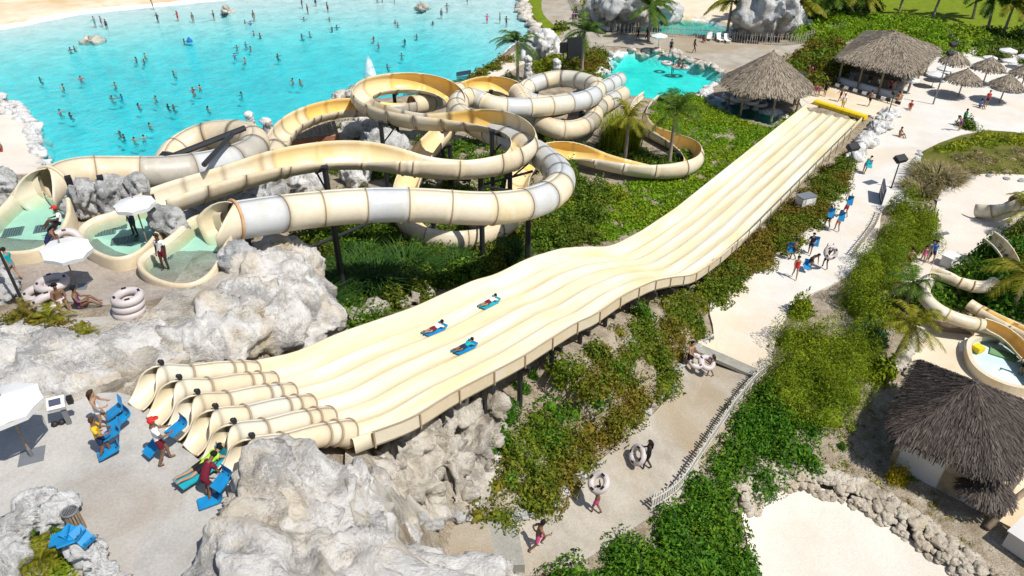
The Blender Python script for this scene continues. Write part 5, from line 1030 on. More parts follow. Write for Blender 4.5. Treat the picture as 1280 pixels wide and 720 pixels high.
umbrella(822,65,2.4,1.1,'white umbrella on the walkway behind the splash pool')
for i, (u, v, r, lab) in enumerate([(1133,117,.95,'white round sunshade next to the big bar\'s front corner'),(1164,110,1.0,'white round sunshade left of the floodlight pole'),(1176,103,.9,'white round sunshade partly behind the leftmost palapa'),(1255,78,1.0,'white round sunshade at the edge of the grass, left of its pair'),(1278,86,1.0,'white round sunshade at the right edge by the grass'),(1256,92,.8,'white round sunshade above the right palapas'),(1232,88,.8,'white round sunshade behind the rear palapa')]):
    umbrella(u, v, 1.9 if i < 3 else 1.8, r, lab, sides=12, group='white round sunshades on the plaza')
# fences of stakes
def stakes(name, pts, h, sp, r, label, m, m2, lean=.08, rails=2, seed=1, flat=False):
    rnd = random.Random(seed); P = smooth_poly(px(pts), 6, closed=False); L = np.concatenate([[0], np.cumsum(np.linalg.norm(np.diff(P, axis=0), axis=1))]); org = np.array([P[0][0], P[0][1], T(*P[0])]); root = thing(name, org, label, 'fence'); b = MB(); d = 0
    while d < L[-1]:
        x, y = np.interp(d, L, P[:, 0]), np.interp(d, L, P[:, 1]); z = T(x, y); hh = h * rnd.uniform(.82, 1.12); dx, dy = rnd.gauss(0, lean), rnd.gauss(0, lean)
        if flat:
            x2, y2 = np.interp(min(d + .1, L[-1]), L, P[:, 0]), np.interp(min(d + .1, L[-1]), L, P[:, 1]); b.box((x, y, z + hh / 2), (r * 2, .03, hh), atan2(y2 - y, x2 - x))
        else: b.tube([(x, y, z - .1), (x + dx, y + dy, z + hh)], [r, r * .8], 5)
        d += sp * rnd.uniform(.85, 1.15)
    b.build('pickets', m, root, org=org)
    for k in range(rails):
        f = .25 + .5 * k / max(rails - 1, 1); MB().tube([(x, y, T(x, y) + h * f) for x, y in P[::2]], .035, 5).build('rail', m2, root, org=org)
    return root
stakes('stake_fence', [(714,0),(724,18),(744,36),(770,42),(800,44),(850,47),(895,50),(940,55),(990,57),(1030,48),(1056,42)], 1.5, .32, .045, 'long fence of thin pale stakes between the walkway and the lagoon', M['pwood'], M['wood'])
stakes('stake_fence', [(1175,42),(1200,62),(1226,70),(1262,70),(1300,80)], 1.1, .4, .045, 'low fence of dry stakes at the grass edge beyond the bar', M['pwood'], M['wood'], .12, 1, 2)
stakes('picket_fence', [(956,470),(938,486),(915,515),(890,552),(870,582),(850,612),(832,628),(812,640)], 1.0, .18, .055, 'weathered white picket fence along the right side of the lower footpath', M['pwood'], M['pwood'], 0, 2, 3, True)
stakes('picket_fence', [(1100,268),(1092,286),(1064,322)], .9, .3, .05, 'grey picket fence in the shade of the hedge', M['pwood'], M['wood'], 0, 2, 4, True)
# checkered queue barrier and yellow stop cushion at the end of the mat slide
b0, b1 = G(1022,104), G(1124,134); root = thing('queue_barrier', b0, 'black and white block barrier in front of the bar', 'barrier'); n = 18
for i in range(n):
    q = b0 + (b1 - b0) * (i + .5) / n; MB().box((q[0], q[1], q[2] + .42), (np.linalg.norm(b1 - b0) / n - .02, .16, .32), atan2((b1 - b0)[1], (b1 - b0)[0])).build('block', M['black'] if i % 2 else M['wplast'], root, org=b0)
    if i % 3 == 0: MB().tube([(q[0], q[1], q[2]), (q[0], q[1], q[2] + .3)], .05, 6).build('leg', M['gsteel'], root, org=b0)
b0, b1 = G(1026,98), G(1128,126); root = thing('low_wall', b0, 'white low wall along the bar terrace', 'wall'); mid = (b0 + b1) / 2; MB().box((mid[0], mid[1], mid[2] + .3), (np.linalg.norm((b1 - b0)[:2]), .22, .65), atan2((b1 - b0)[1], (b1 - b0)[0])).build('wall_body', M['wplast'], root, org=b0); MB().box((mid[0], mid[1], mid[2] + .66), (np.linalg.norm((b1 - b0)[:2]) + .1, .32, .08), atan2((b1 - b0)[1], (b1 - b0)[0])).build('coping', M['wall'], root, org=b0)
b0, b1 = G(1018,130), G(1082,150); root = thing('stop_cushion', b0, 'long yellow foam cushion across the end of the mat slide', 'cushion'); n = 7; rz = atan2((b1 - b0)[1], (b1 - b0)[0])
for i in range(n):
    q = b0 + (b1 - b0) * (i + .5) / n; w = np.linalg.norm((b1 - b0)[:2]) / n - .04; pr = [(-.35, 0), (-.35, .32), (-.22, .45), (.22, .45), (.35, .32), (.35, 0)]
    V = [(q[0] + sx * w / 2 * cos(rz) - a * sin(rz), q[1] + sx * w / 2 * sin(rz) + a * cos(rz), q[2] + z + .03) for sx in (-1, 1) for a, z in pr]; k = len(pr)
    MB().add(V, [(j, (j + 1) % k, (j + 1) % k + k, j + k) for j in range(k)] + [tuple(range(k))[::-1], tuple(range(k, 2 * k))]).build('cushion_block', M['yellow'], root, org=b0)
# floodlights and lamp posts
def floodlight(u, v, h, label, hd=(.7, .45, .3), m='steel', r=.06, heads=1):
    p = G(u, v); t = thing('floodlight', p, label, 'light post', 'floodlight posts'); b = MB(); b.tube([(0, 0, 0), (0, 0, h)], [r, r * .75], 8); b.box((0, 0, .03), (.36, .36, .06)); b.build('pole', M[m], t)
    for k in range(heads):
        b = MB(); b.box((0, 0, h + .1 - k * .9), hd, .4, 0, .5); b.box((.05, -.18, h + .06 - k * .9), (hd[0] * .85, .06, hd[2] * .7), .4, 0, .5); b.tube([(0, 0, h - .2 - k * .9), (0, .05, h + .1 - k * .9)], .04, 5); b.build('lamp_head', M['black'], t)
    return t
floodlight(1056,221,2.6,'floodlight post on the left edge of the plaza path', (1.0,.6,.4)); floodlight(1114,235,2.5,'floodlight post on the right edge of the plaza path beside the sign board',(1.0,.6,.35))
floodlight(1108,150,2.7,'thin dark post between mat slide end and plaza', (.5,.3,.3)); floodlight(994,131,3.2,'dark lattice post beside the round thatched hut',(.8,.3,.3)); floodlight(1166,131,6.2,'tall grey floodlight pole among the palapas',(.7,.5,.3),'gsteel',.08,2)
floodlight(31,383,3.0,'black lamp post leaning over the left end of the planter',(.3,.3,.25)); floodlight(1136,109,2.4,'thin post at the front corner of the bar',(.3,.3,.2))
for u, v, h, lab in [(102,268,1.7,'black loudspeaker post right of the leftmost pool'),(139,262,1.5,'black loudspeaker post left of the middle pool'),(203,291,1.6,'black loudspeaker post right of the middle pool')]:
    p = at(u, v, 11.1); t = thing('speaker_post', p, lab, 'loudspeaker', 'loudspeaker posts by the start pools'); MB().tube([(0, 0, 0), (0, 0, h)], .045, 7).build('pole', M['steel'], t); b = MB(); b.box((0, 0, h), (.26, .22, .5), .5, 0, .2); b.box((.06, -.11, h), (.2, .02, .42), .5, 0, .2); b.build('cabinet', M['black'], t)
# control stand, bin, cabinets, boards
p = G(88,531); t = thing('control_stand', p, 'grey control console on a dark stand on the lower deck', 'console'); t.scale = (.72, .72, .78); MB().box((0, 0, .03), (.55, .42, .06), .4).build('foot', M['steel'], t); MB().box((0, 0, .55), (.16, .16, 1.0), .4).build('column', M['gsteel'], t)
MB().box((-.12, -.05, 1.1), (.62, .5, .22), .4, 0, .5).build('console_case', M['wplast'], t); MB().box((-.11, -.11, 1.23), (.42, .26, .02), .4, 0, .5).build('screen', M['navy'], t); MB().box((.34, .12, 1.15), (.2, .2, .3), .4).build('handset', M['black'], t)
p = G(70,533); t = MB().ball((0, 0, .08), .11, 8, 6).ball((.16, .08, .08), .11, 8, 6).build('sandals', M['black'], loc=p, smooth=True); tag(t, 'pair of dark sandals beside the control stand', 'sandals')
p = at(84,634,12.9); t = thing('waste_basket', p - np.array([0, 0, .95]), 'brown slatted waste basket standing behind the planter rock', 'bin'); t.scale = (.62, .62, .9); b = MB()
for i in range(16): b.box((.27 * cos(i * pi / 8), .27 * sin(i * pi / 8), .45), (.07, .03, .9), i * pi / 8 + pi / 2)
b.build('slats', M['wood'], t); MB().torus((0, 0, .88), .28, .035, 22, 7).build('rim', M['gsteel'], t, True); b = MB()
for i in range(5): b.box(((i - 2) * .09, 0, .86), (.03, .46 - abs(i - 2) * .07, .03))
b.build('lid_bars', M['gsteel'], t)
p = G(1004,262); t = thing('electrical_cabinet', p, 'grey electrical cabinet in the bushes beside the mat slide', 'cabinet'); MB().box((0, 0, .6), (1.3, .8, 1.2), .4).build('case', M['wall'], t); MB().box((0, 0, 1.23), (1.4, .9, .06), .4).build('lid', M['gsteel'], t); MB().box((.1, -.42, .6), (.55, .03, 1.0), .4).build('door', M['wplast'], t)
p = G(1100,250); t = thing('sign_board', p, 'dark slatted sign board leaning at the path edge', 'sign'); MB().box((0, 0, .75), (.12, 2.2, 1.3), -.35).build('board', M['navy'], t)
for k in (-.3, .3): MB().box((-.07, 0, .75 + k), (.03, 2.1, .08), -.35).build('stripe', M['wplast'], t)
for k in (-.9, .9): MB().tube([(k * sin(.35), k * cos(.35), 0), (k * sin(.35), k * cos(.35), 1.3)], .05, 6).build('leg', M['gsteel'], t)
p = G(718,80); t = thing('screen_panel', p, 'black screen panel among the garden shrubs', 'panel'); MB().box((0, 0, 1.9), (2.2, .25, 2.6), .5).build('panel', M['black'], t); MB().box((0, 0, .4), (.3, .3, .9), .5).build('leg', M['gsteel'], t)
p = G(704,76); t = thing('screen_panel', p, 'small black box on a post left of the big black screen', 'panel'); MB().box((0, 0, 1.6), (.9, .4, 1.2), .3).build('panel', M['black'], t); MB().tube([(0, 0, 0), (0, 0, 1.1)], .06, 6).build('leg', M['gsteel'], t)
p = G(581,101); t = thing('bench', p, 'dark bench on the shore path above the slides', 'bench'); MB().box((0, 0, .48), (1.9, .5, .08), .5).build('seat', M['navy'], t); MB().box((-.12, .22, .85), (1.9, .08, .5), .5).build('backrest', M['navy'], t)
for k in (-.8, .8): MB().box((k * cos(.5), k * sin(.5), .24), (.08, .45, .46), .5).build('leg', M['gsteel'], t)
def chair(u, v, label, rz):
    p = G(u, v); t = thing('lounge_chair', p, label, 'chair', 'white chairs on the walkway', rz); MB().box((0, 0, .38), (.62, .9, .07)).build('seat', M['wplast'], t); MB().box((0, .55, .72), (.62, .08, .8), 0, 0, -.4).build('backrest', M['wplast'], t)
    for sx in (-.27, .27):
        for sy in (-.38, .38): MB().box((sx, sy, .18), (.06, .06, .36)).build('leg', M['wplast'], t)
        MB().box((sx * 1.15, 0, .58), (.06, .8, .05)).build('armrest', M['wplast'], t)
chair(900,53,'white chair left of its twin before the stake fence', .3); chair(909,54,'right one of two white chairs before the stake fence', .2); chair(886,51,'grey white chair standing alone before the stake fence', -.3)
b = MB(); b.tube([G(746,37) + np.array([0, 0, .4]), G(760,40) + np.array([0, 0, .4])], .3, 8); t = b.build('log_bench', M['pwood'], None, org=G(752,38), loc=G(752,38)); tag(t, 'bleached log lying beside the stake fence', 'log')
# plank hut under the ochre flume
p = G(396,196); t = thing('plank_hut', p, 'brown plank hut with rust red eaves under the ochre flume', 'hut', rz=.35); MB().box((0, 0, 1.2), (3.4, 2.6, 2.4)).build('wall', M['wood'], t); b = MB()
for i in range(11): b.box((-1.9 + i * .38, 0, 2.65 + .02 * (i % 2)), (.34, 3.2, .06), 0, 0, .28)
b.build('roof', M['wood'], t); MB().box((0, -1.58, 2.15), (4.1, .06, .42)).build('fascia', M['red'], t); MB().box((.4, -1.32, 1.0), (.9, .05, 1.9)).build('door', M['red'], t)
# mats and rings
def ring_at(p, label, R=.46, r=.17, axis=(0, 0, 1), group='grey rubber rings', dbl=False):
    t = thing('rubber_ring', p, label, 'ring', group); b = MB(); b.torus((0, 0, 0), R, r, 30, 12, axis=axis)
    if dbl:
        q = Vector((0, 0, 1)).rotation_difference(Vector(axis)) @ Vector((R * 1.75, 0, 0)); b.torus(tuple(q), R, r, 30, 12, axis=axis)
    b.build('tube', M['ring'], t, True); q = Vector((0, 0, 1)).rotation_difference(Vector(axis))
    for a in (.6, 2.2, 3.8, 5.2):
        b = MB(); b.box((0, 0, 0), (.16, .08, .03)); o = b.build('handle', M['black'], t); o.location = q @ Vector((R * cos(a), R * sin(a), r + .005)); o.rotation_mode = 'QUATERNION'; o.rotation_quaternion = q @ Matrix.Rotation(a + pi / 2, 3, 'Z').to_quaternion()
    return t
for k, lab in enumerate(['lowest ring of the stack of three by the right start pool', 'middle ring of the stack of three by the right start pool', 'top ring of the stack of three by the right start pool']):
    ring_at(G(164,394) + np.array([.03 * k, .03 * k, .2 + .27 * k]), lab, .40, .155)
for u, v, z, lab in [(52,372,11.2,'large ring lying flat left of the seated pair'),(64,383,11.2,'large ring lying flat in front of the seated pair'),(70,366,11.45,'ring lying on the other two beside the seated pair')]: ring_at(G(u, v) + np.array([0, 0, z - 11.0]), lab, .46, .16)
ring_at(at(84,303,11.55), 'ring leaning in front of the woman at the left start pool', .5, .18, (.5, -.5, .7))
for i, (u, v, z) in enumerate([(922,124,.6),(924,124,1.0),(938,127,.6),(939,127,1.0),(950,130,.6),(930,122,1.4),(912,120,.6)]): ring_at(at(u, v, z), 'grey ring stacked under the round thatched hut', .6, .22, group='rings stored under the round hut')
for u, v, lab in [(833,79,'pale raft ring floating left in the splash pool'),(846,84,'pale double raft floating in the splash pool')]: ring_at(at(u, v, .25), lab, .5, .2, group='rafts in the splash pool', dbl=(u > 840))
def foam_mat(p, L, w, rz, label, m='mat', pitch=0.0, roll=0.0, curl=.25, group='blue foam mats', name='foam_mat'):
    """slide mat: flat body with the front end curled up and two grips"""
    if L < 1.15: L *= .64; w *= .76; curl *= .6
    t = thing(name, p, label, 'mat', group); prof = [(-L / 2, 0), (-L / 4, 0), (0, 0), (L / 4, 0), (L * .36, .03), (L * .45, .10), (L * .5, .10 + curl)]; V = []
    for x, z in prof: V += [(x, -w / 2, z), (x, w / 2, z), (x - .01, w / 2, z + .045), (x - .01, -w / 2, z + .045)]
    k = len(prof); Fs = [(i * 4 + j, i * 4 + (j + 1) % 4, (i + 1) * 4 + (j + 1) % 4, (i + 1) * 4 + j) for i in range(k - 1) for j in range(4)] + [(0, 1, 2, 3)[::-1], tuple((k - 1) * 4 + j for j in range(4))]
    MB().add(V, Fs).build('pad', M[m], t)
    for s_ in (-1, 1): MB().tube([(L * .26, s_ * w * .28, .05), (L * .30, s_ * w * .28, .11), (L * .36, s_ * w * .28, .11), (L * .40, s_ * w * .28, .07)], .018, 6).build('grip', M['navy'], t)
    t.rotation_euler = (roll, pitch, rz); return t
for k, (u, v, z, rz, pi_, ro, lab) in enumerate([(78,672,12.75,.2,-.3,.15,'flat blue mat at the left end of the pile on the planter rock'),(92,668,12.85,-.3,.2,.2,'blue mat draped over the top of the planter rock'),(104,672,12.8,-.5,.5,.1,'blue mat curling down the right side of the planter rock'),(88,676,12.8,.6,.1,-.3,'blue mat underneath the pile on the planter rock')]): foam_mat(at(u, v, z), .85, .42, rz, lab, 'mat', pi_, ro, .12)
for k, (u, v, z) in enumerate([(968,124,.7),(970,123,.95),(975,120,1.15),(962,126,.7)]): foam_mat(at(u, v, z), 1.3, .6, .5 + k * .3, 'blue mat in the pile beside the round thatched hut', 'mat', group='mats piled by the round hut')
# fountain jet and waterfall
m, nt, out = newmat('spray'); b_ = nd(nt, 'ShaderNodeBsdfDiffuse'); b_.inputs['Color'].default_value = (.85, .88, .9, 1); t_ = nd(nt, 'ShaderNodeBsdfTransparent'); mx = nd(nt, 'ShaderNodeMixShader'); nz = nd(nt, 'ShaderNodeTexNoise', i_Scale=2.2, i_Detail=6.0); cr = ramp(nt, [(.38, (.15,) * 3), (.62, (.8,) * 3)], nz.outputs['Fac']); nt.links.new(nd(nt, 'ShaderNodeTexCoord').outputs['Object'], nz.inputs['Vector']); nt.links.new(cr, mx.inputs[0]); nt.links.new(t_.outputs[0], mx.inputs[1]); nt.links.new(b_.outputs[0], mx.inputs[2]); nt.links.new(mx.outputs[0], out.inputs['Surface']); M['spray'] = m
p = at(464,105,0); b = MB(); b.lathe((0, 0, 0), [(1.0, -.1), (.85, .5), (.65, 1.3), (.45, 2.2), (.22, 2.9), (.03, 3.2)], 14); b.lathe((.2, .1, 0), [(.6, -.1), (.5, .8), (.3, 1.7), (.02, 2.5)], 12); t = b.build('water_jet', M['spray'], loc=p, smooth=True); tag(t, 'white water jet rising from the wave pool behind the slides', 'fountain')
p = at(759,34,.2); b = MB(); V = []
for i in range(9):
    for j in range(7): V.append((-1.4 + i * .35 + .05 * sin(j), -.1 * j + .18 * sin(i * 2.1) - (6 - j) * .0, 5.6 - j * .95))
Fs = [(j + i * 7, j + 1 + i * 7, j + 8 + i * 7, j + 7 + i * 7) for i in range(8) for j in range(6)]; V2 = V + [(x, y + .12, z) for x, y, z in V]; Fs += [tuple(q + 63 for q in f[::-1]) for f in Fs]
t = link('waterfall', mesh('waterfall', V2, Fs, smooth=True), M['spray'], None, p); tag(t, 'thin white waterfall on the left of the mossy rock', 'waterfall')
# play slides on the right
def play_slide(C, label, r): return build_slide('play_slide', C, label, r=r, seg=1.6, seed=len(C), posts=[(1.6, 0)], post_r=.08)[0]
for C_, lab, r in [([(1320,232,2.6,'t'),(1300,240,2.5,'t'),(1272,252,2.2,'f'),(1245,264,1.5,'f'),(1217,262,1.0,'f')],'short play slide ending on the white play sand',.55),([(1236,296,2.7,'f'),(1250,305,2.5,'f'),(1260,318,2.3,'f'),(1266,332,2.1,'f')],'short yellowish play flume beside the gold palm',.42),
   ([(1164,341,2.7,'f'),(1180,343,2.7,'f'),(1197,352,2.6,'f'),(1215,359,2.5,'t'),(1236,360,2.4,'t'),(1243,352,2.3,'t')],'cream play tube with an open top end in the dark shrubs',.38),([(1160,352,2.8,'t'),(1150,362,2.7,'t'),(1158,378,2.5,'t'),(1176,391,2.3,'t'),(1202,402,2.1,'t'),(1228,406,1.9,'o'),(1254,415,1.7,'o'),(1276,434,1.5,'o'),(1292,458,1.4,'o'),(1310,486,1.3,'o')],'play tube turning into an ochre flume round the play pool',.38),
   ([(1211,380,2.1,'t'),(1222,388,2.0,'o'),(1245,400,1.8,'o'),(1275,414,1.6,'o'),(1315,434,1.4,'o')],'second ochre play flume behind the first one',.34)]:
    t = play_slide(C_, lab, r); t['group'] = 'play slides'
p0 = at(1245,455,.9); t = thing('play_pool', p0, 'low walled white play pool with yellow steps', 'pool'); OUT = smooth_poly([at(u, v, .8)[:2] for u, v in [(1212,436),(1232,430),(1256,432),(1276,446),(1298,470),(1310,495),(1280,492),(1252,486),(1228,474),(1214,458)]], 4); n = len(OUT); cc = OUT.mean(0)
V = []; zb = .72
for q in OUT:
    d = (q - cc); d /= np.linalg.norm(d)
    for o_, z in ((.28, -.3), (.28, .62), (.02, .62), (0, .12)): V.append((q[0] + d[0] * o_ - p0[0], q[1] + d[1] * o_ - p0[1], zb + z - p0[2]))
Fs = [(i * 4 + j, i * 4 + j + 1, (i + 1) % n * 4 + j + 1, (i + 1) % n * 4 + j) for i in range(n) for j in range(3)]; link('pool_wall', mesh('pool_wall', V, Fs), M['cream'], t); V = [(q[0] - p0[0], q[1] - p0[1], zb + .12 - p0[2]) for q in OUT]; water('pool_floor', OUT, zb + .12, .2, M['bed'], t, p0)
water('pool_water', OUT, zb + .34, .30, M['basinw'], t, p0)
for k in range(3): q = at(1208 - k * 5, 433 + k * 1, .8); MB().box((q[0], q[1], .95 - k * .2), (.32, 1.0, .2), -.5).build('step', M['wplast'], t, org=p0)
q = at(1222,437,1.0); MB().box((q[0], q[1], 1.1), (.5, .5, .3), .4).build('spout', M['yellow'], t, org=p0)
q = at(1254,442,.95); MB().box((q[0], q[1], .9), (1.3, .7, .06), -.6).build('pad', solid('green_pad', (.20, .34, .16)), t, org=p0)
p = G(1170,300); t = thing('toy_rocker', p, 'small grey seesaw toy on the white play sand', 'toy'); MB().box((0, 0, .45), (1.8, .25, .1), .3, 0, .1).build('plank', M['gsteel'], t); MB().box((0, 0, .2), (.3, .3, .4)).build('stand', M['gsteel'], t); MB().torus((-.8, -.25, .62), .2, .04, 16, 6, axis=(1, 0, 0)).build('handle', M['steel'], t)
p = at(1203,399,1.0); b = MB(); b.box((0, 0, .3), (4.2, .35, .9), -.22); t = b.build('play_wall', M['wood'], loc=(G(1168,412))); tag(t, 'dark plank wall under the play tube', 'wall')
p = G(1221,308); b = MB(); b.box((0, 0, .4), (.9, .7, .8), .6); b.box((0, 0, .83), (1.0, .8, .07), .6); t = b.build('storage_box', M['wplast'], loc=G(1184,332)); tag(t, 'white storage box next to the people on the play sand', 'box')
# ------------------------------------------------------------------ people
J0 = dict(pel=(0,0,.94), sp=(0,.0,1.12), ch=(0,.0,1.29), nk=(0,-.005,1.45), hb=(0,.012,1.54), hd=(0,.02,1.64), lsh=(-.165,0,1.39), lel=(-.20,-.01,1.11), lwr=(-.21,.05,.86), lha=(-.21,.07,.79), rsh=(.165,0,1.39), rel=(.20,-.01,1.11), rwr=(.21,.05,.86), rha=(.21,.07,.79), lhi=(-.085,0,.88), lkn=(-.09,.02,.49), lan=(-.09,-.02,.08), lto=(-.10,.14,.035), rhi=(.085,0,.88), rkn=(.09,.02,.49), ran=(.09,-.02,.08), rto=(.10,.14,.035))
RAD = dict(pel=(.145,.105), sp=(.125,.09), ch=(.15,.10), nk=(.055,.055), hb=(.07,.08), hd=(.075,.085), sh=(.062,.062), el=(.043,.043), wr=(.030,.030), ha=(.036,.022), hi=(.085,.085), kn=(.058,.058), an=(.040,.045), to=(.035,.025))
BONES = [('pel','sp'),('sp','ch'),('ch','nk'),('nk','hb'),('hb','hd'),('ch','lsh'),('lsh','lel'),('lel','lwr'),('lwr','lha'),('ch','rsh'),('rsh','rel'),('rel','rwr'),('rwr','rha'),('pel','lhi'),('lhi','lkn'),('lkn','lan'),('lan','lto'),('pel','rhi'),('rhi','rkn'),('rkn','ran'),('ran','rto')]
def pose(**k): d = dict(J0); d.update(k); return d
def tilt_up(J, names, ang, piv):
    """lean the upper body forward about the hips"""
    J = dict(J); c, s = cos(ang), sin(ang)
    for n in names:
        x, y, z = J[n]; y -= piv[1]; z -= piv[2]; J[n] = (x, y * c + z * s + piv[1], -y * s + z * c + piv[2])
    return J
UP = ['sp','ch','nk','hb','hd','lsh','lel','lwr','lha','rsh','rel','rwr','rha']
POSES = {}
POSES['stand'] = pose(rkn=(.11,.04,.49), ran=(.13,.02,.08), rto=(.17,.17,.035))
POSES['walk'] = pose(lkn=(-.09,.17,.52), lan=(-.09,.22,.12), lto=(-.09,.37,.08), rkn=(.09,-.03,.50), ran=(.09,-.27,.13), rto=(.09,-.14,.04), lel=(-.20,-.14,1.14), lwr=(-.20,-.18,.90), lha=(-.20,-.17,.83), rel=(.20,.10,1.14), rwr=(.19,.24,.95), rha=(.18,.30,.92))
POSES['run'] = tilt_up(pose(lkn=(-.09,.30,.66), lan=(-.09,.12,.36), lto=(-.09,.24,.28), rkn=(.09,-.10,.50), ran=(.09,-.36,.22), rto=(.09,-.30,.08), lel=(-.22,-.22,1.20), lwr=(-.20,-.12,.98), lha=(-.20,-.06,.94), rel=(.22,.16,1.16), rwr=(.17,.32,1.16), rha=(.15,.39,1.20)), UP, .22, (0,0,.94))
POSES['carry'] = pose(lel=(-.24,.10,1.14), lwr=(-.18,.32,1.12), lha=(-.14,.38,1.13), rel=(.24,.10,1.14), rwr=(.18,.32,1.12), rha=(.14,.38,1.13), lkn=(-.09,.13,.51), lan=(-.09,.14,.09), lto=(-.09,.29,.05), ran=(.09,-.20,.11), rto=(.09,-.06,.04))
POSES['overhead'] = pose(lel=(-.28,.05,1.55), lwr=(-.20,.06,1.80), lha=(-.19,.06,1.88), rel=(.28,.05,1.55), rwr=(.20,.06,1.80), rha=(.19,.06,1.88), lkn=(-.09,.14,.51), lan=(-.09,.16,.10), lto=(-.09,.31,.06), ran=(.09,-.22,.11), rto=(.09,-.08,.04))
POSES['bend'] = tilt_up(pose(lel=(-.20,.22,1.22), lwr=(-.17,.42,1.12), lha=(-.16,.49,1.10), rel=(.20,.22,1.22), rwr=(.17,.42,1.12), rha=(.16,.49,1.10), rkn=(.09,.06,.50), ran=(.11,-.10,.08), rto=(.12,.05,.035)), UP, .75, (0,0,.94))
POSES['sit'] = pose(pel=(0,0,.14), sp=(0,-.03,.32), ch=(0,-.03,.49), nk=(0,-.01,.65), hb=(0,.01,.74), hd=(0,.03,.84), lsh=(-.165,-.02,.59), lel=(-.22,.06,.36), lwr=(-.17,.28,.36), lha=(-.15,.35,.36), rsh=(.165,-.02,.59), rel=(.22,.06,.36), rwr=(.17,.28,.36), rha=(.15,.35,.36), lhi=(-.085,.06,.12), lkn=(-.13,.40,.34), lan=(-.12,.62,.06), lto=(-.12,.76,.08), rhi=(.085,.06,.12), rkn=(.13,.42,.30), ran=(.12,.66,.06), rto=(.12,.79,.10))
POSES['prone'] = pose(pel=(0,0,.13), sp=(0,.18,.14), ch=(0,.35,.19), nk=(0,.50,.25), hb=(0,.57,.29), hd=(0,.64,.35), lsh=(-.165,.44,.19), lel=(-.27,.62,.09), lwr=(-.17,.80,.09), lha=(-.14,.87,.09), rsh=(.165,.44,.19), rel=(.27,.62,.09), rwr=(.17,.80,.09), rha=(.14,.87,.09), lhi=(-.085,-.06,.12), lkn=(-.11,-.46,.08), lan=(-.12,-.80,.16), lto=(-.12,-.88,.05), rhi=(.085,-.06,.12), rkn=(.11,-.46,.08), ran=(.12,-.80,.20), rto=(.12,-.92,.18))
POSES['wade'] = pose(lel=(-.32,.08,1.22), lwr=(-.44,.24,1.12), lha=(-.48,.30,1.11), rel=(.32,.08,1.22), rwr=(.40,.28,1.15), rha=(.43,.35,1.15))
POSES['float'] = pose(pel=(0,-.05,.96), lel=(-.36,.10,1.36), lwr=(-.46,.32,1.36), lha=(-.48,.39,1.36), rel=(.36,.10,1.36), rwr=(.46,.32,1.36), rha=(.48,.39,1.36), lhi=(-.085,0,.92), lkn=(-.16,.36,.86), lan=(-.12,.10,.60), lto=(-.12,.18,.50), rhi=(.085,0,.92), rkn=(.16,.34,.82), ran=(.12,.02,.58), rto=(.12,.10,.47))
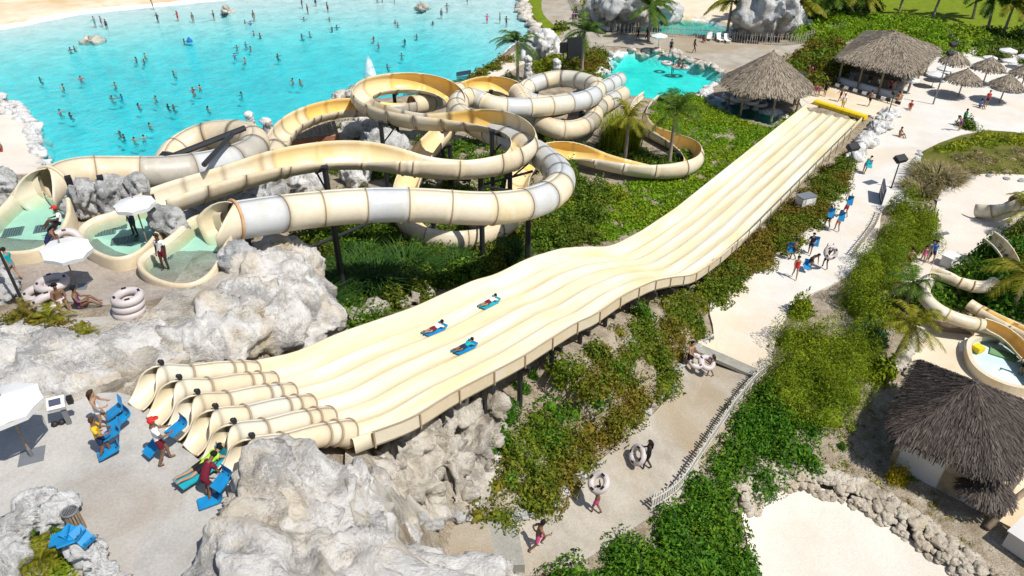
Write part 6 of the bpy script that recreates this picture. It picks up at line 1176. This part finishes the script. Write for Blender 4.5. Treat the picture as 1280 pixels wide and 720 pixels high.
def build_pose(name, J):
    keys = list(J); me = bpy.data.meshes.new('body'); me.from_pydata([J[k] for k in keys], [(keys.index(a), keys.index(b)) for a, b in BONES], []); o = bpy.data.objects.new('person_rig', me); COL.objects.link(o)
    sk = o.modifiers.new('s', 'SKIN'); sv = me.skin_vertices[0].data
    for i, k in enumerate(keys):
        q = RAD.get(k) or RAD[k[1:]]; sv[i].radius = q; sv[i].use_root = (k == 'pel')
    sb = o.modifiers.new('b', 'SUBSURF'); sb.levels = 1; sb.render_levels = 1
    m2 = bpy.data.meshes.new_from_object(o.evaluated_get(bpy.context.evaluated_depsgraph_get())); bpy.data.objects.remove(o); bpy.data.meshes.remove(me)
    V = np.array([v.co[:] for v in m2.vertices]); Nv = np.array([v.normal[:] for v in m2.vertices]); Fs = [tuple(p.vertices) for p in m2.polygons]; bpy.data.meshes.remove(m2)
    # nearest bone per face
    own = []; BP = [(np.array(J[a]), np.array(J[b])) for a, b in BONES]
    for f in Fs:
        c = V[list(f)].mean(0); best = (9, 0, 0)
        for i, (a, b) in enumerate(BP):
            e = b - a; t = min(max(((c - a) @ e) / (e @ e), 0), 1); d = np.linalg.norm(c - a - e * t)
            if d < best[0]: best = (d, i, t)
        own.append(best[1:])
    nm = lambda i: '-'.join(BONES[i])
    def shell(test, off):
        sel = [f for f, (i, t) in zip(Fs, own) if test(nm(i), t)]; idx = sorted({q for f in sel for q in f}); mp = {q: k for k, q in enumerate(idx)}
        W_ = V[idx] + Nv[idx] * off; me = mesh('cloth', W_, [tuple(mp[q] for q in f) for f in sel], smooth=True); return me
    thigh = lambda n: n in ('lhi-lkn', 'rhi-rkn'); hip = lambda n: n in ('pel-lhi', 'pel-rhi'); tor = lambda n: n in ('pel-sp', 'sp-ch', 'ch-lsh', 'ch-rsh') ; uarm = lambda n: n in ('lsh-lel', 'rsh-rel')
    parts = dict(shorts=shell(lambda n, t: hip(n) or (thigh(n) and t < .62) or (n == 'pel-sp' and t < .35), .016), shirt=shell(lambda n, t: tor(n) or (uarm(n) and t < .6) or (n == 'ch-nk' and t < .5), .014), suit=shell(lambda n, t: (n in ('pel-sp', 'sp-ch')) or (n in ('ch-lsh', 'ch-rsh') and t < .5) or (n == 'ch-nk' and t < .25) or (hip(n)) or (thigh(n) and t < .12), .009), vest=shell(lambda n, t: tor(n) or (n == 'ch-nk' and t < .4), .03))
    # head: nose, ears, eyes, mouth; hands: five fingers each
    hd = Vector(J['hd']); hb = Vector(J['hb']); up = (hd - hb).normalized(); face = Vector((0, 1, 0)); face = (face - up * face.dot(up)).normalized() if abs(up.y) < .95 else Vector((0, 0, 1)); 
    if name == 'prone': face = Vector((0, .85, .2)).normalized(); up = Vector((0, -.2, .95)).normalized()
    sd = face.cross(up); ex = MB(); dk = MB(); ex.tube([hd + face * .075 + up * .03, hd + face * .108 - up * .015, hd + face * .085 - up * .022], [.009, .016, .012], 6)
    for s_ in (-1, 1):
        ex.ball(hd + sd * s_ * .083, .022, 6, 5); dk.ball(hd + face * .082 + sd * s_ * .032 + up * .022, .011, 6, 5)
    dk.box(hd + face * .078 - up * .045, (.045, .012, .01))
    for s_, q in ((-1, 'l'), (1, 'r')):
        wr, ha = Vector(J[q + 'wr']), Vector(J[q + 'ha']); d = (ha - wr).normalized(); a = d.cross(Vector((0, 0, 1)) if abs(d.z) < .8 else Vector((0, 1, 0))).normalized(); n_ = a.cross(d)
        for k, (of, l) in enumerate([(-.03, .066), (-.011, .078), (.009, .074), (.028, .058)]):
            p0 = ha + a * of + d * .01; ex.tube([p0, p0 + d * l * .55, p0 + d * l * .9 + n_ * .02], [.0095, .0085, .006], 6)
        p0 = wr + d * .03 + a * .025; ex.tube([p0, p0 + a * .035 + d * .03, p0 + a * .04 + d * .065], [.011, .010, .007], 6)
    F2 = [tuple(i + len(V) for i in f) for f in ex.f]; F3 = [tuple(i + len(V) + len(ex.v) for i in f) for f in dk.f]
    body = mesh('body', np.vstack([V, np.array(ex.v), np.array(dk.v)]), Fs + F2 + F3, [0] * (len(Fs) + len(F2)) + [1] * len(F3), smooth=True)
    # hair caps: short, long, and a cap with a brim
    def cap(r, low, tail=0, brim=False):
        b = MB(); P = []; n, k = 12, 7
        for i in range(k + 1):
            th = (pi * .62) * i / k
            for j in range(n):
                a = 2 * pi * j / n; v = up * cos(th) + (sd * cos(a) - face * sin(a)) * sin(th)
                if v.dot(face) > .35 and th > 1.0: v = v - face * (v.dot(face) - .35); v = v + up * .25
                P.append(hd + up * .012 + Vector(v) * r)
        b.add(P, [(i * n + j, i * n + (j + 1) % n, (i + 1) * n + (j + 1) % n, (i + 1) * n + j) for i in range(k) for j in range(n)])
        if tail: b.tube([hd - face * .07 + up * .03, hd - face * .115 - up * .08, hd - face * .11 - up * (.12 + tail)], [.06, .06, .025], 8)
        if brim: b.lathe((0, 0, 0), [(.001, 0), (.09, 0), (.09, .012), (.001, .014)], 12); m_ = len(b.v) - 48; q = hd + face * .10 + up * .045; b.v[m_:] = [tuple(q + sd * x + face * y + up * z) for x, y, z in b.v[m_:]]
        return mesh('hair', b.v, b.f, smooth=True)
    parts['hair'] = cap(.112, .6); parts['longhair'] = cap(.116, .6, .22); parts['cap'] = cap(.118, .6, 0, True); parts['body'] = body; return parts
PP = {k: build_pose(k, J) for k, J in POSES.items()}
for d in PP.values():
    for k, me in d.items():
        me.materials.append(M['black'])
        if k == 'body': me.materials.append(M['black'])
SKIN = {k: plain('skin_' + k, c, .55, .35) for k, c in dict(dark=(.075, .040, .025), brown=(.20, .105, .06), tan=(.36, .21, .13), light=(.52, .34, .25)).items()}
CL = {k: plain('cloth_' + k, c, .85, .2) for k, c in dict(white=(.74, .74, .72), maroon=(.16, .015, .03), red=(.55, .03, .03), black=(.012, .012, .015), navy=(.02, .03, .08), blue=(.03, .14, .42), teal=(.01, .32, .36), yellow=(.68, .42, .03), purple=(.22, .04, .28), pink=(.70, .10, .30), grey=(.28, .28, .29), lime=(.35, .65, .05), orange=(.75, .22, .03), green=(.03, .22, .08), hairb=(.012, .009, .008), hairbr=(.06, .03, .015)).items()}
NAMES_ = dict(shorts='shorts', shirt='shirt', suit='swimsuit', vest='vest', hair='hair', longhair='hair', cap='cap')
def person(p, pz, rz, skin, wear, label, hair='hair', haircol='hairb', s=1.0, group=None, rot=None):
    t = bpy.data.objects.new('person', PP[pz]['body']); COL.objects.link(t); t.location = Vector(p); t.rotation_euler = (0, 0, rz) if rot is None else rot; t.scale = (s, s, s)
    t.material_slots[0].link = 'OBJECT'; t.material_slots[0].material = SKIN[skin]; tag(t, label, 'person', group)
    for k, c in list(wear) + [(hair, haircol)]:
        o = bpy.data.objects.new(NAMES_[k], PP[pz][k]); COL.objects.link(o); o.parent = t; o.material_slots[0].link = 'OBJECT'; o.material_slots[0].material = CL[c]
    return t
def gp(u, v, dz=.06): return G(u, v) + np.array([0, 0, dz])
D = pi / 180
# rz: 0 faces away from the camera (+y), 90 = left, -90 = right, 180 = towards the camera
person(gp(209,580), 'carry', -55*D, 'brown', [('shirt','white'),('shorts','maroon')], 'guard in white shirt, maroon shorts and red cap bending over the slide entry', 'cap', 'red', .95)
foam_mat(at(194,556,12.45), 1.05, .5, .9, 'blue mat held by the guard in the red cap, lower of two', 'mat', -.5); foam_mat(at(222,535,12.7), .9, .48, .9, 'blue mat already lying in the third slide entry', 'mat', -.2)
person(gp(264,624), 'bend', -35*D, 'brown', [('shirt','maroon'),('shorts','maroon')], 'person in a dark maroon shirt bending beside the rightmost slide entries', 'hair', 'hairb', .86)
foam_mat(at(264,626,12.12), .95, .5, .5, 'blue mat on the deck at the feet of the person in maroon', 'mat'); foam_mat(at(279,600,12.7), .9, .5, 1.0, 'blue mat in the hands of the person in maroon', 'mat', -.4)
foam_mat(at(252,588,12.30), 1.35, .52, 52*D, 'turquoise mat carrying the rider into the fifth slide entry', 'matt', .05); person(at(255,584,12.33), 'prone', -38*D, 'tan', [('shorts','black'),('vest','lime')], 'rider in a lime top lying on a turquoise mat in the slide entry', 'hair', 'hairb', .9)
person(gp(133,538), 'carry', -80*D, 'tan', [('suit','white')], 'bather in white holding two blue mats at the slide entries', 'longhair', 'hairbr', .84); foam_mat(at(146,512,12.75), .95, .5, .5, 'upper blue mat held by the bather in white', 'mat', -.5); foam_mat(at(151,524,12.5), 1.0, .5, .9, 'lower blue mat held by the bather in white', 'mat', -.3)
person(gp(135,573), 'carry', -70*D, 'brown', [('shirt','yellow'),('shorts','navy')], 'bather in a yellow top with blue mats on the lower deck', 'hair', 'hairbr', .84); foam_mat(at(143,540,12.75), .9, .5, .4, 'upper blue mat held by the bather in yellow', 'mat', -.4); foam_mat(at(138,563,12.25), 1.0, .5, .6, 'blue mat leaning against the knees of the bather in yellow', 'mat', -.25)
person(at(209,338,11.1), 'stand', 170*D, 'dark', [('shirt','white'),('shorts','maroon')], 'guard in white shirt standing in the right start pool', 'hair', 'hairbr')
person(at(171,295,11.1), 'stand', 150*D, 'dark', [('shirt','white'),('shorts','navy')], 'guard with red cap under the umbrella of the middle start pool', 'cap', 'red')
person(at(77,281,11.55), 'sit', 120*D, 'dark', [('shirt','white'),('shorts','black')], 'guard in red cap sitting on the rim of the left start pool', 'cap', 'red')
person(gp(68,326), 'bend', -60*D, 'brown', [('suit','navy')], 'woman in a dark swimsuit bending over a ring at the left start pool', 'longhair', 'hairb')
person(gp(22,351), 'walk', 70*D, 'tan', [('shirt','teal'),('shorts','grey')], 'child in turquoise and white shirt walking at the left edge of the upper deck', 'hair', 'hairb', .85)
person(gp(78,382), 'sit', -140*D, 'brown', [('shorts','black')], 'seated person nearest the rings under the white umbrella', 'hair', 'hairb'); person(gp(101,386), 'sit', -70*D, 'brown', [('suit','purple')], 'seated person right of the other under the white umbrella', 'hair', 'hairb')
# riders on the lanes
def pix(p):
    d = np.array(p) - CAM; w = d @ FW; return 640 + FOC * (d @ RT) / w, 360 - FOC * (d @ UPV) / w
for (u, v, c, sk, lab, mm) in [(611,378,'white','tan','rider in white on the uppermost mat of the mat slide','matt'),(538,409,'white','tan','long haired rider in white on the middle of the three mats','mat'),(581,433,'teal','brown','rider in turquoise on the lowest of the three mats','mat')]:
    best = min((((pix(ms_at(q, w_, -.5))[0] - u) ** 2 + (pix(ms_at(q, w_, -.5))[1] - v) ** 2), q, w_) for q in np.arange(2, 30, .25) for w_ in [HW - LW * (i + .5) for i in range(6)]); s_, w_ = best[1:]
    p = ms_at(s_, w_, -.52); sl = math.atan2(ms_z(s_ + .5) - ms_z(s_ - .5), 1.0); az = atan2(MS_D[1], MS_D[0])
    q = foam_mat(p + np.array([0, 0, .03]), 1.16, .5, az, 'mat under the ' + lab, mm, -sl, 0, .08); person(p + np.array([0, 0, .08]), 'prone', 0, sk, [('shirt', c), ('shorts', 'maroon' if c == 'white' else 'navy')], lab, 'longhair' if 'long' in lab else 'hair', 'hairb', .76, rot=(sl, 0, az - pi / 2))
# footpath
person(gp(672,690), 'run', -80*D, 'brown', [('shorts','pink')], 'bare chested runner in pink shorts at the bottom of the footpath', s=.95)
person(gp(745,643), 'overhead', 60*D, 'brown', [('shorts','pink')], 'person carrying a ring over the head on the footpath', s=.9); ring_at(gp(745,643) + np.array([0, .05, 1.72]), 'pale ring carried over the head on the footpath', .33, .13, (-.5, -.3, .8))
person(gp(808,588), 'carry', 75*D, 'dark', [('shirt','black'),('shorts','black')], 'person in black carrying a ring at the side on the footpath', 'longhair'); ring_at(gp(806,586) + np.array([-.40, -.05, .85]), 'ring held at the hip by the person in black', .34, .14, (-.8, -.3, .5))
person(gp(860,462), 'carry', -140*D, 'tan', [('shorts','black')], 'bare chested man in black shorts carrying a double ring by the grey step', s=1.05); person(gp(887,472), 'carry', 60*D, 'brown', [('suit','purple')], 'girl in purple swimsuit carrying the other end of the double ring', 'longhair', 'hairbr', .85)
ring_at(gp(865,466) + np.array([.12, .1, .65]), 'pale double ring carried by two bathers near the grey step', .34, .14, (.2, -.3, .9), dbl=True)
for (u, v, pz, rz, sk, wr, lab, mat_) in [(990,326,'carry',60,'brown',[('shorts','navy')],'bather with a blue mat under the arm, left in the group on the pale path',(-.25,.1,.95)),(1011,319,'carry',150,'tan',[('shirt','navy'),('shorts','navy')],'bather with a blue mat behind the back, rear of the group on the pale path',(.3,.1,1.0)),(1011,338,'bend',200,'brown',[('shorts','navy')],'bather stooping over a blue mat in the middle of the pale path group',(-.3,-.2,.45)),
   (992,349,'walk',170,'tan',[('suit','red')],'woman in red walking in front of the pale path group',None),(1030,337,'overhead',0,'brown',[('shorts','black')],'bather hidden behind a round ring at the right of the pale path group','ring'),(1033,285,'overhead',10,'brown',[('shorts','black')],'bather carrying a blue mat upright, left of the trio below the sign board',(0,-.16,1.3)),(1045,290,'carry',0,'tan',[('shorts','orange')],'bather with a blue mat on the shoulders, middle of the trio below the sign board',(0,-.2,1.35)),
   (1055,272,'overhead',10,'tan',[('shorts','red')],'bather with a blue mat overhead, right of the trio below the sign board',(0,-.2,1.5)),(1079,218,'bend',-60,'tan',[('suit','teal')],'bather in turquoise stooping with a mat on the bright path',(.3,0,.8)),(1124,171,'sit',200,'brown',[('shorts','orange')],'person sitting on the plaza by the path corner',None)]:
    q = gp(u, v, .07); person(q, pz, rz*D, sk, wr, lab, 'longhair' if 'woman' in lab else 'hair', 'hairb')
    if mat_ == 'ring': ring_at(q + np.array([0, -.25, 1.45]), 'ring held up at the right of the pale path group', .36, .15, (.1, -.9, .4))
    elif mat_: foam_mat(q + np.array(mat_), 1.0, .5, 1.2, 'blue mat of the ' + lab.split(',')[0].replace('bather ', 'bather seen ')[:40].strip() + ' ' + ('one' if 0 else ''), 'mat', -1.1 if mat_[2] > .9 else -.4) if False else foam_mat(q + np.array(mat_), 1.1, .55, 1.2, {990:'blue mat held at the left of the pale path group',1011:'blue mat in the middle of the pale path group',1033:'blue mat held upright by the left one of the trio',1045:'blue mat on the shoulders of the middle one of the trio',1055:'blue mat held overhead by the right one of the trio',1079:'turquoise mat of the stooping bather on the bright path'}[u] + (' at the rear' if v == 319 else ''), 'mat' if u < 1060 else 'matt', -1.1 if mat_[2] > .9 else -.4)
# plaza, walkway, play area: smaller in the picture
rnd = random.Random(5)
for i, (u, v, pz, rz, sk, wr, lab) in enumerate([(1018,121,'stand',160,'tan',[('suit','pink')],'child in pink left of the dark dressed adult behind the yellow cushion'),(1022,122,'stand',190,'tan',[('suit','purple')],'child in purple behind the yellow cushion'),(1030,121,'walk',150,'brown',[('shirt','black'),('shorts','black')],'adult in black behind the yellow cushion'),(1049,128,'walk',100,'brown',[('shorts','maroon')],'bather walking behind the yellow cushion towards the bar'),(1052,138,'stand',180,'tan',[('shirt','white'),('shorts','yellow')],'guard in white right at the yellow cushion'),(1085,134,'walk',-60,'tan',[('shorts','black')],'bare chested man in black shorts near the right end of the yellow cushion'),
   (1012,100,'stand',90,'brown',[('shirt','pink'),('shorts','red')],'person in pink beside the round thatched hut'),(1009,98,'stand',60,'brown',[('shorts','red')],'person in red shorts beside the round thatched hut'),(1137,137,'sit',150,'tan',[('shirt','red')],'person in red sitting on the plaza below the white sunshade'),(1202,158,'stand',200,'dark',[('shirt','green'),('shorts','navy')],'person in green standing at the plaza edge'),(1198,164,'bend',100,'tan',[('shorts','purple')],'person in purple shorts bending at the plaza edge'),(1231,134,'stand',170,'tan',[('shirt','red'),('shorts','navy')],'person in a red shirt under the palapas'),(1224,135,'sit',190,'brown',[('shirt','blue')],'person in blue sitting under the palapas'),(1122,126,'sit',90,'tan',[('shirt','orange')],'person in orange sitting under the white sunshade by the bar corner'),
   (716,31,'walk',180,'brown',[('shirt','purple'),('shorts','purple')],'left one of a pair in purple on the curved walkway'),(719,31,'walk',180,'tan',[('shirt','navy'),('shorts','purple')],'right one of a pair in purple on the curved walkway'),(797,52,'walk',90,'dark',[('shirt','black'),('shorts','black')],'left dark figure walking before the stake fence'),(808,52,'walk',90,'dark',[('shirt','navy'),('shorts','black')],'right dark figure walking before the stake fence'),(838,67,'stand',180,'dark',[('shirt','navy'),('shorts','black')],'guard under the white umbrella behind the splash pool'),(867,67,'walk',-90,'dark',[('suit','black')],'woman in black walking right behind the splash pool'),
   (879,53,'sit',180,'brown',[('shirt','maroon')],'person sitting before the stake fence beside the white chairs'),(840,94,'wade',180,'brown',[('shorts','navy')],'bather standing in the splash pool beside the raft'),(848,83,'sit',170,'brown',[('shorts','red')],'bather sitting on the right half of the double raft'),(853,84,'sit',190,'tan',[('suit','navy')],'second bather on the double raft in the splash pool'),
   (1132,338,'walk',-20,'tan',[('shorts','maroon')],'bather in maroon shorts walking onto the play sand'),(1151,330,'walk',160,'tan',[('suit','pink')],'child in pink on the play sand'),(1158,328,'stand',190,'light',[('shirt','grey'),('shorts','grey')],'adult in grey on the play sand'),(1162,329,'walk',170,'tan',[('shirt','blue'),('shorts','navy')],'adult in blue on the play sand'),(4,190,'sit',120,'brown',[('shorts','red')],'person sitting on the sandy left bank of the wave pool'),(1275,468,'wade',140,'tan',[('shorts','black')],'child standing in the play pool'),
   (1096,116,'stand',180,'brown',[('shirt','white'),('shorts','navy')],'person in white standing in the shade of the bar'),(1084,112,'stand',150,'dark',[('shirt','black'),('shorts','grey')],'person in black standing in the shade of the bar'),(1110,119,'stand',170,'tan',[('shirt','maroon'),('shorts','black')],'person in maroon at the shaded bar front')]):
    p = gp(u, v, .07)
    if u in (840,): p = at(u, v, -.75)
    elif u in (848, 853): p = at(u, v, .42)
    elif u == 1275: p = at(u, v, .86)
    person(p, pz, rz*D, sk, wr, lab, 'longhair' if any(q in lab for q in ('woman', 'pink', 'purple')) else 'hair', 'hairb', .8 if 'child' in lab else 1.0)
# bathers in the wave pool
SW = [(192,12),(120,34),(128,33),(134,36),(88,63),(93,61),(50,100),(79,109),(101,99),(144,107),(140,124),(152,122),(173,133),(195,124),(210,134),(217,135),(170,75),(180,77),(181,70),(198,28),(223,26),(242,28),(306,28),(313,30),(318,26),(317,42),(307,56),(296,60),(313,61),(293,70),(306,76),(217,93),(241,113),(243,116),(250,110),(302,119),(260,137),(258,158),(295,156),(187,158),(150,168),(155,172),(180,173),(75,141),(88,145),(168,176),
      (378,10),(395,8),(410,15),(385,17),(380,25),(412,25),(325,45),(377,46),(387,43),(421,35),(415,37),(347,71),(366,102),(375,103),(467,49),(473,57),(494,28),(497,32),(506,53),(521,46),(502,70),(484,84),(541,30),(552,23),(559,16),(493,4),(472,4),(478,3),(609,29),(625,29),(633,33),(584,6),(230,52),(268,25)]
rnd = random.Random(11); USED = set()
for i, (u, v) in enumerate(SW):
    p = at(u, v, 0.0); b_ = T(p[0], p[1]); dep = -b_; sk = rnd.choice(['dark', 'brown', 'brown', 'tan', 'tan']); c = rnd.choice(['black', 'navy', 'navy', 'red', 'blue', 'maroon', 'grey', 'purple', 'teal'])
    xz = ['far left', 'left', 'middle', 'right', 'far right'][min(int(u / 128), 4)]; yz = 'at the shallow end' if v < 22 else ('in the upper part' if v < 50 else ('in the middle' if v < 95 else 'in the lower part'))
    nb = min(((abs(u - a) + abs(v - b)) for a, b in SW if (a, b) != (u, v))); hair = 'longhair' if i % 4 == 0 else 'hair'; cols = [c] + ['navy', 'black', 'red', 'blue', 'maroon', 'grey', 'purple', 'teal', 'orange', 'green', 'yellow', 'white', 'pink']
    if u in (609, 467): cols = ['red' if u == 467 else 'pink'] + cols
    for c in cols:
        lab = '%s in %s, %s of the wave pool, %s, %s' % ('long haired bather' if hair == 'longhair' else 'bather', c, yz, xz, 'beside another' if nb < 12 else 'alone')
        if lab not in USED: break
    USED.add(lab); s_ = rnd.uniform(.82, .95); deep = v > 21 and dep > .2
    pz = 'float' if deep else ('wade' if i % 3 else 'stand'); z = -1.30 * s_ if deep else b_ + .02; w = [[('shorts', c)], [('suit', c)], [('shirt', c), ('shorts', c)]][i % 3 if u not in (609, 467) else 2]
    person(p * [1, 1, 0] + [0, 0, z], pz, rnd.uniform(0, 6.28), sk, w, lab, hair, 'hairb' if i % 5 else 'hairbr', s_, 'bathers in the wave pool')
b = MB(); b.lathe((0, 0, -.05), [(.4, 0), (.42, .12), (.26, .4), (.12, .6), (.02, .7)], 10); t = b.build('pool_float', CL['blue'], loc=at(237,52,0), smooth=True); tag(t, 'blue pointed float drifting in the wave pool', 'float')
# ------------------------------------------------------------------ light and camera
finish_ground()
w = bpy.data.worlds.new('World'); SC.world = w; w.use_nodes = True
nt = w.node_tree; bg = nt.nodes['Background']; sky = nt.nodes.new('ShaderNodeTexSky'); sky.sky_type = 'NISHITA'; sky.sun_disc = False
SUN = Vector((.80, -.60, tan(radians(57)))).normalized()
sky.sun_elevation = math.asin(SUN.z); sky.sun_rotation = atan2(SUN.x, SUN.y)
nt.links.new(sky.outputs[0], bg.inputs['Color']); bg.inputs['Strength'].default_value = .10
ld = bpy.data.lights.new('sun', 'SUN'); ld.energy = 4.6; ld.angle = radians(.53); ld.color = (1, .965, .90)
so = bpy.data.objects.new('sun', ld); COL.objects.link(so); so.rotation_euler = (-SUN).to_track_quat('-Z', 'Y').to_euler(); so.location = (40, -30, 80)
cd = bpy.data.cameras.new('camera'); co = bpy.data.objects.new('camera', cd); COL.objects.link(co)
cd.sensor_width = 36; cd.lens = 36 * FOC / 1280; cd.clip_end = 4000; cd.clip_start = .3
co.location = CAM; co.rotation_euler = (pi / 2 - PITCH, 0, 0); SC.camera = co
SC.view_settings.view_transform = 'Standard'; SC.view_settings.look = 'None'; SC.view_settings.gamma = 1; SC.view_settings.use_curve_mapping = False
SC.view_settings.exposure = .25
SC.render.engine = 'CYCLES'; SC.cycles.max_bounces = 8; SC.cycles.transparent_max_bounces = 12; SC.cycles.volume_bounces = 0
SC.cycles.use_denoising = True
SC.cycles.use_adaptive_sampling = True; SC.cycles.adaptive_threshold = .02; SC.cycles.caustics_reflective = False; SC.cycles.caustics_refractive = False
